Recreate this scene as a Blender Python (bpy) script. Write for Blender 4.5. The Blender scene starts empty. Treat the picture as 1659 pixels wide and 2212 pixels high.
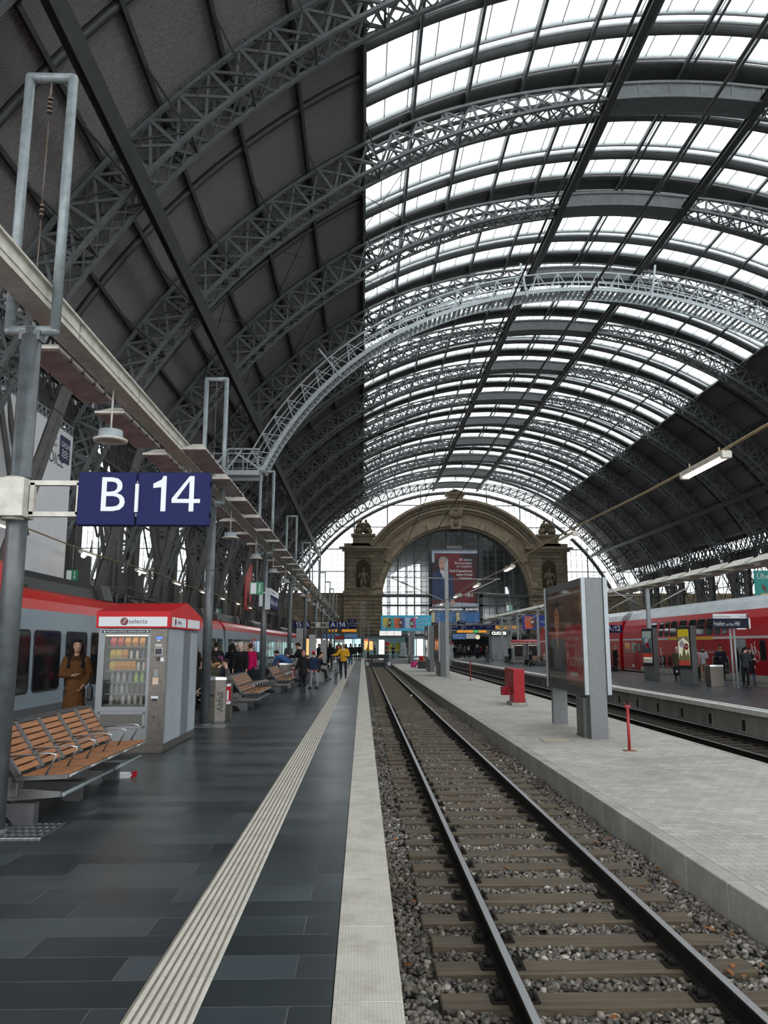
import bpy, bmesh, math, random
import numpy as np
from mathutils import Vector, Matrix, Euler
random.seed(7)
rng = np.random.default_rng(7)
SC = bpy.context.scene
COL = SC.collection
PI = math.pi
def R(d): return math.radians(d)

# ---------------------------------------------------------------- materials
MATS = {}
def _nt(name):
    m = bpy.data.materials.new(name); m.use_nodes = True
    nt = m.node_tree; b = nt.nodes['Principled BSDF']
    MATS[name] = m
    return m, nt, b
def _n(nt, t, **kw):
    n = nt.nodes.new(t)
    for k, v in kw.items():
        if k in n.inputs: n.inputs[k].default_value = v
        else: setattr(n, k, v)
    return n
def mat(name, col, rough=.6, metal=0., var=.0, scale=6., bump=0., emit=None, es=0., spec=.5, coord='Object'):
    """plain paint / metal / cloth with a little procedural variation"""
    if name in MATS: return MATS[name]
    m, nt, b = _nt(name)
    b.inputs['Roughness'].default_value = rough
    b.inputs['Metallic'].default_value = metal
    b.inputs['Specular IOR Level'].default_value = spec if rough < .65 else min(spec, .18)
    b.inputs['Base Color'].default_value = (*col, 1)
    if var or bump:
        tc = _n(nt, 'ShaderNodeTexCoord')
        no = _n(nt, 'ShaderNodeTexNoise', Scale=scale, Detail=5.)
        nt.links.new(tc.outputs[coord], no.inputs['Vector'])
        if var:
            r = _n(nt, 'ShaderNodeValToRGB')
            r.color_ramp.elements[0].position = .3; r.color_ramp.elements[1].position = .7
            r.color_ramp.elements[0].color = (*[max(0, c*(1-var)) for c in col], 1)
            r.color_ramp.elements[1].color = (*[min(1, c*(1+var)) for c in col], 1)
            nt.links.new(no.outputs['Fac'], r.inputs['Fac'])
            nt.links.new(r.outputs['Color'], b.inputs['Base Color'])
        if bump:
            bp = _n(nt, 'ShaderNodeBump', Strength=bump, Distance=.02)
            nt.links.new(no.outputs['Fac'], bp.inputs['Height'])
            nt.links.new(bp.outputs['Normal'], b.inputs['Normal'])
    if emit:
        b.inputs['Emission Color'].default_value = (*emit, 1)
        b.inputs['Emission Strength'].default_value = es
    return m
def glassmat(name, tint=(.9, .92, .92), refl=.08, rough=.05, fm=.9):
    """thin pane: lets the view straight through and reflects a little"""
    m, nt, b = _nt(name)
    nt.nodes.remove(b)
    out = nt.nodes['Material Output']
    t = _n(nt, 'ShaderNodeBsdfTransparent', Color=(*tint, 1))
    g = _n(nt, 'ShaderNodeBsdfGlossy', Roughness=rough, Color=(1, 1, 1, 1))
    f = _n(nt, 'ShaderNodeFresnel', IOR=1.45)
    ma = _n(nt, 'ShaderNodeMath', operation='MULTIPLY_ADD'); ma.inputs[1].default_value = fm; ma.inputs[2].default_value = refl-.04
    mx = _n(nt, 'ShaderNodeMixShader')
    nt.links.new(f.outputs[0], ma.inputs[0]); nt.links.new(ma.outputs[0], mx.inputs[0])
    nt.links.new(t.outputs[0], mx.inputs[1]); nt.links.new(g.outputs[0], mx.inputs[2])
    nt.links.new(mx.outputs[0], out.inputs['Surface'])
    return m

# ---------------------------------------------------------------- mesh builder
class MB:
    def __init__(s): s.v = []; s.f = []; s.m = []; s.cur = 0; s.sm = []; s.smooth = False
    def mat(s, i): s.cur = i; return s
    def add(s, vs, fs, smooth=None):
        o = len(s.v); s.v.extend([tuple(v) for v in vs])
        for f in fs:
            s.f.append(tuple(i+o for i in f)); s.m.append(s.cur); s.sm.append(s.smooth if smooth is None else smooth)
        return s
    def box(s, c, d, rot=None):
        x, y, z = d[0]/2, d[1]/2, d[2]/2
        vs = [Vector(p) for p in ((-x,-y,-z),(x,-y,-z),(x,y,-z),(-x,y,-z),(-x,-y,z),(x,-y,z),(x,y,z),(-x,y,z))]
        if rot is not None:
            M = rot if isinstance(rot, Matrix) else Euler(rot).to_matrix()
            vs = [M @ v for v in vs]
        c = Vector(c)
        return s.add([v+c for v in vs], [(0,3,2,1),(4,5,6,7),(0,1,5,4),(1,2,6,5),(2,3,7,6),(3,0,4,7)], False)
    def b2(s, x0, x1, y0, y1, z0, z1):
        return s.box(((x0+x1)/2,(y0+y1)/2,(z0+z1)/2),(abs(x1-x0),abs(y1-y0),abs(z1-z0)))
    def bbox(s, c, d, bv=.02, rot=None, seg=2):
        """bevelled box"""
        bm = bmesh.new(); bmesh.ops.create_cube(bm, size=1)
        bmesh.ops.scale(bm, vec=d, verts=bm.verts)
        bmesh.ops.bevel(bm, geom=bm.edges[:], offset=bv, segments=seg, affect='EDGES', profile=.6)
        M = Matrix.Identity(3) if rot is None else (rot if isinstance(rot, Matrix) else Euler(rot).to_matrix())
        c = Vector(c); bm.verts.index_update()
        s.add([M @ v.co + c for v in bm.verts], [[v.index for v in f.verts] for f in bm.faces], False)
        bm.free(); return s
    def bar(s, a, b, w, h=None, up=(0,0,1)):
        a = Vector(a); b = Vector(b); d = b-a; L = d.length
        if L < 1e-6: return s
        d /= L; h = h or w; u = Vector(up)
        if abs(d.dot(u)) > .98: u = Vector((0,1,0)) if abs(d.y) < .9 else Vector((1,0,0))
        sd = d.cross(u).normalized(); u = sd.cross(d)
        sd *= w/2; u *= h/2
        vs = [a-sd-u, a+sd-u, a+sd+u, a-sd+u, b-sd-u, b+sd-u, b+sd+u, b-sd+u]
        return s.add(vs, [(0,1,2,3),(7,6,5,4),(0,4,5,1),(1,5,6,2),(2,6,7,3),(3,7,4,0)], False)
    def tube(s, pts, r, n=8, cap=True, closed=False, flat=None):
        """tube along a polyline, radius number or list; flat=(axis vector, factor) squashes the section"""
        pts = [Vector(p) for p in pts]; N = len(pts)
        rs = r if isinstance(r, (list, tuple)) else [r]*N
        o = len(s.v); ref = None
        for i, p in enumerate(pts):
            if closed: d = pts[(i+1) % N]-pts[i-1]
            else: d = pts[min(i+1, N-1)]-pts[max(i-1, 0)]
            if d.length < 1e-9: d = Vector((0,0,1))
            d.normalize()
            if ref is None:
                ref = Vector((0,0,1)) if abs(d.z) < .9 else Vector((1,0,0))
            a = d.cross(ref)
            if a.length < 1e-4: a = d.cross(Vector((0,1,0)))
            a.normalize(); b = a.cross(d).normalized(); ref = b
            for k in range(n):
                t = 2*PI*k/n
                q = a*math.cos(t)*rs[i]+b*math.sin(t)*rs[i]
                if flat: ax = Vector(flat[0]); q = q-ax*(q.dot(ax)*(1-flat[1]))
                s.v.append(tuple(p+q))
        M = N if closed else N-1
        for i in range(M):
            for k in range(n):
                j = (i+1) % N
                s.f.append((o+i*n+k, o+i*n+(k+1) % n, o+j*n+(k+1) % n, o+j*n+k)); s.m.append(s.cur); s.sm.append(True)
        if cap and not closed:
            s.f.append(tuple(o+k for k in range(n-1,-1,-1))); s.m.append(s.cur); s.sm.append(False)
            s.f.append(tuple(o+(N-1)*n+k for k in range(n))); s.m.append(s.cur); s.sm.append(False)
        return s
    def cyl(s, c, r, h, n=16, r2=None, axis='z'):
        c = Vector(c); e = {'x':Vector((1,0,0)),'y':Vector((0,1,0)),'z':Vector((0,0,1))}[axis]
        return s.tube([c, c+e*h], [r, r if r2 is None else r2], n)
    def lathe(s, prof, c=(0,0,0), n=20):
        o = len(s.v); c = Vector(c)
        for (r, z) in prof:
            for k in range(n):
                t = 2*PI*k/n; s.v.append((c.x+r*math.cos(t), c.y+r*math.sin(t), c.z+z))
        for i in range(len(prof)-1):
            for k in range(n):
                s.f.append((o+i*n+k, o+i*n+(k+1)%n, o+(i+1)*n+(k+1)%n, o+(i+1)*n+k)); s.m.append(s.cur); s.sm.append(True)
        s.f.append(tuple(o+k for k in range(n-1,-1,-1))); s.m.append(s.cur); s.sm.append(False)
        s.f.append(tuple(o+(len(prof)-1)*n+k for k in range(n))); s.m.append(s.cur); s.sm.append(False)
        return s
    def ell(s, c, r, n=12, m=8, rot=None):
        c = Vector(c); r = (r,)*3 if isinstance(r, (int, float)) else r
        M = Matrix.Identity(3) if rot is None else Euler(rot).to_matrix()
        vs = [M @ Vector((0,0,-r[2]))+c]
        for i in range(1, m):
            p = -PI/2+PI*i/m
            for k in range(n):
                t = 2*PI*k/n
                vs.append(M @ Vector((r[0]*math.cos(p)*math.cos(t), r[1]*math.cos(p)*math.sin(t), r[2]*math.sin(p)))+c)
        vs.append(M @ Vector((0,0,r[2]))+c)
        fs = [(0, 1+(k+1)%n, 1+k) for k in range(n)]
        for i in range(m-2):
            for k in range(n):
                a = 1+i*n
                fs.append((a+k, a+(k+1)%n, a+n+(k+1)%n, a+n+k))
        L = len(vs)-1; a = 1+(m-2)*n
        fs += [(a+k, a+(k+1)%n, L) for k in range(n)]
        return s.add(vs, fs, True)
    def prism(s, poly, o, u, v, d):
        """extrude 2-D polygon: points o+u*x+v*y, pushed by vector d"""
        o = Vector(o); u = Vector(u); v = Vector(v); d = Vector(d); n = len(poly)
        A = [o+u*x+v*y for x, y in poly]
        return s.add(A+[p+d for p in A], [tuple(range(n))[::-1], tuple(range(n, 2*n))]+[(i, (i+1)%n, n+(i+1)%n, n+i) for i in range(n)], False)
    def quad(s, a, b, c, d): return s.add([a, b, c, d], [(0,1,2,3)], False)
    def text(s, txt, o, u, v, size, depth=.004, align='L', bold=0., squeeze=1., fit=None):
        """raised lettering: o = baseline start (or centre / end), u = reading direction, v = up"""
        vs, fs, w = text_mesh(txt, bold)
        u = Vector(u).normalized(); v = Vector(v).normalized(); n = u.cross(v).normalized(); o = Vector(o)
        if fit: squeeze = fit/(w*size)
        w *= size*squeeze
        if align == 'C': o = o-u*w/2
        if align == 'R': o = o-u*w
        A = [o+u*(x*size*squeeze)+v*(y*size)+n*depth for x, y in vs]
        return s.add(A, fs, False)
    def build(s, name, mats, parent=None, loc=(0,0,0), rz=0.):
        me = bpy.data.meshes.new(name)
        me.from_pydata(s.v, [], s.f)
        if not isinstance(mats, (list, tuple)): mats = [mats]
        for m in mats: me.materials.append(m)
        if len(mats) > 1: me.polygons.foreach_set('material_index', s.m)
        me.polygons.foreach_set('use_smooth', s.sm)
        me.update()
        o = bpy.data.objects.new(name, me); COL.objects.link(o)
        o.location = loc; o.rotation_euler.z = rz
        if parent is not None: o.parent = parent
        return o

_TX = {}
def text_mesh(txt, bold=0.):
    key = (txt, bold)
    if key in _TX: return _TX[key]
    cu = bpy.data.curves.new('lettering_curve', 'FONT'); cu.body = txt; cu.size = 1.4; cu.offset = bold; cu.resolution_u = 3
    ob = bpy.data.objects.new('lettering_curve', cu); COL.objects.link(ob)
    dg = bpy.context.evaluated_depsgraph_get(); ev = ob.evaluated_get(dg); me = ev.to_mesh()
    vs = [(v.co.x, v.co.y) for v in me.vertices]; fs = [tuple(p.vertices) for p in me.polygons]
    ev.to_mesh_clear(); bpy.data.objects.remove(ob); bpy.data.curves.remove(cu)
    x0 = min([p[0] for p in vs] or [0]); x1 = max([p[0] for p in vs] or [1])
    vs = [(x-x0, y) for x, y in vs]
    _TX[key] = (vs, fs, x1-x0)
    return _TX[key]

def tag(o, label=None, cat=None, group=None, kind=None):
    if label: o['label'] = label
    if cat: o['category'] = cat
    if group: o['group'] = group
    if kind: o['kind'] = kind
    return o
def thing(name, label, cat, loc=(0,0,0), rz=0., group=None):
    o = bpy.data.objects.new(name, None); COL.objects.link(o)
    o.location = loc; o.rotation_euler.z = rz; o.empty_display_size = .1
    return tag(o, label, cat, group)
def struct(o): o['kind'] = 'structure'; return o
KIDS = {}
def dup(o, loc=None, rz=None, label=None, group=None, parent=None):
    c = o.copy(); COL.objects.link(c)
    if parent is not None: c.parent = parent
    if loc is not None: c.location = loc
    if rz is not None: c.rotation_euler.z = rz
    if label: c['label'] = label
    if group: c['group'] = group
    for ch in [x for x in o.children]: dup(ch, parent=c)
    return c
ORD = ['nearest','second','third','fourth','fifth','sixth','seventh','eighth','ninth','tenth','eleventh','twelfth','thirteenth','fourteenth','fifteenth','sixteenth','seventeenth','eighteenth','nineteenth','twentieth']
# ================================================================ camera, world
cam = bpy.data.cameras.new('camera'); co = bpy.data.objects.new('camera', cam); COL.objects.link(co)
cam.sensor_fit = 'VERTICAL'; cam.sensor_height = 36; cam.lens = 36*1700/2212
co.location = (0, 0, 1.64); co.rotation_euler = (R(90+9.615), 0, R(-1.5448)); cam.clip_end = 600
SC.camera = co
SC.view_settings.view_transform = 'Standard'; SC.view_settings.look = 'None'; SC.view_settings.gamma = 1
SC.view_settings.use_curve_mapping = False
SC.view_settings.exposure = 0.6
SC.cycles.use_denoising = True
SC.cycles.max_bounces = 6; SC.cycles.diffuse_bounces = 3; SC.cycles.glossy_bounces = 3
SC.cycles.transparent_max_bounces = 12; SC.cycles.sample_clamp_indirect = 6
w = bpy.data.worlds.new('overcast'); SC.world = w; w.use_nodes = True
bg = w.node_tree.nodes['Background']; bg.inputs[0].default_value = (.93, .97, 1.0, 1); bg.inputs[1].default_value = 2.6

XC, ZC = 15.1, -1.9                     # axis of the arched hall
YE = 125.4                              # last rib
RIBS = [YE-9.2*k for k in range(13, -1, -1)]     # 5.8 ... 125.4
def arc(r, deg, y=0.): return (XC+r*math.sin(R(deg)), y, ZC+r*math.cos(R(deg)))

# ================================================================ materials of the place
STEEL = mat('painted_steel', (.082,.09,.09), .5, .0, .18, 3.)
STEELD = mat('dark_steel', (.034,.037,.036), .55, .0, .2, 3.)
GANTRY = mat('light_steel', (.42,.46,.47), .4, .3, .12, 4.)
POSTM = mat('post_paint', (.06,.067,.072), .32, 0, .25, 9.)
TUBEM = mat('frame_paint', (.15,.175,.18), .35, .1, .2, 12.)
DARK = mat('black_paint', (.012,.012,.013), .45, 0, .3, 5.)
WHITEP = mat('white_paint', (.62,.62,.58), .5, 0, .08, 5.)
CREAM = mat('aged_white_paint', (.42,.40,.345), .45, 0, .22, 7.)
INOX = mat('brushed_steel', (.125,.113,.098), .42, .75, .18, 14.)
CHROME = mat('polished_steel', (.45,.46,.47), .28, .95, .06, 20.)
GREYP = mat('grey_panel', (.13,.137,.138), .42, .0, .08, 8.)
LGREYP = mat('light_grey_panel', (.27,.295,.31), .35, .2, .06, 8.)
NAVY = mat('navy_sign', (.006,.009,.06), .55, 0, .05, 6., spec=.15)
WLET = mat('white_lettering', (.55,.57,.58), .5)
DLET = mat('dark_lettering', (.015,.015,.018), .5)
REDP = mat('red_paint', (.30,.006,.012), .4, 0, .1, 6., spec=.25)
GREENS = mat('green_sign', (.012,.16,.075), .45, 0, .05, 6.)
GLASS = glassmat('clear_glass')
ROOFGLASS = glassmat('roof_glass', (.95,.96,.96), .06, .15, .1)

def slate():
    m, nt, b = _nt('slate_tiles')
    tc = _n(nt, 'ShaderNodeTexCoord')
    br = _n(nt, 'ShaderNodeTexBrick', Scale=1.0)
    br.offset = .37; br.offset_frequency = 2; br.squash = 1.
    for k, v in {'Brick Width':.9,'Row Height':.305,'Mortar Size':.0034,'Mortar Smooth':.1,'Bias':-.1}.items(): br.inputs[k].default_value = v
    br.inputs['Color1'].default_value = (.014,.020,.023,1); br.inputs['Color2'].default_value = (.050,.063,.071,1); br.inputs['Mortar'].default_value = (.095,.092,.08,1)
    nt.links.new(tc.outputs['Object'], br.inputs['Vector'])
    no = _n(nt, 'ShaderNodeTexNoise', Scale=1.3, Detail=8., Roughness=.65); nt.links.new(tc.outputs['Object'], no.inputs['Vector'])
    mx = _n(nt, 'ShaderNodeMixRGB', blend_type='MULTIPLY'); mx.inputs['Fac'].default_value = .75
    rr = _n(nt, 'ShaderNodeValToRGB'); rr.color_ramp.elements[0].position = .3; rr.color_ramp.elements[0].color = (.55,.55,.55,1); rr.color_ramp.elements[1].position = .72; rr.color_ramp.elements[1].color = (1.25,1.25,1.25,1)
    nt.links.new(no.outputs['Fac'], rr.inputs['Fac'])
    nt.links.new(br.outputs['Color'], mx.inputs['Color1']); nt.links.new(rr.outputs['Color'], mx.inputs['Color2'])
    nt.links.new(mx.outputs['Color'], b.inputs['Base Color'])
    n2 = _n(nt, 'ShaderNodeTexNoise', Scale=.9, Detail=6.); nt.links.new(tc.outputs['Object'], n2.inputs['Vector'])
    r2 = _n(nt, 'ShaderNodeValToRGB'); r2.color_ramp.elements[0].color = (.285,)*3+(1,); r2.color_ramp.elements[1].color = (.34,)*3+(1,)
    r2.color_ramp.elements[0].position = .3; r2.color_ramp.elements[1].position = .7
    nt.links.new(n2.outputs['Fac'], r2.inputs['Fac']); nt.links.new(r2.outputs['Color'], b.inputs['Roughness'])
    b.inputs['Specular IOR Level'].default_value = .5
    return m
SLATE = slate()
def kerbmat():
    m, nt, b = _nt('studded_kerb')
    tc = _n(nt, 'ShaderNodeTexCoord')
    vo = _n(nt, 'ShaderNodeTexVoronoi', Scale=55., Randomness=0.); nt.links.new(tc.outputs['Object'], vo.inputs['Vector'])
    no = _n(nt, 'ShaderNodeTexNoise', Scale=3.5, Detail=8., Roughness=.7); nt.links.new(tc.outputs['Object'], no.inputs['Vector'])
    r = _n(nt, 'ShaderNodeValToRGB'); e = r.color_ramp.elements
    e[0].position = .25; e[0].color = (.27,.245,.2,1); e[1].position = .55; e[1].color = (.44,.42,.365,1)
    nt.links.new(no.outputs['Fac'], r.inputs['Fac'])
    r2 = _n(nt, 'ShaderNodeValToRGB'); e = r2.color_ramp.elements; e[0].position = .15; e[0].color = (.78,.78,.78,1); e[1].position = .4; e[1].color = (1,1,1,1)
    nt.links.new(vo.outputs['Distance'], r2.inputs['Fac'])
    mx = _n(nt, 'ShaderNodeMixRGB', blend_type='MULTIPLY'); mx.inputs['Fac'].default_value = 1
    nt.links.new(r.outputs['Color'], mx.inputs['Color1']); nt.links.new(r2.outputs['Color'], mx.inputs['Color2'])
    nt.links.new(mx.outputs['Color'], b.inputs['Base Color'])
    bp = _n(nt, 'ShaderNodeBump', Strength=.5, Distance=.006); nt.links.new(vo.outputs['Distance'], bp.inputs['Height']); nt.links.new(bp.outputs['Normal'], b.inputs['Normal'])
    b.inputs['Roughness'].default_value = .75
    return m
KERB = kerbmat()
def concrete(name, c, var=.3, sc=1.5, bump=.2, streak=False):
    m, nt, b = _nt(name)
    tc = _n(nt, 'ShaderNodeTexCoord')
    no = _n(nt, 'ShaderNodeTexNoise', Scale=sc, Detail=10., Roughness=.7)
    if streak:
        mp = _n(nt, 'ShaderNodeMapping'); mp.inputs['Scale'].default_value = (1,1,.15)
        nt.links.new(tc.outputs['Object'], mp.inputs['Vector']); nt.links.new(mp.outputs['Vector'], no.inputs['Vector'])
    else: nt.links.new(tc.outputs['Object'], no.inputs['Vector'])
    r = _n(nt, 'ShaderNodeValToRGB'); e = r.color_ramp.elements; e[0].position = .28; e[1].position = .68
    e[0].color = (*[x*(1-var) for x in c],1); e[1].color = (*[min(1,x*(1+var)) for x in c],1)
    nt.links.new(no.outputs['Fac'], r.inputs['Fac']); nt.links.new(r.outputs['Color'], b.inputs['Base Color'])
    n3 = _n(nt, 'ShaderNodeTexNoise', Scale=sc*40, Detail=4.); nt.links.new(tc.outputs['Object'], n3.inputs['Vector'])
    bp = _n(nt, 'ShaderNodeBump', Strength=bump, Distance=.01); nt.links.new(n3.outputs['Fac'], bp.inputs['Height']); nt.links.new(bp.outputs['Normal'], b.inputs['Normal'])
    b.inputs['Roughness'].default_value = .85
    return m
CONC = concrete('concrete', (.29,.278,.248), .3, 2., .3)
CONCW = concrete('concrete_wall', (.24,.235,.215), .35, 1.2, .25, True)
TACT = concrete('tactile_ribs', (.44,.42,.36), .15, 4., .15)
TACTB = concrete('tactile_base', (.155,.138,.108), .25, 6., .2)
def paver():
    m, nt, b = _nt('interlocking_pavers')
    tc = _n(nt, 'ShaderNodeTexCoord')
    wv = _n(nt, 'ShaderNodeTexWave', Scale=5.0); wv.bands_direction = 'X'; wv.wave_profile = 'TRI'
    nt.links.new(tc.outputs['Object'], wv.inputs['Vector'])
    sx = _n(nt, 'ShaderNodeSeparateXYZ'); nt.links.new(tc.outputs['Object'], sx.inputs[0])
    ma = _n(nt, 'ShaderNodeMath', operation='MULTIPLY_ADD'); ma.inputs[1].default_value = .035
    nt.links.new(wv.outputs['Fac'], ma.inputs[0]); nt.links.new(sx.outputs['Y'], ma.inputs[2])
    cx_ = _n(nt, 'ShaderNodeCombineXYZ'); nt.links.new(sx.outputs['X'], cx_.inputs['X']); nt.links.new(ma.outputs[0], cx_.inputs['Y'])
    br = _n(nt, 'ShaderNodeTexBrick', Scale=1.); br.offset = .5
    for k, v in {'Brick Width':.2,'Row Height':.165,'Mortar Size':.0035,'Mortar Smooth':.3,'Bias':0.}.items(): br.inputs[k].default_value = v
    br.inputs['Color1'].default_value = (.345,.33,.298,1); br.inputs['Color2'].default_value = (.43,.413,.372,1); br.inputs['Mortar'].default_value = (.125,.115,.10,1)
    nt.links.new(cx_.outputs[0], br.inputs['Vector'])
    no = _n(nt, 'ShaderNodeTexNoise', Scale=.7, Detail=9., Roughness=.65); nt.links.new(tc.outputs['Object'], no.inputs['Vector'])
    rr = _n(nt, 'ShaderNodeValToRGB'); e = rr.color_ramp.elements; e[0].position = .3; e[0].color = (.72,.71,.69,1); e[1].position = .65; e[1].color = (1.05,1.05,1.05,1)
    nt.links.new(no.outputs['Fac'], rr.inputs['Fac'])
    mx = _n(nt, 'ShaderNodeMixRGB', blend_type='MULTIPLY'); mx.inputs['Fac'].default_value = 1
    nt.links.new(br.outputs['Color'], mx.inputs['Color1']); nt.links.new(rr.outputs['Color'], mx.inputs['Color2'])
    nt.links.new(mx.outputs['Color'], b.inputs['Base Color'])
    bp = _n(nt, 'ShaderNodeBump', Strength=.4, Distance=.01); nt.links.new(br.outputs['Fac'], bp.inputs['Height']); bp.invert = True; nt.links.new(bp.outputs['Normal'], b.inputs['Normal'])
    b.inputs['Roughness'].default_value = .8
    return m
PAVER = paver()
def sheet():
    m, nt, b = _nt('corrugated_sheet')
    tc = _n(nt, 'ShaderNodeTexCoord')
    wv = _n(nt, 'ShaderNodeTexWave', Scale=4.2); wv.bands_direction = 'Y'; nt.links.new(tc.outputs['Object'], wv.inputs['Vector'])
    r = _n(nt, 'ShaderNodeValToRGB'); e = r.color_ramp.elements; e[0].color = (.09,.081,.08,1); e[1].color = (.175,.16,.158,1)
    nt.links.new(wv.outputs['Fac'], r.inputs['Fac']); nt.links.new(r.outputs['Color'], b.inputs['Base Color'])
    bp = _n(nt, 'ShaderNodeBump', Strength=.8, Distance=.04); nt.links.new(wv.outputs['Fac'], bp.inputs['Height']); nt.links.new(bp.outputs['Normal'], b.inputs['Normal'])
    b.inputs['Roughness'].default_value = .6
    return m
SHEET = sheet()
def stone():
    m, nt, b = _nt('sandstone')
    tc = _n(nt, 'ShaderNodeTexCoord')
    mp = _n(nt, 'ShaderNodeMapping'); mp.inputs['Rotation'].default_value = (R(90),0,0); nt.links.new(tc.outputs['Object'], mp.inputs['Vector'])
    br = _n(nt, 'ShaderNodeTexBrick', Scale=1.)
    for k, v in {'Brick Width':1.6,'Row Height':.62,'Mortar Size':.03,'Mortar Smooth':.4,'Bias':0.}.items(): br.inputs[k].default_value = v
    br.inputs['Color1'].default_value = (.155,.12,.076,1); br.inputs['Color2'].default_value = (.21,.167,.108,1); br.inputs['Mortar'].default_value = (.04,.033,.024,1)
    nt.links.new(mp.outputs[0], br.inputs['Vector'])
    no = _n(nt, 'ShaderNodeTexNoise', Scale=.55, Detail=10., Roughness=.7); nt.links.new(tc.outputs['Object'], no.inputs['Vector'])
    rr = _n(nt, 'ShaderNodeValToRGB'); e = rr.color_ramp.elements; e[0].position = .3; e[0].color = (.5,.5,.5,1); e[1].position = .7; e[1].color = (1.2,1.2,1.2,1)
    nt.links.new(no.outputs['Fac'], rr.inputs['Fac'])
    mx = _n(nt, 'ShaderNodeMixRGB', blend_type='MULTIPLY'); mx.inputs['Fac'].default_value = 1
    nt.links.new(br.outputs['Color'], mx.inputs['Color1']); nt.links.new(rr.outputs['Color'], mx.inputs['Color2'])
    nt.links.new(mx.outputs['Color'], b.inputs['Base Color']); b.inputs['Roughness'].default_value = .85
    bp = _n(nt, 'ShaderNodeBump', Strength=.6, Distance=.08); bp.invert = True; nt.links.new(br.outputs['Fac'], bp.inputs['Height']); nt.links.new(bp.outputs['Normal'], b.inputs['Normal'])
    return m
STONE = stone()
STONEC = concrete('carved_sandstone', (.195,.155,.103), .35, 1.2, .3)

# ================================================================ floors and platforms
FY0, FY1 = -14., 100.
# left platform 14/15: slate slab, kerb of pale studded slabs, tactile strip
b = MB(); b.b2(-7.25, -1.065, FY0, FY1, -.95, 0); b.b2(-.745, -.135, FY0, FY1, -.95, 0); b.b2(-1.065, -.745, FY0, FY1, -.95, -.02)
struct(b.build('floor', SLATE))
b = MB(); y = FY0
while y < FY1-.5:
    b.bbox((.0325, y+.5, -.09), (.325, .988, .18), .001, seg=1); y += 1.0
b.b2(.165, .2, FY0, FY1, -.16, -.022); b.cur = 1; b.b2(-.128, .193, FY0, FY1, -.17, -.007)
struct(b.build('trim_1', [KERB, mat('joint_dirt', (.06,.052,.04), .9)]))
b = MB(); b.b2(.02, .1, FY0, FY1, -1.2, -.17); struct(b.build('wall_platform_edge', CONCW))
b = MB(); y = FY0
while y < FY1-.1:
    b.b2(-1.06, -.75, y+.001, y+.299, -.02, .0015)
    b.cur = 1
    for k in range(8):
        x = -1.045+k*.0403
        b.prism([(0,0),(.006,.0045),(.0195,.0045),(.0255,0)], (x-.001, y+.003, .0015), (1,0,0), (0,0,1), (0,.294,0))
    b.cur = 0
    y += .3
struct(b.build('floor_tactile_strip', [TACTB, TACT]))
# low luggage platform between the tracks
b = MB(); b.b2(3.72, 7.72, FY0, 101, -1.2, -.62); struct(b.build('floor_luggage_platform', PAVER))
b = MB(); y = FY0
while y < 101:
    b.bbox((3.625, y+.5, -.92), (.19, .992, .6), .008, seg=1); y += 1.0
struct(b.build('trim_2', CONC))
b = MB(); b.b2(7.72, 7.85, FY0, 101, -1.2, -.617); struct(b.build('trim_3', CONC))
# right platform 12/13
b = MB(); b.b2(11.5, 18.9, FY0, 101, -1.2, -.2); struct(b.build('floor_right_platform', SLATE))
b = MB(); b.b2(11.2, 11.42, FY0, 101, -.34, -.197); b.b2(11.56, 11.74, FY0, 101, -.21, -.197); b.b2(18.55, 18.66, FY0, 101, -.21, -.197); struct(b.build('trim_4', mat('white_edge', (.52,.51,.47), .6, 0, .15, 3.)))
b = MB(); b.b2(11.42, 11.56, FY0, 101, -.34, -.199); struct(b.build('trim_5', mat('grey_edge', (.12,.12,.12), .6, 0, .2, 3.)))
b = MB(); b.b2(11.4, 11.5, FY0, 101, -1.2, -.3)
y = FY0
while y < 100:
    b.b2(11.385, 11.4, y+.02, y+1.98, -1.2, -.36); y += 2.
struct(b.build('wall_right_platform', CONCW))
bv = MB(); bv.b2(-.13, .13, -.01, .01, -.18, .18)
VENT = mat('vent_dark', (.012,.011,.01), .8)
# small dark openings in the platform wall
def vent(y, lab):
    t = thing('wall_vent', lab, 'vent', (11.383, y, -.72), 0, 'vents in the right platform wall')
    f = MB(); f.b2(-.012,.0,-.15,-.12,-.19,.19); f.b2(-.012,.0,.12,.15,-.19,.19); f.b2(-.012,0,-.12,.12,.16,.19); f.b2(-.012,0,-.12,.12,-.19,-.16)
    f.build('frame', CONC, t)
    g = MB(); g.b2(-.006,0,-.12,.12,-.16,.16); g.build('opening', VENT, t)
    s = MB()
    for k in range(3): s.box((-.008,0,-.09+k*.09),(.012,.24,.012),(0,R(35),0))
    s.build('slat', mat('vent_slat',(.1,.09,.08),.7), t)
    return t
v0 = None
for k in range(33):
    y = 23.9+(k-3)*2.3
    if v0 is None: v0 = vent(y, 'small dark vent opening low in the concrete wall of the right platform')
    else: dup(v0, (11.383, y, -.72))
# concourse
b = MB(); b.b2(-60, 90, 100, 160, -1.6, -.1); struct(b.build('floor_concourse', mat('concourse_tiles', (.2,.2,.2), .3, 0, .15, .6)))
b = MB(); b.b2(-60, 90, FY0, 101, -1.4, -1.12); struct(b.build('ground', concrete('track_bed', (.09,.08,.065), .4, 3., .8)))
# platform of the track beyond the left train and beyond the red train
b = MB(); b.b2(-60, -12.2, FY0, 101, -1.2, 0); struct(b.build('floor_neighbour_left', SLATE))
b = MB(); b.b2(27.6, 42., FY0, 101, -1.2, -.2); struct(b.build('floor_neighbour_right', SLATE))
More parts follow.
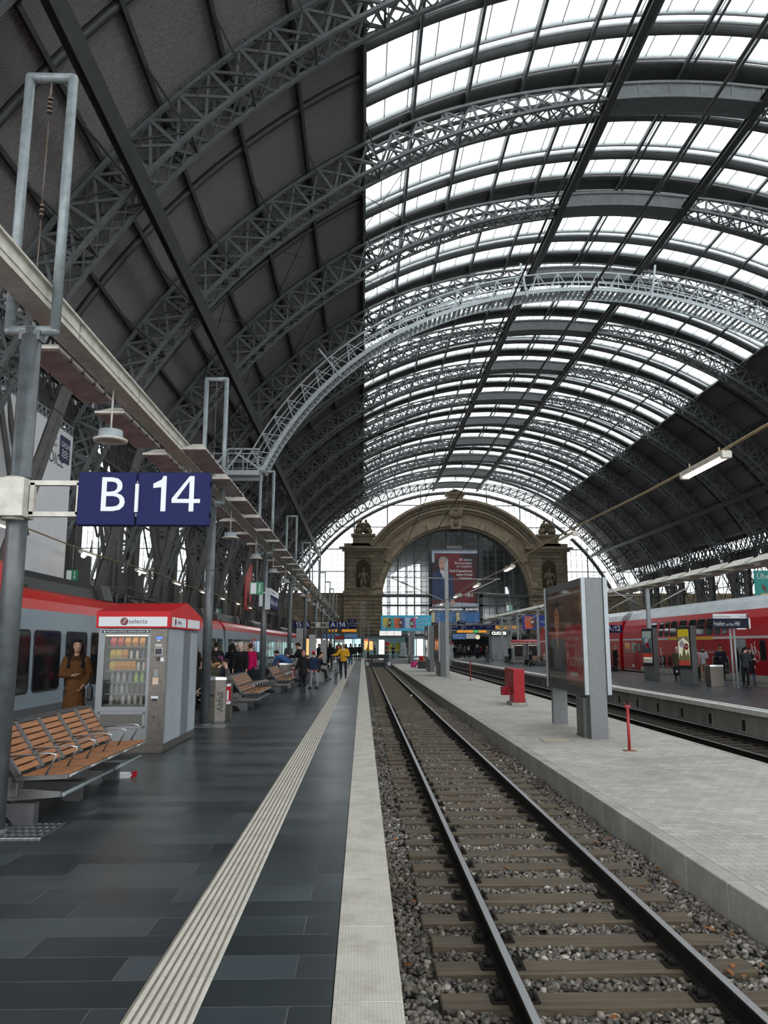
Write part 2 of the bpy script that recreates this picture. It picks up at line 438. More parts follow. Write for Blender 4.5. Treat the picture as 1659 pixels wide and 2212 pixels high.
# ================================================================ ballast, sleepers, rails
def ballastmat():
    m, nt, b = _nt('ballast_stone')
    g = _n(nt, 'ShaderNodeNewGeometry')
    r = _n(nt, 'ShaderNodeValToRGB'); e = r.color_ramp.elements
    e[0].position = 0; e[0].color = (.055,.05,.043,1); e[1].position = 1; e[1].color = (.46,.43,.38,1)
    for p, c in ((.35,(.12,.112,.098)),(.6,(.175,.163,.14)),(.78,(.155,.12,.092)),(.9,(.25,.235,.21))):
        x = e.new(p); x.color = (*c,1)
    nt.links.new(g.outputs['Random Per Island'], r.inputs['Fac'])
    tc = _n(nt, 'ShaderNodeTexCoord'); no = _n(nt, 'ShaderNodeTexNoise', Scale=40., Detail=4.); nt.links.new(tc.outputs['Object'], no.inputs['Vector'])
    mx = _n(nt, 'ShaderNodeMixRGB', blend_type='MULTIPLY'); mx.inputs['Fac'].default_value = .3
    nt.links.new(r.outputs['Color'], mx.inputs['Color1']); nt.links.new(no.outputs['Fac'], mx.inputs['Color2'])
    n2 = _n(nt, 'ShaderNodeTexNoise', Scale=.6, Detail=6.); nt.links.new(tc.outputs['Object'], n2.inputs['Vector'])
    r2 = _n(nt, 'ShaderNodeValToRGB'); q = r2.color_ramp.elements; q[0].position=.35; q[0].color=(.6,.55,.48,1); q[1].position=.65; q[1].color=(1.25,1.25,1.25,1)
    nt.links.new(n2.outputs['Fac'], r2.inputs['Fac'])
    m2 = _n(nt, 'ShaderNodeMixRGB', blend_type='MULTIPLY'); m2.inputs['Fac'].default_value = 1
    nt.links.new(mx.outputs['Color'], m2.inputs['Color1']); nt.links.new(r2.outputs['Color'], m2.inputs['Color2'])
    nt.links.new(m2.outputs['Color'], b.inputs['Base Color']); b.inputs['Roughness'].default_value = .8
    return m
BALLAST = ballastmat()
def bedmat():
    m, nt, b = _nt('far_ballast')
    tc = _n(nt, 'ShaderNodeTexCoord')
    vo = _n(nt, 'ShaderNodeTexVoronoi', Scale=16.); nt.links.new(tc.outputs['Object'], vo.inputs['Vector'])
    r = _n(nt, 'ShaderNodeValToRGB'); e = r.color_ramp.elements; e[0].color = (.035,.032,.026,1); e[1].color = (.16,.148,.125,1)
    sp = _n(nt, 'ShaderNodeSeparateColor'); nt.links.new(vo.outputs['Color'], sp.inputs[0]); nt.links.new(sp.outputs[0], r.inputs['Fac'])
    mx = _n(nt, 'ShaderNodeMixRGB', blend_type='MULTIPLY'); mx.inputs['Fac'].default_value = .8
    r2 = _n(nt, 'ShaderNodeValToRGB'); q = r2.color_ramp.elements; q[0].position=.0; q[0].color=(1,1,1,1); q[1].position=.75; q[1].color=(.15,.15,.15,1)
    nt.links.new(vo.outputs['Distance'], r2.inputs['Fac'])
    nt.links.new(r.outputs['Color'], mx.inputs['Color1']); nt.links.new(r2.outputs['Color'], mx.inputs['Color2'])
    nt.links.new(mx.outputs['Color'], b.inputs['Base Color']); b.inputs['Roughness'].default_value = .9
    bp = _n(nt, 'ShaderNodeBump', Strength=1., Distance=.05); bp.invert = True
    nt.links.new(vo.outputs['Distance'], bp.inputs['Height']); nt.links.new(bp.outputs['Normal'], b.inputs['Normal'])
    return m
BED = bedmat()
def woodmat(name, c1, c2, sc=1., ax=0, rough=.75):
    m, nt, b = _nt(name)
    tc = _n(nt, 'ShaderNodeTexCoord'); mp = _n(nt, 'ShaderNodeMapping')
    s = [14*sc]*3; s[ax] = .9*sc; mp.inputs['Scale'].default_value = s
    oi = _n(nt, 'ShaderNodeObjectInfo')
    va = _n(nt, 'ShaderNodeVectorMath', operation='MULTIPLY_ADD'); va.inputs[1].default_value = (7,3,9)
    nt.links.new(oi.outputs['Random'], va.inputs[0]); nt.links.new(tc.outputs['Object'], va.inputs[2])
    nt.links.new(va.outputs[0], mp.inputs['Vector'])
    no = _n(nt, 'ShaderNodeTexNoise', Scale=1.6, Detail=8., Roughness=.65); nt.links.new(mp.outputs[0], no.inputs['Vector'])
    r = _n(nt, 'ShaderNodeValToRGB'); e = r.color_ramp.elements; e[0].position=.3; e[0].color=(*c1,1); e[1].position=.7; e[1].color=(*c2,1)
    nt.links.new(no.outputs['Fac'], r.inputs['Fac']); nt.links.new(r.outputs['Color'], b.inputs['Base Color'])
    bp = _n(nt, 'ShaderNodeBump', Strength=.3, Distance=.008); nt.links.new(no.outputs['Fac'], bp.inputs['Height']); nt.links.new(bp.outputs['Normal'], b.inputs['Normal'])
    b.inputs['Roughness'].default_value = rough
    return m
SLEEPW = woodmat('sleeper_wood', (.036,.027,.016), (.115,.085,.052))
RUST = mat('rail_rust', (.014,.012,.010), .75, .2, .3, 6.)
RAILTOP = mat('rail_polished', (.36,.36,.37), .36, .9)
TC = 1.89
S0 = 4.50; SP = .596
sleepy = [S0+SP*k for k in range(153)]
# bed under the stones
b = MB(); b.b2(.2, 3.53, FY0, 97, -1.3, -1.0); b.build('bed', BED); o = bpy.data.objects['bed']; o.name = 'ground_ballast_bed'; struct(o)
def stones(name, x0, x1, y0, y1, dens, s0, s1, zc, keep, seed):
    g = np.random.default_rng(seed)
    n = int((x1-x0)*(y1-y0)*dens)
    P = np.stack([g.uniform(x0,x1,n), g.uniform(y0,y1,n)],1)
    P = P[keep(P)]; n = len(P)
    bm = bmesh.new(); bmesh.ops.create_icosphere(bm, subdivisions=1, radius=1.)
    iv = np.array([v.co[:] for v in bm.verts]); jf = np.array([[v.index for v in f.verts] for f in bm.faces]); bm.free()
    bm = bmesh.new(); bmesh.ops.create_cube(bm, size=1.3); cv = np.array([v.co[:] for v in bm.verts]); bm.free()
    nv = len(iv)
    V = np.repeat(iv[None], n, 0)
    # chipped look: push vertices onto a few random planes
    for k in range(8):
        d = g.normal(size=(n,3)); d /= np.linalg.norm(d,axis=1,keepdims=True)
        h = g.uniform(.28,.62,(n,1))
        t = np.einsum('nij,nj->ni', V, d)
        V = V-np.clip(t-h,0,None)[:,:,None]*d[:,None,:]
    sc = g.uniform(s0,s1,(n,1,1))*np.stack([g.uniform(.8,1.35,n),g.uniform(.75,1.15,n),g.uniform(.5,.85,n)],1)[:,None,:]
    V = V*sc
    a = g.uniform(0,2*PI,n); c, s = np.cos(a), np.sin(a)
    tl = g.normal(0,.45,n); ct, st = np.cos(tl), np.sin(tl)
    y = V[:,:,1]*ct[:,None]-V[:,:,2]*st[:,None]; z = V[:,:,1]*st[:,None]+V[:,:,2]*ct[:,None]
    x = V[:,:,0]*c[:,None]-y*s[:,None]; y2 = V[:,:,0]*s[:,None]+y*c[:,None]
    zz = zc(P, g)
    W = np.stack([x+P[:,:1], y2+P[:,1:], z+zz[:,None]],2).reshape(-1,3)
    Fc = (jf[None]+(np.arange(n)*nv)[:,None,None]).reshape(-1,3)
    me = bpy.data.meshes.new(name)
    me.vertices.add(len(W)); me.vertices.foreach_set('co', W.ravel().astype(np.float32))
    me.loops.add(len(Fc)*3); me.loops.foreach_set('vertex_index', Fc.ravel().astype(np.int32))
    me.polygons.add(len(Fc)); me.polygons.foreach_set('loop_start', np.arange(0,len(Fc)*3,3,dtype=np.int32)); me.polygons.foreach_set('loop_total', np.full(len(Fc),3,np.int32))
    me.update(calc_edges=True); me.materials.append(BALLAST)
    o = bpy.data.objects.new(name, me); COL.objects.link(o); return o
def keep(P):
    x, y = P[:,0], P[:,1]
    ph = np.abs(((y-S0+SP/2) % SP)-SP/2)
    insl = (ph < .15)&(np.abs(x-TC) < 1.34)
    rail = (np.abs(x-1.14) < .085)|(np.abs(x-2.64) < .085)
    return ~(insl | rail)
def zc(P, g):
    return -.972+g.uniform(-.012,.018,len(P))+.022*np.sin(P[:,0]*3.1)*np.sin(P[:,1]*2.3)+np.where(np.abs(P[:,0]-TC) > 1.34, .0, -.008)
o = stones('ballast_gravel', .24, 3.5, 3.3, 13., 640, .026, .053, zc, keep, 3)
tag(o, 'grey crushed stone ballast around the wooden sleepers of the front track', 'gravel', None, 'stuff')
o = stones('ballast_gravel', .24, 3.5, 13., 34., 330, .03, .06, zc, keep, 4)
tag(o, 'grey crushed stone ballast further along the front track', 'gravel', None, 'stuff')
b = MB(); b.b2(8., 11.38, FY0, 97, -1.3, -.97); o = b.build('ballast_gravel', mat('dark_ballast',(.02,.018,.015),.9,0,.6,14.,.8)); tag(o, 'dark ballast of the track beside the right platform', 'gravel', None, 'stuff')  # one very dark ballast tone with random variation
b = MB(); b.b2(-12.2, -7.3, FY0, 99, -1.3, -.97); o = b.build('ballast_gravel', BED); tag(o, 'dark ballast under the grey train', 'gravel', None, 'stuff')
b = MB(); b.b2(18.95, 27.6, FY0, 99, -1.3, -.97); o = b.build('ballast_gravel', BED); tag(o, 'dark ballast under the red double deck train', 'gravel', None, 'stuff')
# sleepers
def sleeper(cx):
    b = MB(); b.bbox((0,0,0), (2.6,.255,.16), .012, seg=1)
    o = b.build('railway_sleeper', SLEEPW); return o
s0 = sleeper(TC)
tag(s0, 'weathered brown wooden sleeper lying in the ballast of the front track', 'sleeper', 'wooden sleepers of the front track')
for sx in (-.75, .75):
    b = MB(); b.bbox((sx,0,.088), (.36,.16,.016), .004, seg=1)
    for q in (-.105, .105):
        b.bbox((sx+q,0,.112), (.055,.11,.035), .008, seg=1)
        for yy in (-.045,.045): b.cyl((sx+q*1.35,yy,.095), .016, .045, 6)
    b.build('tie_plate', RUST, s0)
for i, y in enumerate(sleepy):
    o = s0 if i == 0 else (dup(s0) if y < 34 else None)
    if o is None: o = s0.copy(); COL.objects.link(o)
    o.location = (TC+random.uniform(-.03,.03), y+random.uniform(-.012,.012), -1.016+random.uniform(-.004,.004)); o.rotation_euler.z = random.uniform(-.008,.008)
s1 = sleeper(9.6); s1.data.materials[0] = mat('dark_sleeper', (.024,.019,.014), .8, 0, .35, 8.)
tag(s1, 'dark sleeper of the track along the right platform', 'sleeper', 'dark sleepers beside the right platform')
for i in range(90):
    o = s1 if i == 0 else s1.copy()
    if i: COL.objects.link(o)
    o.location = (9.6, 15+i*.62, -1.016)
# rails
def rail(x, y0, y1, lab):
    P = [(-.062,0),(.062,0),(.062,.012),(.012,.03),(.009,.125),(.034,.137),(.036,.165),(.03,.171),(-.03,.171),(-.036,.165),(-.034,.137),(-.009,.125),(-.012,.03),(-.062,.012)]
    b = MB(); b.prism(P, (0,y0,0), (1,0,0), (0,0,1), (0,y1-y0,0))
    b.cur = 1; b.b2(-.029,.029,y0,y1,.1705,.1735)
    o = b.build('rail', [RUST, RAILTOP], loc=(x,0,-.932)); return tag(o, lab, 'rail', 'steel running rails')
rail(1.137, FY0, 97.5, 'shiny topped steel rail of the front track nearer the slate platform')
rail(2.643, FY0, 97.5, 'shiny topped steel rail of the front track nearer the low paved platform')
rail(8.85, FY0, 97.5, 'rusty rail beside the low paved platform edge further right')
rail(10.35, FY0, 97.5, 'rusty rail under the concrete wall of the right platform')
# buffer stop
t = thing('buffer_stop', 'dark blue steel buffer stop at the end of the front track', 'buffer stop', (TC, 96.6, -.97))
b = MB(); b.bbox((0,0,1.28), (2.6,.32,.5), .04); b.build('beam', mat('buffer_blue', (.008,.012,.03), .5, 0, .2, 3.), t)
for sx in (-1, 1):
    b = MB(); b.bar((sx*.8,0,0), (sx*.8,0,1.3), .2, .3); b.bar((sx*.8,.2,1.2), (sx*.8,2.2,0), .18, .22); b.bar((sx*1.15,-.15,.9),(sx*1.15,-.15,.1),.28,.1); b.build('strut', DARK, t)
    b = MB(); b.cyl((sx*.87,-.5,1.28), .22, .08, 16, axis='y'); b.cyl((sx*.87,-.44,1.28), .09, .4, 12, axis='y'); b.build('buffer', DARK, t)
b = MB(); b.bbox((0,-.1,.35), (1.7,.25,.5), .03); b.build('crossbeam', DARK, t)
for sx in (-1,1):
    b = MB(); b.box((sx*1.28,-.9,.42), (.36,1.1,.04), (R(22),0,0)); b.build('warning_plate', LGREYP, t)
# small litter and a pale ball on the track
o = MB().ell((0,0,0), .06, 10, 8).build('ball', WHITEP, loc=(3.55-1.05, 41., -.9)); tag(o, 'small white ball lying between the rails of the front track', 'litter')

# fallen leaves blown along the track
b = MB(); g = np.random.default_rng(11)
for k in range(70):
    x = float(g.choice([g.uniform(3.0,3.5), g.uniform(.25,.7), g.uniform(.3,3.4)])); y = float(4.2+16*g.random()**1.6); a = float(g.uniform(0,6.28)); s_ = float(g.uniform(.025,.05)); t_ = float(g.uniform(-.5,.5))
    u = Vector((math.cos(a),math.sin(a),t_*.5)); v = Vector((-math.sin(a),math.cos(a),t_)); c = Vector((x,y,-.925))
    b.add([c-u*s_, c-u*s_*.3+v*s_*.6, c+u*s_*.6+v*s_*.4, c+u*s_*1.1, c+u*s_*.5-v*s_*.5, c-u*s_*.3-v*s_*.55], [(5,4,3,2,1,0)], False)
tag(b.build('fallen_leaves', mat('dry_leaf',(.19,.075,.025),.8,0,.5,9.)), 'scattered brown and orange dry leaves on the ballast of the front track', 'leaves', None, 'stuff')
# ================================================================ arched roof
RS = 30.75
TG0, TG1 = -29.6, 31.0           # glazed sector
TS = 60.4                         # lower end of the roof skin
Y0R, Y1R = -22., 127.
def shell(b, r0, r1, t0, t1, y0, y1, n):
    ts = [t0+(t1-t0)*i/n for i in range(n+1)]
    vs = []
    for t in ts:
        for (r, y) in ((r0,y0),(r0,y1),(r1,y1),(r1,y0)): vs.append(arc(r,t,y))
    fs = []
    for i in range(n):
        for k in range(4): fs.append((i*4+k, i*4+(k+1)%4, i*4+4+(k+1)%4, i*4+4+k))
    fs += [(3,2,1,0), tuple(n*4+k for k in range(4))]
    b.add(vs, fs, True)
for nm, t0, t1 in (('ceiling_left', -TS, TG0), ('ceiling_right', TG1, TS)):
    b = MB(); shell(b, RS, RS+.12, t0, t1, Y0R, Y1R, 18); struct(b.build(nm, SHEET))
# roofs of the halls alongside, seen through the side openings
for nm, cx_ in (('ceiling_neighbour_left', 2*(XC-26.4)-XC-.0), ('ceiling_neighbour_right', 2*(XC+26.4)-XC)):
    b = MB(); n = 26
    for (ta, tb) in ((-60, -5), (5, 60)):
        sub = MB(); old = XC
        vs = []
        for i in range(n+1):
            t = R(ta+(tb-ta)*i/n)
            for r, y in ((RS,Y0R),(RS,Y1R),(RS+.15,Y1R),(RS+.15,Y0R)): vs.append((cx_+r*math.sin(t), y, ZC+r*math.cos(t)))
        fs = []
        for i in range(n):
            for k in range(4): fs.append((i*4+k, i*4+(k+1)%4, i*4+4+(k+1)%4, i*4+4+k))
        b.add(vs, fs, True)
    struct(b.build(nm, SHEET))
# glazing strips: three per bay, with pale curbs, and grey beams between them
FRAME = mat('skylight_curb', (.33,.35,.35), .5, 0, .1, 3.)
BEAMG = mat('roof_beam_grey', (.115,.125,.124), .6, 0, .12, 2.)
BAY = 9.2
NTG = 22
def skylight(yc, w, first=[None, None]):
    if first[0] is None:
        b = MB(); shell(b, RS+.12, RS+.14, TG0, TG1, -w/2, w/2, NTG*2)
        first[0] = b.build('window', ROOFGLASS)
        f = MB()
        for sy in (-1, 1): shell(f, RS-.02, RS+.2, TG0, TG1, sy*w/2-.05, sy*w/2+.05, NTG*2)
        npan = 28
        for k in range(npan+1):
            t = TG0+(TG1-TG0)*k/npan
            f.bar(arc(RS+.11,t,-w/2), arc(RS+.11,t,w/2), .042, .05, (math.sin(R(t)),0,math.cos(R(t))))
        first[1] = f.build('window_frame', FRAME, first[0])
        o = first[0]
    else:
        o = first[0].copy(); COL.objects.link(o); c = first[1].copy(); COL.objects.link(c); c.parent = o
    o.location = (0, yc, 0); return struct(o)
ni = 1
SW = 2.16
yb = [YE-BAY*k for k in range(17)]
for k in range(16):
    y1 = YE-BAY*k; y0 = y1-BAY
    for j in range(3):
        o = skylight(y0+.62+(BAY-1.24)*(j+.5)/3, SW); o.name = f'window_{ni}'; ni += 1
# arched beams between the glazing strips (and mid rafters of the boarded sides)
b = MB(); shell(b, RS-.1, RS+.12, TG0, TG1, -.24, .24, 44)
gb = b.build('trim_6', BEAMG); struct(gb); first = True
for k in range(16):
    y1 = YE-BAY*k; y0 = y1-BAY; ys = .62+(BAY-1.24)/3
    for yy in (y0+ys, y0+2*ys):
        if first: o = gb; first = False
        else: o = gb.copy(); COL.objects.link(o)
        o.location.y = yy
b = MB(); shell(b, RS-.05, RS+.14, TG0, TG1, -.62, .62, 44)
rb = b.build('trim_7', STEELD); struct(rb)
for k in range(17):
    o = rb if k == 0 else rb.copy()
    if k: COL.objects.link(o)
    o.location.y = YE-BAY*k
for t0, t1 in ((-TS, TG0), (TG1, TS)):
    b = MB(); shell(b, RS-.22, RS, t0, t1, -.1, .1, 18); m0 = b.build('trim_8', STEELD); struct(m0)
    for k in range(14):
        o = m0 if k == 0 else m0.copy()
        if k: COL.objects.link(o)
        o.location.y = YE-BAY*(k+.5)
# purlins along the hall
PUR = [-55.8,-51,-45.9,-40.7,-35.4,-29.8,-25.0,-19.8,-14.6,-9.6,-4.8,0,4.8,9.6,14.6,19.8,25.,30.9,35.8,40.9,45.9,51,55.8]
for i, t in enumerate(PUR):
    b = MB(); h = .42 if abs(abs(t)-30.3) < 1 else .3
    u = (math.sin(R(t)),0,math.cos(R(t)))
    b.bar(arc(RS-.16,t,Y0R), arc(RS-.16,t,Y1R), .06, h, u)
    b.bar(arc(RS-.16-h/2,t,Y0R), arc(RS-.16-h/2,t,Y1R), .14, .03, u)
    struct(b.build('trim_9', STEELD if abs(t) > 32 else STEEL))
# long main girders under the ribs
for t, r, w in ((-7.2,28.95,.34),(7.2,28.95,.34),(-51.,28.5,.42),(51.,28.5,.42),(-.35,30.2,.07),(.35,30.2,.07)):
    u = (math.sin(R(t)),0,math.cos(R(t)))
    b = MB(); b.bar(arc(r,t,Y0R), arc(r,t,Y1R), w*.35, w, u); b.bar(arc(r-w/2,t,Y0R), arc(r-w/2,t,Y1R), w, .05, u); b.bar(arc(r+w/2,t,Y0R), arc(r+w/2,t,Y1R), w, .05, u)
    o = b.build('roof_girder', STEELD)
    nm = {-7.2:'long dark steel girder left of the roof ridge, running under the arches',7.2:'long dark steel girder right of the roof ridge, running under the arches',-51.:'long dark girder low on the left boarded roof side',51.:'long dark girder low on the right boarded roof side',-.35:'thin maintenance rail left of the roof ridge line',.35:'thin maintenance rail right of the roof ridge line'}[t]
    tag(o, nm, 'girder')
# ---- ribs
RI = lambda t: 29.0
RO = lambda t: 29.75+.55*min(1, max(0, (abs(t)-7)/18))
def ribmesh():
    HW = .54
    CH = {(q,k): MB() for q in (-1,1) for k in (0,1,2,3)}; pl = MB(); LT = {(q,k): MB() for q in (-1,1) for k in (-1,1)}; sof = MB(); brc = MB()
    T = [ -82+164*i/110 for i in range(111)]
    def P(r, t, y): return Vector(arc(r, t, y))
    for sy in (-1, 1):
        for i in range(110):
            a, c = T[i], T[i+1]
            u = (math.sin(R(a)),0,math.cos(R(a)))
            CH[sy,0].bar(P(RI(a),a,sy*HW), P(RI(c),c,sy*HW), .17, .13, u)
            CH[sy,1].bar(P(RO(a),a,sy*HW), P(RO(c),c,sy*HW), .17, .13, u)
            CH[sy,2 if a < 0 else 3].bar(P(RO(a)+.42,a,sy*HW*.4), P(RO(c)+.42,c,sy*HW*.4), .1, .1, u) if abs(a) < 57 and abs(a) > 30 else None
        # plate girder at the crown
        n = 10
        for i in range(n):
            a = -7.2+14.4*i/n; c = -7.2+14.4*(i+1)/n
            vs = [P(RI(a),a,sy*HW-.02), P(RI(c),c,sy*HW-.02), P(RO(c),c,sy*HW-.02), P(RO(a),a,sy*HW-.02), P(RI(a),a,sy*HW+.02), P(RI(c),c,sy*HW+.02), P(RO(c),c,sy*HW+.02), P(RO(a),a,sy*HW+.02)]
            pl.add(vs, [(0,3,2,1),(4,5,6,7),(0,1,5,4),(2,3,7,6)], False)
            if i % 2 == 0: pl.bar(P(RI(a),a,sy*(HW+.03)), P(RO(a),a,sy*(HW+.03)), .08, .04, (0,1,0))
        # web lattice
        N = 30
        nodes = [7.2+(82-7.2)*i/N for i in range(N+1)]
        for sg in (-1, 1):
            for i in range(N):
                a, c = sg*nodes[i], sg*nodes[i+1]; m = (a+c)/2; lat = LT[sy,sg]
                lat.bar(P(RI(a),a,sy*HW), P(RO(c),c,sy*HW), .1, .06, (0,1,0)); lat.bar(P(RO(a),a,sy*(HW-.03)), P(RI(c),c,sy*(HW-.03)), .1, .05, (0,1,0))
                lat.bar(P(RI(a),a,sy*(HW+.03)), P(RO(a),a,sy*(HW+.03)), .13, .05, (0,1,0))
    # soffit lacing
    for i in range(-7, 8, 1):
        pass
    n = 8
    for i in range(n):
        a = -7.2+14.4*i/n; c = -7.2+14.4*(i+1)/n
        vs = [P(RI(a)-.05,a,-HW), P(RI(c)-.05,c,-HW), P(RI(c)-.05,c,HW), P(RI(a)-.05,a,HW)]
        vs += [v+Vector((0,0,.03)) for v in vs]
        sof.add(vs, [(0,3,2,1),(4,5,6,7)], False)
    M = 52
    for sg in (-1, 1):
        for i in range(M):
            a = sg*(7.2+(82-7.2)*i/M); c = sg*(7.2+(82-7.2)*(i+1)/M)
            u = (math.sin(R(a)),0,math.cos(R(a)))
            sof.bar(P(RI(a),a,-HW), P(RI(c),c,HW), .07, .03, u); sof.bar(P(RI(a),a,HW), P(RI(c),c,-HW), .07, .03, u)
            if i % 3 == 0:
                sof.bar(P(RO(a),a,-HW), P(RO(c),c,HW), .06, .03, u)
    # struts up to the purlins, fanned out
    for t in PUR:
        if abs(t) < 28: continue
        for sy in (-1, 1):
            brc.bar(P(RI(t)+.05,t,sy*HW), P(RS-.3,t,sy*2.3), .08, .06, (1,0,0))
            brc.bar(P(RI(t)+.05,t+sy*0,sy*HW), P(RS-.3,t+3.6,sy*.6), .06, .05, (0,1,0))
            brc.bar(P(RI(t)+.05,t,sy*HW), P(RS-.3,t-3.6,sy*.6), .06, .05, (0,1,0))
            brc.bar(P(RI(t),t,sy*HW), P(RO(t),t,-sy*HW), .05, .05, (1,0,0))
        brc.bar(P(RO(t),t,-HW), P(RO(t),t,HW), .09, .09)
        brc.bar(P(RI(t),t,-HW), P(RI(t),t,HW), .09, .09)
    return list(CH.values()), pl, list(LT.values()), sof, brc
ch, pl, lat, sof, brc = ribmesh()
rib0 = None
for i, y in enumerate(RIBS):
    lab = f'riveted grey steel roof arch, {ORD[len(RIBS)-1-i]} one back from the sandstone front' if i < len(RIBS)-1 else 'riveted grey steel roof arch nearest the sandstone front'
    if rib0 is None:
        rib0 = thing('roof_arch', lab, 'roof arch', (0,y,0), 0, 'arched steel roof trusses')
        [q_.build('chord', STEEL, rib0) for q_ in ch]; pl.build('crown_plate', STEEL, rib0); [q_.build('lattice', STEEL, rib0) for q_ in lat]; sof.build('soffit_lacing', STEEL, rib0); brc.build('strut', STEELD, rib0)
    else: dup(rib0, (0,y,0), label=lab)
# tie rods with a ring between the arches on the boarded left side
def rods():
    b = MB()
    for t0 in (-53,-43,-33):
        a = Vector(arc(30.0,t0,.6)); c = Vector(arc(30.0,t0+9.,BAY-.6)); d = Vector(arc(30.0,t0+9.,.6)); e = Vector(arc(30.0,t0,BAY-.6))
        b.tube([a,c],.022,5); b.tube([d,e],.022,5)
        m = (a+c)/2; b.tube([m+Vector((0,.12*math.cos(k),.12*math.sin(k))) for k in [2*PI*j/10 for j in range(10)]],.02,4,closed=True)
    return b
rd = rods().build('tie_rods', STEELD); rd.name = 'tie_rod'
for i in range(3, 13):
    o = rd if i == 3 else rd.copy()
    if i > 3: COL.objects.link(o)
    o.location.y = RIBS[i]; tag(o, f'crossed tie rods under the left roof boards beyond the {ORD[13-i]} arch from the sandstone front', 'tie rods', 'tie rods of the left roof side')
# ---- side columns: plated feet, columns and bracing along both long sides
def sidebay():
    p = MB(); c = MB(); x = MB(); l = MB()
    for s in (-1, 1):
        y = s*1.55
        for xx in (-.28, .28): c.b2(xx-.05, xx+.05, y-.3, y+.3, -1.1, 12.2)
        c.b2(-.3, .3, y-.05, y+.05, -1.1, 12.2)
        # rivet seams
        for k in range(44):
            z = -.6+k*.28
            for q in (-.2,.2): c.box((.335, y+q, z), (.02,.035,.035))
    # plated panel with an arched top between the columns
    for (a, bb) in ((-1.25, 1.25), (1.85, 4.1), (-4.1, -1.85)):
        w = (bb-a)/2; yc = (a+bb)/2; n = 12
        poly = [(a,-1.1),(bb,-1.1),(bb,6.6)]+[(yc+w*math.cos(PI*k/n), 6.6-w*.9*math.sin(PI*k/n)) for k in range(1,n)]+[(a,6.6)]
        p.prism(poly, (.0,0,0), (0,1,0), (0,0,1), (.04,0,0))
        for z in (-.2, 2.6, 4.4): p.b2(-.02,.1,a,bb,z,z+.09)
        # arched head above
        zt = 12.2
        poly = [(a,zt),(a,9.6)]+[(yc-w*math.cos(PI*k/n), 9.6+w*1.1*math.sin(PI*k/n)) for k in range(1,n)]+[(bb,9.6),(bb,zt)]
        p.prism(poly, (.0,0,0), (0,1,0), (0,0,1), (.04,0,0))
    # raking legs
    for s in (1,):
        for q in (-.35,.35):
            l.bar((0.5, .2+q, -1.), (2.6, 2.7+q*.6, 11.2), .14, .22)
            l.bar((0.4, s*1.5+q, 12.), (1.2, s*2.9+q, 5.4), .1, .16)
        for k in range(12):
            f0, f1 = k/12, (k+1)/12
            A = Vector((.5,.2,-1)); B = Vector((2.6,2.7,11.2)); o1 = Vector((0,.35-.14*f0,0)); o2 = Vector((0,.35-.14*f1,0))
            l.bar(A.lerp(B,f0)-o1, A.lerp(B,f1)+o2, .05, .05); l.bar(A.lerp(B,f0)+o1, A.lerp(B,f1)-o2, .05, .05)
    # cross bracing and longitudinal lattice girder
    for (z0, z1) in ((12.2, 13.8), (10.4, 12.2)):
        for k in range(8):
            y0 = -4.56+k*1.14; y1 = y0+1.14
            for xx in (-.5,.5):
                x.bar((xx,y0,z0),(xx,y1,z1),.1,.07,(1,0,0)); x.bar((xx,y1,z0),(xx,y0,z1),.1,.07,(1,0,0))
    for z in (10.4,12.2,13.8):
        for xx in (-.5,.5): x.b2(xx-.09,xx+.09,-4.58,4.58,z-.08,z+.08)
    for (y0,y1) in ((-4.55,-1.55),(-1.55,1.55),(1.55,4.55)):
        x.bar((.1,y0,6.8),(.1,y1,10.2),.1,.07,(1,0,0)); x.bar((.1,y1,6.8),(.1,y0,10.2),.1,.07,(1,0,0)); x.b2(.05,.15,y0,y1,8.4,8.5)
        ym = (y0+y1)/2
        for k in range(6):
            t = PI*(k+.5)/6; x.bar((.1,ym,8.45),(.1,ym+1.5*math.cos(t),8.45+1.5*math.sin(t)),.05,.05,(1,0,0))
    return p, c, l, x
SIDE = mat('side_steel', (.05,.047,.043), .6, 0, .2, 2.5)
pp, cc, ll, xx_ = sidebay()
sb = None
k = 0
for side in (-1, 1):
    for i, y in enumerate(RIBS):
        if y < 12 or i == 13 or (side > 0 and y < 40): continue
        lab = f'riveted steel side pier under the {"left" if side < 0 else "right"} roof edge, ' + ('nearest the sandstone front' if i == 12 else f'{ORD[12-i]} back from the sandstone front')
        X = -12.9 if side < 0 else 43.1
        if sb is None:
            sb = thing('side_pier', lab, 'pier', (X,y,0), 0, 'steel piers along the hall sides')
            pp.build('plate', SIDE, sb); cc.build('column', SIDE, sb); ll.build('raking_leg', SIDE, sb); xx_.build('bracing', STEELD, sb)
        else: dup(sb, (X,y,0), 0 if side < 0 else PI, lab)
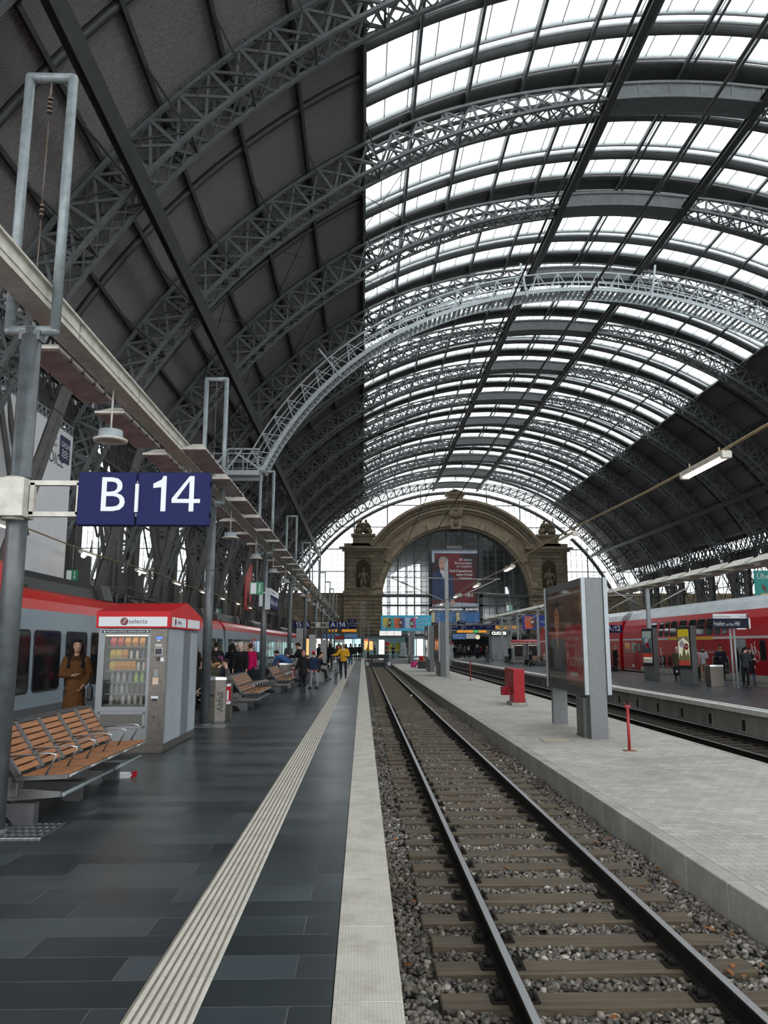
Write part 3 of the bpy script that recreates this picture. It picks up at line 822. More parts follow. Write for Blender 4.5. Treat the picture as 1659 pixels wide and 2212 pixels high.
# ---- white maintenance gantry under the roof
t = thing('maintenance_gantry', 'pale steel maintenance gantry arching under the roof, with railings and steps', 'gantry', (0,50.0,0))
GR0, GR1 = 27.15, 28.35
def GA(t, r, y):   # slightly flatter than the roof at the ends
    k = max(0, (abs(t)-25)/30); return Vector(arc(r-1.1*k*k, t, y))
b = MB(); d = MB(); s = MB(); hr = MB()
N = 40
GG = {(q,k): MB() for q in (-.75,.75) for k in (0,1)}
for sy in (-.75,.75):
    for i in range(N*2):
        a = -56+112*i/(N*2); c = -56+112*(i+1)/(N*2); u = (math.sin(R(a)),0,math.cos(R(a)))
        GG[sy,0].bar(GA(a,GR0,sy), GA(c,GR0,sy), .07, .26, u); GG[sy,1].bar(GA(a,GR1,sy), GA(c,GR1,sy), .08, .08, u); hr.bar(GA(a,GR0+.55,sy), GA(c,GR0+.55,sy), .04, .04, u)
    for i in range(N):
        a = -56+112*i/N; c = -56+112*(i+1)/N; m = (a+c)/2
        d.bar(GA(a,GR0,sy), GA(m,GR1,sy), .05, .05); d.bar(GA(m,GR1,sy), GA(c,GR0,sy), .05, .05); d.bar(GA(m,GR0,sy), GA(m,GR1,sy), .05, .05)
for i in range(150):
    a = -56+112*i/150
    s.bar(GA(a,GR0-.02,-.75), GA(a,GR0-.02,.75), .2 if abs(a) > 12 else .24, .04)
for i in range(N):
    a = -56+112*(i+.5)/N; d.bar(GA(a,GR1,-.75), GA(a,GR1,.75), .05, .05); d.bar(GA(a,GR0,-.75), GA(a+1.4,GR0,.75), .05, .05)
for a in (-56,-38.5,-9,9,38.5,56):
    hr.bar(GA(a,GR0-.3,-.8), GA(a,GR1+.9,-.8), .12, .12)
[q_.build('girder', GANTRY, t) for q_ in GG.values()]; d.build('lattice', GANTRY, t); s.build('step', GANTRY, t); hr.build('railing', GANTRY, t)
b = MB(); b.b2(-12.4,-6.6,-.9,.9,12.5,12.62)
for sy in (-.9,.9):
    b.b2(-12.4,-6.6,sy-.05,sy+.05,12.3,12.62)
    for k in range(7): b.bar((-12.4+k*.95,sy,12.6),(-12.4+k*.95,sy,13.7),.05)
    b.bar((-12.4,sy,13.7),(-6.6,sy,13.7),.06); b.bar((-12.4,sy,13.15),(-6.6,sy,13.15),.04)
b.bar((-9.6,-.9,12.6),(-8.6,-.9,14.0),.1); b.bar((-8.7,-.9,12.6),(-7.7,-.9,14.0),.1); b.bar((-8.6,-.9,14.),(-6.6,-.9,14.),.1)
b.build('landing', GANTRY, t)
# ================================================================ sandstone front at the end of the hall
FYY = 127.0
STONED = concrete('dark_sandstone', (.10,.078,.05), .4, 1.2, .3)  # darker stone tone for the figures and carvings
CZF = 8.5
def ring(b, r0, r1, y0, y1, a0=0, a1=180, n=60, xc=XC, zc=CZF):
    vs = []
    for i in range(n+1):
        t = R(a0+(a1-a0)*i/n)
        for r, y in ((r0,y0),(r1,y0),(r1,y1),(r0,y1)): vs.append((xc+r*math.cos(t), y, zc+r*math.sin(t)))
    fs = []
    for i in range(n):
        for k in range(4): fs.append((i*4+k, i*4+(k+1)%4, i*4+4+(k+1)%4, i*4+4+k))
    fs += [(3,2,1,0), tuple(n*4+k for k in range(4))]
    b.add(vs, fs, False)
b = MB()
# masonry wall with the arched opening: side walls low, arch ring in the middle
b.b2(-60, -3.0, FYY, FYY+1.6, -.1, 9.9); b.b2(33.2, 92, FYY, FYY+1.6, -.1, 9.9)
b.b2(-60, -3.2, FYY-.25, FYY+.2, 9.5, 9.95); b.b2(33.4, 92, FYY-.25, FYY+.2, 9.5, 9.95)
for k in range(14):  # rusticated courses
    z = 1.1+k*.6
    for xa, xb in ((-60,-3.2),(33.4,92)): b.b2(xa, xb, FYY-.05, FYY+.02, z, z+.52)
struct(b.build('wall_back', STONE))
b = MB()
ring(b, 12.0, 16.6, FYY, FYY+1.6)
for sx in (-1,1): b.b2(XC+sx*18.05, XC+sx*12.02, FYY, FYY+1.6, -.1, 8.5); b.b2(XC+sx*18.05, XC+sx*15.6, FYY, FYY+1.6, 8.5, 17.0)
ring(b, 12.0, 12.4, FYY-.15, FYY+.05); ring(b, 12.4, 13.0, FYY-.6, FYY+.05); ring(b, 13.0, 13.5, FYY-.25, FYY+.05)
ring(b, 14.6, 15.0, FYY-.45, FYY+.05, 33, 147); ring(b, 15.0, 15.4, FYY-.8, FYY+.05, 33, 147); ring(b, 16.0, 16.3, FYY-1.2, FYY+.3, 33, 147); ring(b, 16.3, 16.7, FYY-1.6, FYY+1.8, 33, 147)
for i in range(121):    # dentils
    t = 33+114*i/120
    ring(b, 15.5, 15.95, FYY-.95, FYY+.05, t-.35, t+.35, 1)
for i in range(9):      # carved blocks on the inner moulding
    t = 12+156*i/8
    ring(b, 12.3, 13.4, FYY-.85, FYY, t-1.7, t+1.7, 3)
b.build('wall_arch', [STONEC]); struct(bpy.data.objects['wall_arch'])
def pier(sx, lab):
    t = thing('stone_pier', lab, 'pier', (XC+sx*15.05, FYY, 0))
    b = MB()
    b.b2(-3.05,3.05,-.6,0,-.1,10.0); b.b2(-3.05,3.05,-.5,0,10.0,17.0)
    for k in range(15): b.b2(-3.12,3.12,-.7,-.55,.9+k*.6,.9+k*.6+.5)
    b.b2(-3.3,3.3,-1.0,-.26,9.6,10.0); b.b2(-3.2,3.2,-.85,0,10.0,10.3)
    b.prism([(-1.1+2.2*k/8, .75*math.sin(PI*k/8)) for k in range(9)], (0,-1.0,10.3), (1,0,0), (0,0,1), (0,.5,0))
    b.b2(-2.7,-1.3,-.75,-.4,10.6,16.6); b.b2(1.3,2.7,-.75,-.4,10.6,16.6); b.b2(-1.3,1.3,-.75,-.4,15.5,16.6)
    b.build('shaft', STONE, t)
    b = MB(); b.b2(-3.4,3.4,-1.0,0,16.6,17.0); b.b2(-3.9,3.9,-1.4,0,17.0,17.3); b.b2(-3.1,3.1,-.9,0,17.3,17.9); b.build('cornice', STONEC, t)
    b = MB(); b.b2(-1.7,1.7,-.8,1.4,17.9,19.1); b.b2(-2.0,2.0,-1.1,1.5,19.1,19.45); b.b2(-1.9,1.9,-.9,1.5,17.5,17.9); b.build('pedestal', STONEC, t)
    b = MB()   # seated figure in the wall niche
    b.ell((0,-.62,11.6),(.6,.35,.55)); b.ell((0,-.6,12.6),(.5,.33,.8)); b.ell((.05,-.65,13.65),(.22,.22,.28)); b.tube([(-.45,-.6,13.1),(-.75,-.8,12.4),(-.3,-.95,12.1)],[.18,.14,.1],8); b.tube([(.45,-.6,13.1),(.8,-.7,12.5),(.7,-.9,11.9)],[.18,.14,.1],8)
    b.tube([(-.25,-.9,12.0),(-.3,-1.05,11.4),(-.3,-.9,10.7)],[.25,.2,.16],8); b.tube([(.25,-.9,12.0),(.32,-1.05,11.4),(.3,-.9,10.7)],[.25,.2,.16],8)
    b.b2(-.8,.8,-1.1,-.5,10.4,10.75)
    b.build('niche_figure', STONED, t)
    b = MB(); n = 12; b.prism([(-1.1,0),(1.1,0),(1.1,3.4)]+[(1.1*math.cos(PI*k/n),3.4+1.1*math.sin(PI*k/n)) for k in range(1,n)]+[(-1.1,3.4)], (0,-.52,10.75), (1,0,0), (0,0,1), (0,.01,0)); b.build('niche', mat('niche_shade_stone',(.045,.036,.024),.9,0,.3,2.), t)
    b = MB()   # pair of seated figures on top
    for q in (-.75,.75):
        b.ell((q,0,20.0),(.75,.7,.65)); b.ell((q*.8,.1,20.85),(.5,.42,.65)); b.ell((q*.55,.05,21.65),(.24,.26,.3))
        b.tube([(q*1.0,-.1,21.2),(q*1.6,-.3,20.6),(q*1.3,-.7,20.2)],[.2,.16,.12],8); b.tube([(q,-.5,20.1),(q*1.2,-.9,19.9),(q*1.3,-.95,19.45)],[.3,.24,.16],8)
    b.ell((0,.1,20.6),(.5,.5,.9)); b.build('sculpture', STONED, t)
    return t
pier(-1, 'sandstone pier left of the great arch, with niche figure and sculpture on top'); pier(1, 'sandstone pier right of the great arch, with niche figure and sculpture on top')
t = thing('keystone_block', 'carved sandstone block crowning the great arch', 'stone ornament', (XC, FYY, 0))
b = MB(); b.b2(-1.7,1.7,-1.0,1.5,25.12,25.3); b.b2(-1.3,1.3,-.7,1.3,25.3,26.0); b.b2(-1.6,1.6,-1.,1.5,26.0,26.25); b.prism([(-1.5,0),(1.5,0),(.9,.35),(0,.6),(-.9,.35)],(0,-.9,26.25),(1,0,0),(0,0,1),(0,2,0)); b.build('block', STONEC, t)
b = MB(); b.b2(-.8,.8,-.78,-.7,25.4,25.9); b.build('plaque', STONE, t)
t = thing('carved_keystone', 'carved sandstone keystone figure hanging into the great arch', 'stone ornament', (XC, FYY, 0))
b = MB(); b.prism([(-.8,0),(.8,0),(1.2,3.6),(-1.2,3.6)],(0,-.9,20.3),(1,0,0),(0,0,1),(0,.6,0)); b.build('block', STONEC, t)
b = MB(); b.ell((0,-1.,22.6),(.55,.4,.75)); b.ell((0,-1.15,23.4),(.3,.3,.36)); b.ell((-.7,-.95,22.5),(.3,.3,.5)); b.ell((.7,-.95,22.5),(.3,.3,.5)); b.ell((0,-1.,21.3),(.45,.3,.6)); b.build('carving', STONED, t)
# glazed end screen above the stone
MULL = mat('screen_mullion', (.10,.12,.125), .5, .1, .1, 3.)
def endscreen():
    g = MB(); y = 128.9; n = 60
    g.add([arc(29.6, -75+150*i/n, y) for i in range(n+1)], [tuple(range(n, -1, -1))], False)
    m = MB()
    k = 0; x = XC-27.6
    while x <= XC+27.7:
        dz = math.sqrt(max(0, 29.5**2-(x-XC)**2))
        top = ZC+dz; w = .2 if k % 6 == 0 else .07
        if top > 10: m.b2(x-w/2, x+w/2, y-.06, y+.06, 9.9, top)
        x += .92; k += 1
    z = 9.9; k = 0
    while z < 27.4:
        dx = math.sqrt(max(0, 29.5**2-(z-ZC)**2)); w = .17 if k % 4 == 0 else .06
        m.b2(XC-dx, XC+dx, y-.05, y+.05, z-w/2, z+w/2); z += .92; k += 1
    return g, m
DIMGL = glassmat('dimmed_glass', (.6,.62,.62), .05, .1, .4)  # tint darkened on purpose, dims the daylight from the neighbouring halls
g, m = endscreen()
o = struct(g.build('window_60', GLASS)); m.build('window_frame', MULL, o)
for k, xo in ((61, -52.8), (62, 52.8)):
    o = struct(g.build(f'window_{k}', DIMGL, loc=(xo,0,0))); m.build('window_frame', MULL, o)
# dark steel frame line along the underside of the last arch
b = MB(); shell(b, 28.4, 28.9, -70, 70, 128.6, 129.0, 70); struct(b.build('trim_10', STEELD))
# great arched window
g = MB(); n = 40; yw = 128.2
g.add([(XC+12.05*math.cos(PI*i/n), yw, CZF+12.05*math.sin(PI*i/n)) for i in range(n+1)]+[(XC-12.05,yw,3.0),(XC+12.05,yw,3.0)], [tuple(range(n+3))], False)
WGL = glassmat('dim_arch_glass', (.62,.68,.68), .12, .1)
o = struct(g.build('window_63', WGL))
m = MB()
def vbar(x, w, d=.3):
    h = math.sqrt(max(0, 12.05**2-(x-XC)**2)); m.b2(x-w/2, x+w/2, yw-d, yw+.05, 3.0, CZF+h)
for x in (-4.1, 4.1): vbar(XC+x, .5, .5)
for x in (-9.4,-6.7,6.7,9.4,-1.4,1.4): vbar(XC+x, .22)
x = -11.5
while x < 11.6: vbar(XC+x, .055, .1); x += .85
z = 3.4; k = 0
while z < 20.2:
    h = 12.05 if z < CZF else math.sqrt(max(0, 12.05**2-(z-CZF)**2))
    m.b2(XC-h, XC+h, yw-.1, yw+.05, z-.027, z+.027); z += .85
for z, w in ((9.55,.4),(8.0,.3),(5.6,.4)): m.b2(XC-12.0, XC+12.0, yw-.5, yw+.05, z-w/2, z+w/2)
m.build('window_frame', mat('arch_window_frame', (.03,.037,.038), .5, 0, .1, 3.), o)
# entrance hall behind the window: far wall opening shaped to make the window's left part bright
HALLW = mat('entrance_hall_wall', (.11,.12,.12), .8, 0, .15, .5)
b = MB(); Y2 = 152.
ring(b, 13.6, 13.9, 129.2, Y2+.5); b.b2(1.2,1.5,129.2,Y2,-.1,8.6); b.b2(28.7,29.,129.2,Y2,-.1,8.6)
b.b2(15,27.5,Y2,Y2+.4,-.1,16); b.b2(1.5,15,Y2,Y2+.4,-.1,7.0); b.b2(26,29,Y2,Y2+.4,-.1,11)
n = 20; pts = [(15.1,22.2)]+[(XC+13.7*math.cos(PI*(.5+.5*k/n)), CZF+13.7*math.sin(PI*(.5+.5*k/n))) for k in range(n)]+[(1.5,12.)]+[(1.6+9.5*k/n, 12.0+5.2*math.sin(PI*.5*k/n)) for k in range(n+1)]+[(11.1,7.0),(15.1,7)]
b.prism(pts, (0,Y2,0), (1,0,0), (0,0,1), (0,.4,0))
b.prism([(15.1,15)]+[(XC+13.7*math.cos(PI*.5*k/n), CZF+13.7*math.sin(PI*.5*k/n)) for k in range(4,n+1)], (0,Y2,0), (1,0,0), (0,0,1), (0,.4,0))
b.b2(4.6,5.3,Y2-.2,Y2+.2,7,18); b.b2(8.2,8.7,Y2-.2,Y2+.2,7,19)
struct(b.build('wall_entrance_hall', HALLW))
# dark doorway arch in the left wall
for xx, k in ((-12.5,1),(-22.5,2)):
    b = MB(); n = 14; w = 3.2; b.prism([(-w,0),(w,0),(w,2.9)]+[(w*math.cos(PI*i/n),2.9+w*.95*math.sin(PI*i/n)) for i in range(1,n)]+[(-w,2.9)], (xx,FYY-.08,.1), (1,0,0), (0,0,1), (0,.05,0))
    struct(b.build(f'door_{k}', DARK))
    b = MB(); ring(b, 3.2, 3.8, FYY-.25, FYY, 0, 180, 24, xx, 3.0); struct(b.build('trim_11', STONEC))
# ================================================================ left platform: posts, lighting beam, lamps, signs
PX, PY0, PP = -3.25, 7.4, 9.4
POSTY = [PY0+PP*k for k in range(10)]
where = ['carrying the near blue track sign','just in front of the waste bin','behind the second bench','behind the third bench','just beyond the children','at the far blue track sign','seventh along the left platform','eighth along the left platform','ninth along the left platform','last along the left platform']
def post(y, lab, far):
    t = thing('platform_post', lab, 'post', (PX,y,0), 0, 'posts of the left platform')
    b = MB(); b.cyl((0,0,.0), .095, 4.62, 20); b.cyl((0,0,3.2), .1, .012, 20); b.cyl((0,0,0), .13, .05, 20); b.build('pole', POSTM, t)
    b = MB()
    for a_, c_ in (((-.22,0,4.68),(-.22,0,7.45)),((-.22,0,7.45),(.22,0,7.45)),((.22,0,7.45),(.22,0,4.68)),((.22,0,4.68),(-.22,0,4.68))): b.tube([a_,c_], .05, 12); b.ell(a_, .05, 12, 8)
    b.build('frame', TUBEM, t)
    b = MB(); b.cyl((0,0,4.5), .07, .2, 12); b.box((0,0,4.62),(.2,.12,.1)); b.build('bracket', POSTM, t)
    b = MB(); b.tube([(0,0,7.45),(0,0,7.2)],.012,6)
    for k in range(4): b.cyl((0,0,7.2-k*.05), .026, .025, 10)
    b.tube([(0,0,6.95),(0,0,6.0)],.008,5)
    for k in range(3): b.cyl((0,0,6.0-k*.05), .022, .025, 10)
    b.tube([(0,0,5.85),(0,0,5.16)],.008,5); b.build('insulator', mat('insulator_brown',(.07,.05,.035),.4), t)
    return t
p0 = None
for i, y in enumerate(POSTY):
    lab = 'dark grey post with a tall tube frame, '+where[i]
    p0 = post(y, lab, 0) if p0 is None else dup(p0, (PX,y,0), label=lab) and p0
def grate(x, y, lab):
    t = thing('floor_grate', lab, 'grate', (x,y,.0), 0, 'drain grates in the slate floor')
    b = MB(); b.b2(-.42,.42,-.3,.3,-.01,.002); b.build('pit', DARK, t)
    b = MB()
    for k in range(14):
        xx = -.4+k*.0615
        b.box((xx,0,.006),(.028,.58,.008))
    for k in range(5): b.box((0,-.28+k*.14,.005),(.82,.014,.006))
    b.build('bars', CHROME, t)
grate(PX+.08, 7.5, 'perforated steel drain grate at the foot of the post with the blue sign')
grate(PX+.05, 16.75, 'perforated steel drain grate at the foot of the post in front of the waste bin')
# lighting beam
t = thing('lighting_beam', 'long off-white lighting beam running above the left platform through the post frames', 'beam', (PX,0,0))
b = MB(); b.b2(-.1,.1,2.,99,4.96,5.16); b.b2(-.14,.14,2.,99,5.16,5.185); b.b2(-.125,.125,2.,99,4.94,4.96); b.b2(-.112,-.1,2,99,5.03,5.05); b.b2(.1,.112,2,99,5.03,5.05); b.build('trunk', CREAM, t)
b = MB()
for k in range(41): b.b2(-.106,.106,2.35*k+1.3,2.35*k+1.32,4.95,5.17)
b.build('joint', GREYP, t)
# box floodlights hanging under the beam
HOUS = mat('lamp_housing', (.42,.40,.35), .45, 0, .2, 8.)
LENS = mat('lamp_lens', (.26,.21,.185), .25, 0, .3, 3., 0)
def flood():
    b = MB(); T = [(-.08,-.68),(.08,-.68),(.08,.68),(-.08,.68)]; B_ = [(-.2,-.98),(.2,-.98),(.2,.98),(-.2,.98)]
    b.add([(x,y,.14) for x,y in T]+[(x,y,0) for x,y in B_], [(0,1,2,3),(0,4,5,1),(1,5,6,2),(2,6,7,3),(3,7,4,0)], False)
    b.b2(-.21,.21,-.99,.99,-.03,0)
    l = MB(); l.b2(-.18,.18,-.94,.94,-.038,-.03)
    c = MB()
    for sx in (-.2,.2):
        for yy in (-.6,-.2,.2,.6): c.box((sx,yy,-.025),(.03,.05,.04))
    return b, l, c
fb, fl, fc = flood(); f0 = None; n = 0
for side, ks in ((-1, range(0, 36)), (1, range(2, 36))):
    for k in ks:
        y = 9.35+2.45*k
        if y > 97: continue
        s_ = 'left' if side < 0 else 'right'
        lab = f'off-white box floodlight on the {s_} of the platform beam, number {k+1-(0 if side<0 else 2)} from the near end' if k > (0 if side<0 else 2) else f'off-white box floodlight nearest the camera on the {s_} of the platform beam'
        loc = (PX+side*.33, y, 4.9 if side < 0 else 5.0)
        if f0 is None:
            f0 = thing('box_floodlight', lab, 'lamp', loc, 0, 'box floodlights on the left platform beam')
            fb.build('housing', HOUS, f0); fl.build('lens', LENS, f0); fc.build('clip', STEELD, f0)
        else: dup(f0, loc, label=lab)
# pendant lamps on rods
def pendant():
    r = MB(); r.tube([(0,0,.1),(0,0,.7)], .013, 6)
    h = MB(); h.lathe([(.1,.13),(.15,.12),(.155,.02),(.155,0)], n=24)
    m = MB(); m.lathe([(.155,.02),(.215,.0),(.215,-.022),(.14,-.03),(.12,-.01)], n=24)
    return r, h, m
pr, ph_, pm = pendant(); q0 = None
for k in range(18):
    y = 10.0+4.7*k
    if abs((y-PY0) % PP) < .3: continue
    lab = 'round pendant lamp on a rod under the left platform beam, ' + ('nearest the camera' if k == 0 else f'{ORD[k]} from the camera')
    if q0 is None:
        q0 = thing('pendant_lamp', lab, 'lamp', (PX-.03,y,4.27), 0, 'pendant lamps of the left platform')
        pr.build('rod', CREAM, q0); ph_.build('housing', mat('pendant_grey',(.22,.25,.26),.4,0,.1,8.), q0); pm.build('rim', HOUS, q0)
    else: dup(q0, (PX-.03,y,4.27), label=lab)
# platform number signs
def numsign(x, y, z, items, lab, sc=1.):
    """items: list of (x0, x1, text, kind)"""
    t = thing('track_sign', lab, 'sign', (x,y,z))
    b = MB(); b.bbox((0,0,.25),(.28,.28,.36),.01); b.cyl((0,0,.05),.1,.4,16); b.build('clamp_box', CREAM, t)
    lo = min(i[0] for i in items); hi = max(i[1] for i in items)
    b = MB()
    for zz in (.4,.105): b.b2(min(0,lo),max(0,hi) if hi > 0 else 0,-.03,.03,zz-.022,zz+.022)
    for xx in (.17,.6) if hi > 0 else (-.17,-.6): b.b2(xx-.02,xx+.02,-.03,.03,.1,.4)
    b.build('arm', CREAM, t)
    for (x0, x1, tx, kd) in items:
        if kd == 'bar':
            b = MB(); b.b2(x0,x1,-.075,-.04,.12,.385); b.build('divider', WLET, t); continue
        b = MB(); b.bbox(((x0+x1)/2,0,.25),(x1-x0,.1,.5),.006,seg=1); p = b.build('panel', NAVY, t)
        b = MB()
        if tx[0] == '1':
            w1 = .046; xl = kd-.2; zb = .13; hh = .335
            b.prism([(.075,0),(.075+w1,0),(.075+w1,hh),(.09,hh),(.075,.3),(0,.262),(0,.22),(.075,.228)], (xl-.03,-.0505,zb), (1,0,0), (0,0,1), (0,-.004,0))
            if tx[1:] == '4':
                b.prism([(.16,0),(.204,0),(.204,.08),(.262,.08),(.262,.118),(.204,.118),(.204,hh),(.16,hh),(0,.122),(0,.08),(.16,.08)], (xl+.145,-.0505,zb), (1,0,0), (0,0,1), (0,-.004,0)); b.cur = 1; b.prism([(.046,.118),(.16,.118),(.16,.285)], (xl+.145,-.0546,zb), (1,0,0), (0,0,1), (0,-.0006,0)); b.cur = 0
            else: b.text(tx[1:], (xl+.15,-.0505,zb), (1,0,0), (0,0,1), .335, .004, 'L', bold=.012)
        else: b.text(tx, (kd, -.0505, .13), (1,0,0), (0,0,1), .335, .004, 'C')
        b.build('lettering', [WLET, NAVY], p)
    return t
numsign(PX, 7.3, 2.735, [(.6,1.135,'B',.93),(1.135,1.165,'','bar'),(1.15,1.82,'14',1.525)], 'navy blue B 14 track sign on a white arm from the nearest post')
numsign(PX+.2, 54.2, 2.75, [(.78,1.3,'A',1.04),(1.32,1.345,'','bar'),(1.35,1.98,'14',1.68),(-1.6,-1.0,'15',-1.25),(-.98,-.955,'','bar'),(-.95,-.5,'A',-.72)], 'far navy blue track sign with A 14 and 15 A on both arms')
# station name sign on the third post
SIGNW = mat('sign_white', (.60,.61,.62), .45, 0, .05, 5.)
t = thing('station_name_sign', 'station name sign, white over navy, edge on beside the third post of the left platform', 'sign', (-3.12,0,0))
b = MB(); b.bbox((0,27.45,3.07),(.14,2.7,.42),.01); b.build('name_panel', NAVY, t)
b = MB(); b.bbox((0,27.45,3.4),(.14,2.7,.2),.01); b.build('top_panel', SIGNW, t)
b = MB(); b.box((0,26.07,3.15),(.17,.06,.7)); b.box((-.22,26.07,3.1),(.12,.06,.4)); b.box((-.1,26.1,3.35),(.3,.1,.06)); b.build('end_cap', LGREYP, t)
b = MB(); b.text('Frankfurt', (.0715,26.3,2.99),(0,1,0),(0,0,1),.2,.003); b.text('am Main', (.0715,27.35,2.99),(0,1,0),(0,0,1),.13,.003); b.text('Hbf', (.0715,28.0,2.99),(0,1,0),(0,0,1),.2,.003); b.build('lettering', WLET, t)
b = MB(); b.text('Internationale Messestadt', (.0715,26.3,3.37),(0,1,0),(0,0,1),.085,.003); b.build('small_lettering', DLET, t)
# emergency exit style signs: white left, green right with an arrow
def exitsign(x, y, z, s, rod, lab):
    t = thing('door_arrow_sign', lab, 'sign', (x,y,z), 0, 'green and white arrow signs')
    b = MB(); b.box((0,0,0),(s*1.06,.05,s)); p = b.build('plate', GREENS, t)
    b = MB(); b.box((-s*.24,-.028,0),(s*.44,.01,s*.84)); b.build('white_field', WLET, p)
    b = MB(); b.box((s*.26,-.028,s*.06),(s*.06,.01,s*.68)); b.prism([(-s*.14,0),(s*.14,0),(0,-s*.2)],(s*.26,-.033,-s*.14),(1,0,0),(0,0,1),(0,.01,0)); b.build('arrow', WLET, p)
    b = MB(); b.tube([(0,0,s/2),(0,0,s/2+rod)], .018, 6); b.build('rod', TUBEM, t)
    return t
exitsign(-3.25, 24.25, 3.36, .38, 1.42, 'green and white arrow sign hung by the lighting beam, before the station name sign')
# slim vitrine columns far along the left platform
PILL = mat('pillar_grey', (.30,.30,.29), .5, 0, .1, 3.)
for i,(x,y,w,h) in enumerate(((-4.05,52.,.46,2.75),(-3.15,50.,.36,2.3),(-2.72,56.,.4,2.05),(-2.35,58.5,.3,2.0))):
    t = thing('info_column', ['tall grey information column under the far 15 sign','tall grey information column under the far left letter A sign','lower pale information column beyond the children','slim pale information column, last of the row beyond the children'][i], 'display', (x,y,0))
    b = MB(); b.bbox((0,0,h/2),(w,.7,h),.02); b.build('body', PILL, t); b = MB(); b.box((w/2,0,h*.62),(.02,.55,h*.6)); b.build('poster', mat('poster_pale',(.4,.42,.4),.5), t)

# ================================================================ benches
WOOD = woodmat('bench_wood', (.20,.072,.02), (.33,.135,.045), 1., 1, .45)
WOODD = woodmat('bench_wood_dark', (.16,.06,.025), (.25,.1,.05), 1., 1, .5)
BFR = mat('bench_frame', (.10,.10,.10), .4, .5, .15, 10.)
BCH = mat('bench_tube', (.36,.36,.36), .3, .9, .1, 10.)
BFT = mat('bench_foot', (.05,.05,.052), .55, 0, .2, 10.)
def bench(name, loc, n, lab, legs, holes=False, label_extra=None):
    """back-to-back bench, seats run along +Y from the near end"""
    t = thing(name, lab, 'bench', loc, 0, 'back-to-back benches of the left platform')
    W = .545
    for s in (1, -1):
        for k in range(n):
            y0 = k*W; yc = y0+W/2; w = .475
            # seat: slats along Y
            b = MB()
            bb = Vector((s*.36,0,.44)); ff = Vector((s*.79,0,.46))
            for j in range(7):
                a = bb.lerp(ff, (j+.5)/7); b.bbox((a.x,yc,a.z),(.052,w,.02),.004,seg=1)
            b.build('seat', WOOD, t)
            b = MB(); lo = Vector((s*.345,0,.47)); hi = Vector((s*.06,0,.86)); d = (hi-lo).normalized(); nrm = Vector((-d.z*-s,0,d.x*s)).normalized()
            ang = math.atan2(d.x, d.z)
            for j in range(7):
                a = lo.lerp(hi, (j+.5)/7); 
                b.bbox((a.x,yc,a.z),(.02,w,.056),.004,(0,ang,0),1)
                if holes:
                    pass
            b.build('backrest', WOOD, t)
            b = MB()
            for yy in (y0+.02, y0+W-.02):
                b.bar((s*.345,yy,.45),(s*.045,yy,.87),.045,.05,(0,0,1)); b.bar((s*.33,yy,.425),(s*.8,yy,.445),.03,.04)
            b.bar((s*.045,y0+.01,.875),(s*.045,y0+W-.01,.875),.045,.02)
            b.build('seat_frame', BFR, t)
            b = MB(); b.tube([(s*.81,y0+.035,.447),(s*.81,y0+W-.035,.447)],.014,8); b.build('front_tube', BCH, t)
        for k in range(n+1):
            y = k*W
            b = MB(); b.tube([(s*.24,y,.62),(s*.62,y,.655),(s*.685,y,.64),(s*.68,y,.61),(s*.6,y,.46)],.0095,8); b.build('armrest', BCH, t)
        L = n*W
        for (a, c) in ((.1,L*.57),(L*.62,L-.05)):
            b = MB(); b.tube([(s*.74,a,.27),(s*.74,c,.27)],.02,8); b.build('foot_rail', mat('foot_rail_paint',(.16,.19,.19),.35,.2,.1,10.), t)
    L = n*W
    b = MB(); b.b2(-.06,.06,-.02,L+.02,.33,.42); b.b2(-.3,.3,-.02,0,.34,.44); b.b2(-.3,.3,L,L+.02,.34,.44); b.build('beam', BFR, t)
    for y in legs:
        b = MB(); b.prism([(-.5,0),(-.34,0),(-.22,.12),(.22,.12),(.34,0),(.5,0),(.5,.2),(-.5,.2)], (0,y-.06,0), (1,0,0), (0,0,1), (0,.12,0)); b.build('foot', BFT, t)
        b = MB(); b.cyl((.28,y,.2),.02,.12,8); b.cyl((-.28,y,.2),.02,.12,8); b.bbox((.28,y,.32),(.12,.14,.14),.01); b.bbox((-.28,y,.32),(.12,.14,.14),.01); b.prism([(-.3,.33),(.3,.33),(.72,.3),(.72,.25),(.3,.22),(-.3,.22),(-.72,.25),(-.72,.3)],(0,y-.02,0),(1,0,0),(0,0,1),(0,.04,0)); b.build('leg', BFR, t)
    return t
b1 = bench('platform_bench', (-3.52,7.65,0), 5, 'orange-brown slatted bench with grey arm loops, nearest the camera at the left edge', (.1,1.3,2.6))
b2 = dup(b1, (-3.42,20.6,0), label='slatted brown bench behind the waste bin with passengers on its far side')
b3 = dup(b1, (-3.36,28.3,0), label='slatted brown bench next to the children, third from the camera')
b4 = dup(b1, (-2.98,37.3,0), label='bench beyond the children with seated passengers on it')
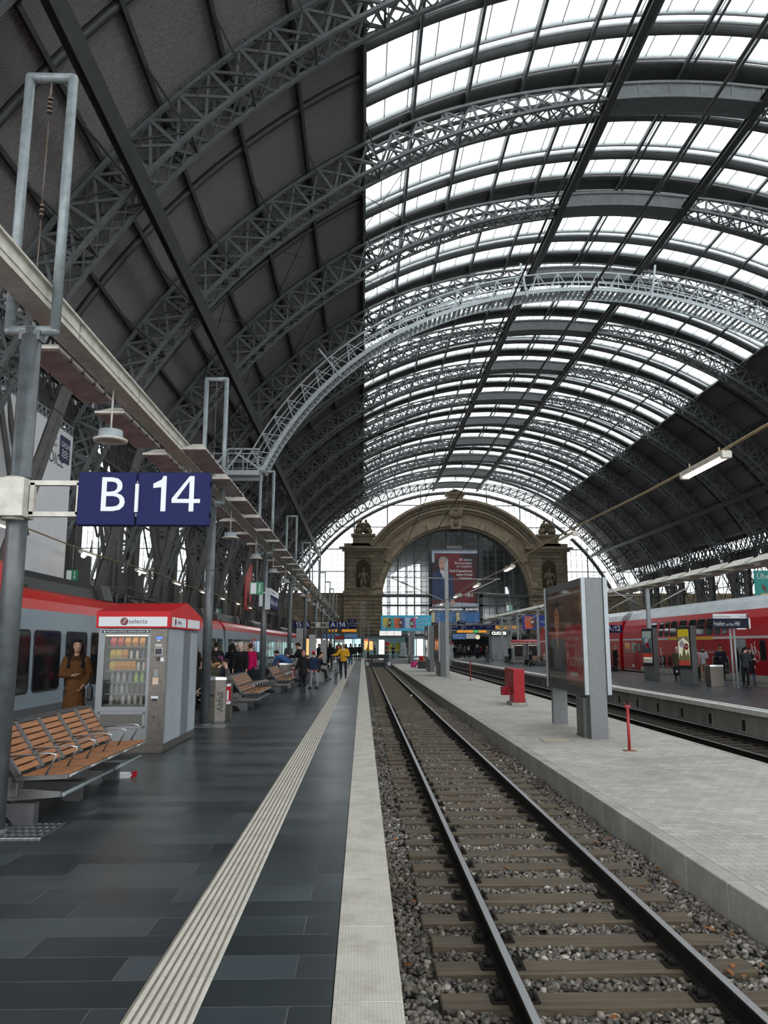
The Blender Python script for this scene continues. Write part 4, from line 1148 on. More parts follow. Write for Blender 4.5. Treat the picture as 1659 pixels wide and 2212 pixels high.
# ================================================================ waste bins
def bin_(loc, lab, rz=0., body=INOX, w=1.):
    t = thing('waste_bin', lab, 'bin', loc, rz, 'steel waste bins')
    P = [(-.28,-.3),(-.02,-.3),(.2,-.22),(.27,.0),(.27,.3),(-.28,.3)]
    b = MB(); b.prism(P, (0,0,.03), (1,0,0), (0,1,0), (0,0,.86)); b.prism([(x*.94,y*.94) for x,y in P], (0,0,0), (1,0,0),(0,1,0),(0,0,.03))
    b.build('body', body, t)
    b = MB(); P2 = [(x*1.03,y*1.03) for x,y in P]
    n = len(P2)
    top = [(x*.98,y*.98, .965-.05*(x+.28)) for x,y in P2]; bt = [(x,y,.89) for x,y in P2]
    b.add(bt+top, [tuple(range(n))[::-1], tuple(range(n,2*n))]+[(i,(i+1)%n,n+(i+1)%n,n+i) for i in range(n)], False); b.build('lid', CHROME, t)
    b = MB(); b.bbox((-.12,-.302,.56),(.13,.01,.055),.004); b.build('slot', DARK, t)
    u = Vector((.07,.22,0)).normalized(); 
    b = MB(); c = Vector((.235,-.11,.58)); nn = Vector((u.y,-u.x,0)); 
    b.prism([(-.1,-.22),(.1,-.22),(.1,.22),(-.1,.22)], c+nn*.003, u, (0,0,1), nn*.004); lb = b.build('label', REDP, t)
    b = MB()
    for (x0,x1,z0,z1) in ((-.1,.1,.16,.22),(-.1,.1,-.22,-.16),(-.09,.0,-.14,.08)): b.prism([(x0,z0),(x1,z0),(x1,z1),(x0,z1)], c+nn*.0075, u, (0,0,1), nn*.001)
    b.build('label_field', WLET, lb)
    u2 = Vector((.22,.08,0)).normalized(); n2 = Vector((u2.y,-u2.x,0))
    b = MB(); b.text('Abfall', Vector((.095,-.263,.2))+u2*.05+n2*.003, (0,0,1), -u2, .135, .003, bold=.012); b.build('lettering', DLET, t)
    return t
bn = bin_((-3.2,18.05,0), 'brushed steel waste bin with a red label, beside the second post of the left platform', 0)
dup(bn, (-2.95,31.6,0), label='steel waste bin behind the third bench with somebody bending over it')
dup(bn, (16.05,36.2,-.2), PI*.5, label='steel waste bin with a red label on the right platform')
# crumpled food carton
t = thing('food_carton', 'crumpled white and red food carton on the floor under the nearest bench', 'litter', (-2.98,10.39,0), .3)
b = MB(); b.add([(-.09,-.05,0),(.06,-.05,0),(.06,.05,0),(-.09,.05,0),(-.12,-.07,.06),(.09,-.065,.045),(.08,.07,.055),(-.11,.06,.07)], [(3,2,1,0),(0,1,5,4),(1,2,6,5),(2,3,7,6),(3,0,4,7)], False); b.build('tray', WLET, t)
b = MB(); b.add([(.06,-.05,.005),(.14,-.06,.01),(.15,.05,.07),(.075,.06,.055),(.09,-.065,.05)], [(0,1,2,3,4)], False); b.build('flap', REDP, t)
b = MB(); b.text('m', (-.06,-.052,.01), (1,0,0), (0,-.25,1), .045, .002); b.build('print', mat('carton_gold',(.5,.33,.08),.5), t)

# ================================================================ vending machines
VGREY = mat('vending_grey', (.33,.37,.40), .3, .25, .08, 3.)
VFRAME = mat('vending_frame', (.19,.2,.205), .35, .3, .08, 6.)
VIN = mat('vending_inside', (.02,.02,.02), .7)
VRED = mat('vending_red', (.42,.008,.012), .4, 0, .06, 4., spec=.2)
VGL = glassmat('vending_glass', (.82,.82,.78), .05, .03, .3)
VEMIT = mat('vending_tube', (.9,.85,.7), .5, emit=(1,.85,.6), es=3.0)
def vend(loc, rz, lab, side_logo=True):
    """one machine, front towards local -Y; half of the gabled hood"""
    W, D = 1.07, 1.165
    t = thing('vending_machine', lab, 'vending machine', loc, rz, 'red hooded vending machines')
    b = MB(); x0, x1 = -W/2, W/2
    b.b2(x0,x0+.04,0.02,D,.13,1.9); b.b2(x1-.04,x1,0.02,D,.13,1.9); b.b2(x0,x1,D-.03,D,.13,1.9); b.b2(x0,x1,0.02,D,1.86,1.9)
    b.b2(x0,x1,.62,D-.03,.13,1.86); b.b2(x0+.04,x1-.26,.03,.6,.1,.66)
    b.build('cabinet', VGREY, t)
    b = MB(); b.b2(x0,x1,.0,.035,.14,.635); b.b2(x0,x0+.1,-.01,.04,.635,1.9); b.b2(x1-.3,x1-.255,-.01,.04,.635,1.9); b.b2(x0,x1-.255,-.01,.04,1.81,1.9); b.b2(x0,x1-.255,-.01,.04,.635,.7); b.build('door_frame', VFRAME, t)
    b = MB(); b.b2(x1-.255,x1,-.005,.1,.13,1.9); pp_ = b.build('control_panel', INOX, t)
    xc = x1-.125
    for nm, xx, z, w, h, m_ in (('display',xc-.0,1.755,.1,.035,mat('lcd_blue',(.02,.05,.2),.3,emit=(.05,.15,.7),es=1.)),('card_slot',xc-.005,1.715,.05,.022,WLET),('sticker',xc-.005,1.64,.11,.04,mat('sticker_pale',(.42,.4,.38),.5)),('coin_slot',xc-.0,1.43,.06,.06,DARK),('instruction_plate',xc+.06,1.42,.055,.06,WLET),('picture_sticker',xc-.03,1.09,.09,.11,mat('sticker_orange',(.5,.36,.27),.5)),('note_label',xc-.03,.84,.11,.035,WLET),('coin_return',xc-.03,.8,.08,.04,DARK),('lock',xc-.03,.55,.028,.028,DARK)):
        b = MB(); b.bbox((xx,-.008,z),(w,.01,h),.003,seg=1); b.build(nm, m_, pp_)
    b = MB(); b.bbox((xc+.0,-.01,1.545),(.13,.014,.125),.005); b.build('card_reader', LGREYP, pp_)
    b = MB(); b.bbox((xc+.0,-.018,1.545),(.1,.014,.09),.004); b.box((xc,-.028,1.53),(.06,.006,.03)); b.build('card_reader_screen', DARK, pp_)
    b = MB()
    for i in range(3):
        for j in range(5): b.box((xc-.045+i*.022,-.009,1.17+j*.022),(.016,.008,.014))
    b.build('keypad', LGREYP, pp_)
    b = MB(); b.b2(x0+.09,x1-.33,-.012,.0,.41,.585); fl_ = b.build('delivery_flap', mat('flap_dark',(.09,.085,.075),.4,.3), t)
    b = MB(); b.b2(x0+.05,x1-.29,-.018,-.001,.585,.62); b.b2(x0+.05,x1-.29,-.018,-.001,.375,.41); b.b2(x0+.05,x0+.09,-.018,-.001,.375,.62); b.b2(x1-.33,x1-.29,-.018,-.001,.375,.62); b.build('flap_frame', VFRAME, t)
    b = MB(); b.b2(x0+.02,x1-.02,.03,D,0,.14); b.b2(x0,x1,.01,D,.02,.14); b.build('plinth', INOX, t)
    b = MB(); b.b2(x0+.1,x1-.3,.58,.6,.7,1.81); b.b2(x0+.085,x0+.1,.04,.6,.7,1.81); b.b2(x1-.3,x1-.29,.04,.6,.7,1.81); b.b2(x0+.1,x1-.3,.04,.6,1.805,1.815); b.b2(x0+.1,x1-.3,.04,.6,.68,.7); b.build('interior', VIN, t)
    for z in (1.62,1.43,1.25,1.07,.89,.72):
        b = MB(); b.b2(x0+.1,x1-.3,.12,.56,z-.012,z-.004); b.b2(x0+.1,x1-.3,.112,.12,z-.02,z+.006); b.build('shelf', BFR, t)
    b = MB(); b.b2(x0+.1,x1-.3,.05,.075,1.785,1.8); b.build('light_tube', VEMIT, t)
    b = MB(); b.b2(x0+.1,x1-.3,.004,.01,.7,1.81); b.build('window', VGL, t)
    b = MB(); b.b2(x0+.05,x1-.27,-.014,-.009,1.83,1.875); nb = b.build('notice_strip', DARK, t)
    b = MB(); b.text('Bargeldlose Zahlung  Cashless payment', ((x0+x1)/2-.11,-.0145,1.843), (1,0,0),(0,0,1), .027, .001, 'C'); b.cyl((x0+.09,-.0145,1.852),.014,.001,10,axis='y'); b.cyl((x1-.31,-.0145,1.852),.014,.001,10,axis='y'); b.build('notice_lettering', WLET, nb)
    # hood
    e = .04
    b = MB(); b.b2(x0-e,x1+e,-.05,D,1.91,2.17)
    b.add([(x0-e,-.05,2.17),(x1+e,-.05,2.17),(x1+e,D,2.36),(x0-e,D,2.36),(x0-e,D,2.17),(x1+e,D,2.17)], [(0,1,2,3),(1,5,2),(0,3,4),(4,3,2,5)], False)
    hd = b.build('hood', VRED, t)
    b = MB(); b.b2(x0+.0,x1-.0,-.058,-.05,1.935,2.085); b.b2(x1+e,x1+e+.006,.1,D-.08,1.935,2.085); b.b2(x0-e-.006,x0-e,.1,D-.08,1.935,2.085); sp = b.build('sign_panel', WLET, hd)
    b = MB(); b.text('selecta', (-.06,-.058,1.98),(1,0,0),(0,0,1),.075,.002); b.text('selecta', (x1+e+.007,.46,1.985),(0,1,0),(0,0,1),.07,.002); b.build('sign_lettering', DLET, sp)
    b = MB(); b.cyl((-.135,-.06,2.01),.062,.004,20,axis='y'); b.cyl((x1+e+.004,.32,2.01),.055,.004,20,axis='x'); lg = b.build('logo_disc', mat('logo_maroon',(.13,.01,.012),.4), sp)
    b = MB(); b.tube([(-.165,-.064,1.985),(-.14,-.064,1.99),(-.125,-.064,2.012),(-.14,-.064,2.035),(-.105,-.064,2.04)],.006,6); b.build('logo_curve', WLET, lg)
    return t
vm = vend((-3.615,12.67,0), 0, 'grey vending machine with red hood and lit snack window, beside the nearest bench')
dup(vm, (-3.615,15.0,0), PI, label='rear vending machine standing back to back with the lit one, only its side seen')
VM2 = dup(vm, (15.95,80.5,-.2), 0, label='left of two distant vending machines with red hoods on the right platform')
VM3 = dup(vm, (17.38,80.5,-.2), 0, label='right of two distant vending machines with red hoods on the right platform')
for o in (VM2, VM3): o.scale = (1.26,1.1,1.02)
# snacks inside the near machine
def bag(c): 
    b = MB(); b.add([(-.036,-.01,0),(.036,-.01,0),(.036,.01,0),(-.036,.01,0),(-.04,-.03,.06),(.04,-.03,.06),(.04,.03,.06),(-.04,.03,.06),(-.036,-.004,.125),(.036,-.004,.125),(.036,.004,.125),(-.036,.004,.125)], [(0,1,5,4),(1,2,6,5),(2,3,7,6),(3,0,4,7),(4,5,9,8),(5,6,10,9),(6,7,11,10),(7,4,8,11),(8,9,10,11),(3,2,1,0)], False); return b
def bottle(c):
    b = MB(); b.lathe([(.027,0),(.03,.01),(.03,.085),(.012,.12),(.012,.135)], n=12); return b
def barr(c):
    b = MB(); b.bbox((0,0,.055),(.036,.02,.11),.006,(R(-8),0,0)); return b
SN = [('snack_bag','yellow',(.62,.42,.05),bag),('snack_bag','red',(.5,.05,.04),bag),('snack_bag','orange',(.6,.25,.04),bag),('chocolate_bar','white-red',(.6,.5,.48),barr),('chocolate_bar','dark blue',(.04,.05,.2),barr),('drink_bottle','green',(.25,.45,.05),bottle),('drink_bottle','clear',(.12,.15,.18),bottle),('drink_bottle','dark cola',(.05,.02,.015),bottle),('drink_can','silver',(.28,.28,.29),bottle)]
SM = {}
for nm, cn, c, fn in SN:
    SM[(nm,cn)] = (fn(c), mat('snack_'+cn.replace(' ','_').replace('-','_')+'_'+nm, c, .3, 0, .5, 45.))
rows = [(1.62,[1,1,2,2,2,5]),(1.43,[0,0,2,3,3,4,4]),(1.25,[0,2,2,2,2,3,3,1]),(1.07,[6,8,8,6,5,5,5]),(.89,[6,6,8,6,7,7,7,7]),(.72,[8,7,8,8,8,8,8])]
WD = ['top','second','third','fourth','fifth','bottom']
cache = {}
for ri, (z, its) in enumerate(rows):
    for k, it in enumerate(its):
        nm, cn, c, fn = SN[it]
        x = -3.615-.535+.14+.055+(.59)*k/max(1,len(its)-1)*.96
        lab = f'{cn} {nm.replace("_"," ")} in the {WD[ri]} row of the lit machine, {ORD[k] if k else "first"} from the left'
        if it not in cache:
            bm_, m_ = SM[(nm,cn)]; o = bm_.build(nm, m_); cache[it] = o
        else: o = cache[it].copy(); COL.objects.link(o)
        o.location = (x, 12.67+.15, z-.003); o.scale = (1.12,1.1,1.18)
        tag(o, lab, {'snack_bag':'snack','chocolate_bar':'snack','drink_bottle':'bottle','drink_can':'can'}[nm], 'snacks and drinks in the lit vending machine')
# ================================================================ trains
WIN = mat('train_glass', (.008,.009,.010), .06, 0, 0, 1., spec=.6)
RUB = mat('window_rubber', (.012,.012,.012), .5)
LBODY = mat('train_grey', (.25,.30,.34), .28, .2, .06, 1.5)
LSK = mat('train_skirt', (.085,.09,.095), .5, 0, .15, 2.)
def redgloss():
    return mat('train_red', (.46,.018,.014), .28, 0, .12, 1.2, spec=.3)
TRED = redgloss()
def rrect(w, h, r, n=5):
    P = []
    for cx_, cy_, a in ((w-r,h-r,0),(r,h-r,90),(r,r,180),(w-r,r,270)):
        for k in range(n+1):
            t = R(a+90*k/n); P.append((cx_+r*math.cos(t), cy_+r*math.sin(t)))
    return P
def lcar(y0, y1, wins, doors, lab, gear):
    """single deck car: side at x=0 facing +X, body towards -X, z from platform"""
    t = thing('train_car', lab, 'train', (-7.32,0,0), 0, 'cars of the grey and red train')
    prof = [(0,.28),(.0,1.0),(-.02,1.9),(-.08,2.44)]
    roof = [(-.08,2.44),(-.17,2.68),(-.36,2.88),(-.7,3.0),(-1.42,3.06),(-2.14,3.0),(-2.48,2.88),(-2.67,2.68),(-2.76,2.44)]
    full = [(0,.28)]+prof[1:]+[(-2.76,2.44),(-2.82,1.9),(-2.84,1.0),(-2.84,.28)]
    b = MB(); b.prism(full, (0,y0,0), (1,0,0), (0,0,1), (0,y1-y0,0)); b.build('body', LBODY, t)
    b = MB(); b.prism(roof, (0,y0,0), (1,0,0), (0,0,1), (0,y1-y0,0)); b.build('roof', TRED, t)
    b = MB(); b.prism([(0.004,.28),(0.0,-.3),(-.15,-.5),(-2.7,-.5),(-2.84,-.3),(-2.84,.28)], (0,y0+.3,0), (1,0,0), (0,0,1), (0,y1-y0-.6,0)); b.build('skirt', LSK, t)
    for (a, c) in wins:
        w = c-a; b = MB(); b.prism(rrect(w,1.39,.14), (.012,a,.595), (0,1,0), (-.015,0,1), (-.02,0,0)); f_ = b.build('window', RUB, t)
        b = MB(); b.prism(rrect(w-.09,1.30,.11), (.016,a+.045,.64), (0,1,0), (-.015,0,1), (-.02,0,0)); b.build('pane', WIN, f_)
    for (a, c, col) in doors:
        w = c-a; b = MB(); b.prism(rrect(w,2.15,.06), (.012,a,-.02), (0,1,0), (-.01,0,1), (-.02,0,0)); d_ = b.build('door', TRED if col else LBODY, t)
        b = MB(); b.prism(rrect(w*.3,1.5,.06), (.018,a+w*.12,.42), (0,1,0), (-.01,0,1), (-.02,0,0)); b.prism(rrect(w*.3,1.5,.06), (.018,a+w*.58,.42), (0,1,0), (-.01,0,1), (-.02,0,0)); b.build('door_pane', WIN, d_)
        b = MB(); b.b2(.013,.02,a+w/2-.015,a+w/2+.015,0,2.1); b.build('door_seam', RUB, d_)
    for (a, c, kind) in gear:
        b = MB()
        if kind == 'fairing':
            b.prism([(-.5,2.85),(-.72,3.42),(-1.05,3.58),(-1.9,3.58),(-2.2,3.4),(-2.3,2.85)], (0,a,0), (1,0,0), (0,0,1), (0,c-a,0)); b.build('roof_fairing', TRED, t)
        elif kind == 'box':
            b.prism([(-.78,2.92),(-.9,3.3),(-1.1,3.5),(-1.9,3.5),(-2.1,3.3),(-2.2,2.92)], (0,a,0), (1,0,0), (0,0,1), (0,c-a,0))
            b.box((-.85,c-.6,3.2),(.3,.9,.5),(0,R(-18),0)); b.b2(-.9,-.7,a+.4,a+.7,2.98,3.08); b.build('roof_equipment', DARK, t)
        else:
            b.b2(-.6,-2.3,a,c,2.95,3.02)
            k = a+.3
            while k < c-.2:
                b.lathe([(.06,0),(.12,.05),(.05,.1),(.12,.16),(.05,.22),(.11,.28),(.03,.34)], (-.7-.5*random.random(),k,3.02), 10); k += .55
            b.tube([(-.8,a+.3,3.3),(-.8,c-.3,3.34)],.03,6); b.tube([(-1.8,a+.3,3.3),(-1.8,c-.3,3.3)],.03,6)
            b.bar((-.9,a+.8,3.1),(-.9,c-1.2,3.5),.06); b.bar((-1.7,a+.8,3.1),(-1.7,c-1.2,3.5),.06); b.bar((-.6,c-1.2,3.5),(-2.0,c-1.2,3.5),.06); b.bar((-.9,c-1.2,3.5),(-.9,a+1.5,3.62),.05); b.bar((-1.7,c-1.2,3.5),(-1.7,a+1.5,3.62),.05); b.bar((-.7,a+1.5,3.62),(-1.9,a+1.5,3.62),.07)
            b.b2(-.9,-1.6,a+.6,a+1.3,3.0,3.25); b.tube([(-.75,a+1.2,3.12),(-.75,a+2.2,3.12)],.09,8)
            b.build('pantograph', DARK, t)
    return t
w1 = [(5.,7.3),(7.6,9.6),(9.9,11.5),(11.85,13.4),(13.7,15.1),(15.1,16.3),(16.62,17.82),(18.0,19.6),(19.93,21.45),(21.75,23.3),(23.6,25.1),(29.8,31.4),(31.7,33.2),(38.95,40.1),(40.45,42.0)]
lcar(3.0, 42.55, w1, [(26.,28.6,0)], 'front car of the grey train with red roof, behind the bench and vending machine', [(4.,18.4,'fairing'),(18.4,25.6,'box'),(26.2,33.,'panto'),(34.5,41.,'box')])
w2 = [(43.83,45.31),(45.64,47.27),(47.51,49.16),(49.49,51.04),(51.35,52.97),(55.37,56.85),(57.11,58.8),(62.44,64.01),(64.34,66.3),(73.4,75.),(75.4,77)]
lcar(43.3, 78.0, w2, [(53.2,55.1,1),(60.,61.6,0),(68.6,72.2,1)], 'second car of the grey train with a red door, beyond the joint', [(45.,52.,'box'),(53.,58.,'panto'),(60.,70.,'box')])
lcar(78.6, 97, [(80+2*k,81.6+2*k) for k in range(8)], [], 'far end car of the grey train', [(81.,90.,'box')])
t = thing('gangway_bellows', 'black gangway bellows between the two cars of the grey train', 'train joint', (-7.32,42.92,0))
b = MB()
for k in range(5): b.bbox((-1.42,-.3+k*.15,1.0),(2.6,.1,3.2),.03)
b.build('bellows', DARK, t)
# ---- red double deck train
RR = mat('regio_red', (.36,.006,.012), .24, 0, .1, 1., spec=.14)
SILV = mat('train_silver_roof', (.36,.39,.41), .3, .5, .2, 1.2)
SKT = mat('train_pale_skirt', (.36,.34,.31), .5, 0, .15, 2.)
YEL = mat('class_band_yellow', (.62,.36,.02), .4)
WBAND = mat('train_white_band', (.52,.52,.52), .4)
def side_pt(z):   # x of the side wall (towards -X) at height z
    pr = [(-.55,.06),(.2,.0),(2.0,.0),(2.6,.06),(3.0,.16),(3.45,.34),(3.85,.62),(4.12,1.0),(4.2,1.42)]
    for (z0,x0),(z1,x1) in zip(pr,pr[1:]):
        if z0 <= z <= z1: return x0+(x1-x0)*(z-z0)/(z1-z0)
    return pr[-1][1]
def rcar(y0, y1, lab, upper, lower, mid, doors, extra):
    t = thing('double_deck_car', lab, 'train', (19.05,0,0), 0, 'cars of the red double deck train')
    zs = [-.1,.2,1.,2.0,2.3,2.6,2.8,3.0,3.2,3.42]
    L = [(side_pt(z),z) for z in zs]
    b = MB(); b.prism(L+[(2.84-x,z) for x,z in reversed(L)], (0,y0,0), (1,0,0), (0,0,1), (0,y1-y0,0)); b.build('body', RR, t)
    zs = [3.42,3.6,3.85,4.0,4.12,4.2]; L = [(side_pt(z),z) for z in zs]
    b = MB(); b.prism(L+[(2.84-x,z) for x,z in reversed(L)], (0,y0+.5,0), (1,0,0), (0,0,1), (0,y1-y0-1.,0))
    A = [(side_pt(z),z) for z in zs]; 
    b.build('roof', SILV, t)
    b = MB(); b.prism([(.0,-.1),(.05,-.5),(2.79,-.5),(2.84,-.1)], (0,y0+4.2,0), (1,0,0), (0,0,1), (0,y1-y0-8.4,0)); b.b2(.02,2.8,y0,y0+4.2,-.12,.06); b.b2(.02,2.8,y1-4.2,y1,-.12,.06); b.b2(-.004,.02,y0+3.5,y1-3.5,-.1,.22); b.build('skirt', SKT, t)
    for yb in (y0+2.2, y1-2.2):
        b = MB(); b.b2(.3,2.5,yb-1.6,yb+1.6,-.6,-.15)
        for q in (-1.2,1.2):
            for sx in (.45,2.3): b.cyl((sx,yb+q,-.45),.42,.12,20,axis='x')
        b.build('bogie', DARK, t)
    b = MB(); b.b2(-.006,.01,y0+.15,y1-.15,1.98,2.1); b.build('stripe', WBAND, t)
    def pane(nm, a, c, z0, z1, m_, rr=.1, par=None, off=.008):
        x0 = side_pt(z0); x1 = side_pt(z1); v = Vector((x1-x0,0,z1-z0)); h = v.length; v /= h
        b = MB()
        P = rrect(c-a, h, rr)
        # follow the curved side in three strips
        vs = []; n = len(P)
        for (u_, w_) in P:
            z = z0+(z1-z0)*w_/h; vs.append((side_pt(z)-off, a+u_, z))
        cc_ = [(side_pt(z0+(z1-z0)*q)-off, (a+c)/2, z0+(z1-z0)*q) for q in (.25,.5,.75)]
        # strips between left and right outline points at equal heights
        k = 8; rows_ = []
        for j in range(k+1):
            z = z0+(z1-z0)*j/k; d = h*min(j,k-j)/k
            ins = rr-math.sqrt(max(0, rr*rr-(rr-d)**2)) if d < rr else 0
            rows_.append(((side_pt(z)-off, a+ins, z),(side_pt(z)-off, c-ins, z)))
        for j in range(k): b.quad(rows_[j][0], rows_[j+1][0], rows_[j+1][1], rows_[j][1])
        return b.build(nm, m_, par or t)
    for (a, c) in upper:
        f_ = pane('upper_window', a, c, 2.2, 3.12, RUB, .1); pane('pane', a+.05, c-.05, 2.26, 3.07, WIN, .08, f_, .013)
    for (a, c) in lower:
        f_ = pane('lower_window', a, c, .22, 1.0, RUB, .08); pane('pane', a+.04, c-.04, .26, .96, WIN, .07, f_, .013)
    for (a, c, z0, z1) in mid:
        f_ = pane('middle_window', a, c, z0, z1, WBAND if z1 < 1.95 and c-a > .9 else RUB, .08); pane('pane', a+.05, c-.05, z0+.05, z1-.05, WIN, .07, f_, .013)
    for (a, c) in doors:
        d_ = pane('door', a, c, -.2+.02, 1.95, LGREYP, .04, None, .012)
        for q in (.28,.72):
            yc = a+(c-a)*q; b = MB(); n = 20
            b.prism([(.16*math.cos(2*PI*i/n), .62*math.sin(2*PI*i/n)) for i in range(n)], (-.02,yc,.92), (0,1,0), (0,0,1), (.006,0,0)); b.build('door_pane', WIN, d_)
        b = MB(); b.b2(-.016,.0,(a+c)/2-.012,(a+c)/2+.012,-.15,1.93); b.build('door_seam', RUB, d_)
    for nm, b_, m_ in extra: b_.build(nm, m_, t)
    return t
ex = []
b = MB(); b.b2(-.009,.0,42.85,49.2,1.95,2.12); ex.append(('first_class_band', b, YEL))
b = MB(); b.text('Main-Neckar-Ried-Express', (-.006,43.95,1.22), (0,-1,0), (0,0,1), .17, .003); ex.append(('line_lettering', b, WLET))
b = MB()   # wheelchair symbol
yw = 50.45
b.tube([(-.008,yw-.2+.4*0,0.0)]+[(-.008,yw+.0+.22*math.cos(t_),.78+.22*math.sin(t_)) for t_ in [R(130+a*12) for a in range(22)]][1:],.02,5)
b.ell((-.008,yw+.05,1.42),(.01,.07,.07)); b.tube([(-.008,yw+.05,1.33),(-.008,yw+.02,.95),(-.008,yw-.2,.93),(-.008,yw-.3,.6)],.022,5); b.tube([(-.008,yw+.04,1.2),(-.008,yw-.16,1.18)],.018,5); ex.append(('wheelchair_symbol', b, WLET))
b = MB()   # bicycle symbol
for yc in (38.72,38.1): b.tube([(-.008,yc+.25*math.cos(R(a)),1.12+.25*math.sin(R(a))) for a in range(0,360,18)],.014,5,closed=True)
for P in ([(38.72,1.12),(38.58,1.55),(38.25,1.55),(38.1,1.12)],[(38.72,1.12),(38.42,1.12),(38.25,1.55)],[(38.42,1.12),(38.6,1.66)],[(38.27,1.5),(38.3,1.75),(38.2,1.82)],[(38.66,1.68),(38.52,1.66)]): b.tube([(-.008,y,z) for y,z in P],.016,5)
ex.append(('bicycle_symbol', b, WLET))
b = MB(); b.b2(-.006,0,55.6,56.1,.15,.32); ex.append(('number_plate', b, WBAND))
up = [(51.3,52.4),(50.05,50.85),(49.13,49.9),(47.95,49.0),(46.5,47.7),(45.17,46.25),(43.97,45.1),(42.83,43.87),(42.0,42.68),(41.14,41.8)]
rcar(31., 57.9, 'red double deck car with bicycle symbol, curved upper windows and silver roof', up, [(49.78,50.82),(48.5,49.52)], [(56.35,57.5,1.18,1.82),(55.02,56.02,1.16,1.82),(54.05,54.76,1.15,1.8),(37.2,37.82,.92,1.9),(41.1,43.05,.12,1.05),(35.4,36.6,.92,1.9),(33.6,34.8,.92,1.9)], [(39.13,40.5)], ex)
rcar(58.6, 85.4, 'second red double deck car, left of the one with the silver roof', [(63+1.6*k,64.3+1.6*k) for k in range(11)], [], [], [(60.9,62.2)], [])
# ---- overhead pipes with tube lamps
BRASS = mat('cable_pipe', (.26,.19,.09), .45, .2, .2, 8.)
TUBEL = mat('fluorescent_tube', (.9,.8,.65), .4, emit=(1.,.78,.52), es=2.6)
def pipe(x, z, y0, y1, lab):
    b = MB(); b.tube([(x,y,z+.06*math.sin((y)*.33)) for y in np.arange(y0,y1,3.)], .026, 6); return tag(b.build('cable_pipe', BRASS), lab, 'pipe')
pipe(5.9, 4.84, 4, 100, 'yellowish cable pipe with tube lamps above the low paved platform')
pipe(-11.2, 5.45, 12, 105, 'yellowish cable pipe with tube lamps beyond the grey train')
pipe(27.2, 4.7, 30, 105, 'yellowish cable pipe with tube lamps beyond the red train')
def tubelamp(loc, lab, on, grp, sc=1.):
    t = thing('tube_lamp', lab, 'lamp', loc, 0, grp); t.scale = (sc,)*3
    b = MB(); b.bbox((0,0,.05),(.15,1.7,.09),.02); b.bbox((0,-.83,.02),(.17,.1,.13),.03); b.bbox((0,.83,.02),(.17,.1,.13),.03); b.build('housing', HOUS, t)
    b = MB(); b.cyl((-.03,-.78,-.005),.032,1.56,10,axis='y'); b.cyl((.04,-.78,-.005),.032,1.56,10,axis='y'); b.build('tube', TUBEL if on else HOUS, t)
    b = MB(); b.tube([(0,-.6,.09),(0,-.6,.2)],.015,6); b.tube([(0,.6,.09),(0,.6,.2)],.015,6); b.build('bracket', BRASS, t)
    return t
T0 = tubelamp((5.9,13.15,4.68), 'lit tube lamp on the pipe above the low platform, nearest the camera', True, 'tube lamps over the low platform')
for k in range(1, 9): dup(T0, (5.9,13.15+9.2*k,4.68), label=f'tube lamp on the pipe above the low platform, {ORD[k]} from the camera')
for k in range(8): dup(T0, (-11.2,24.4+7.8*k,5.3), label=f'tube lamp on the pipe beyond the grey train, {ORD[k]} back from the camera' if k else 'tube lamp on the pipe beyond the grey train, nearest the camera', group='tube lamps beyond the grey train')
for k in range(5): dup(T0, (27.2,42.+9.4*k,4.55), label=f'tube lamp on the pipe beyond the red train, {ORD[k]} back from the camera' if k else 'tube lamp on the pipe beyond the red train, nearest the camera', group='tube lamps beyond the red train')
for i,(x,y,z,s,lab) in enumerate(((-11.2,30.6,4.3,.42,'green and white arrow sign on a rod beyond the grey train, under the white banner'),(-11.2,62.,4.25,.42,'green and white arrow sign beyond the grey train, left of the station name sign'),(5.95,52.,4.15,.45,'green and white arrow sign on a rod before the distant red hooded machines'),(5.95,95.,4.2,.45,'green and white arrow sign in front of the right end of the blue banner'),(2.95,100.5,3.9,.45,'small green and white arrow sign before the middle of the blue banner'),(20.3,62.5,3.45,.45,'green and white arrow sign above the A 12 sign'))):
    if i == 2: x, y = 10.05, 54.
    exitsign(x, y, z, s, 1.0, lab)
# ---- contact wires
b = MB(); b.tube([(TC,y,4.55) for y in (-10,30,60,96)], .011, 5); tag(b.build('contact_wire', DARK), 'thin black contact wire above the front track', 'wire')
b = MB(); b.tube([(TC,y,6.0+.0*y) for y in (-10,96)], .013, 5); tag(b.build('messenger_wire', DARK), 'upper black messenger wire above the front track', 'wire')
b = MB(); b.tube([(9.6,y,4.5) for y in (-10,96)], .012, 5); tag(b.build('contact_wire', DARK), 'thin black contact wire above the track beside the right platform', 'wire')
b = MB(); b.tube([(9.6,y,5.9) for y in (-10,96)], .012, 5); tag(b.build('messenger_wire', DARK), 'upper black wire above the track beside the right platform', 'wire')
b = MB(); b.tube([(-5.9,y,6.1) for y in (8,96)], .012, 5); tag(b.build('messenger_wire', DARK), 'black wire high above the grey train', 'wire')
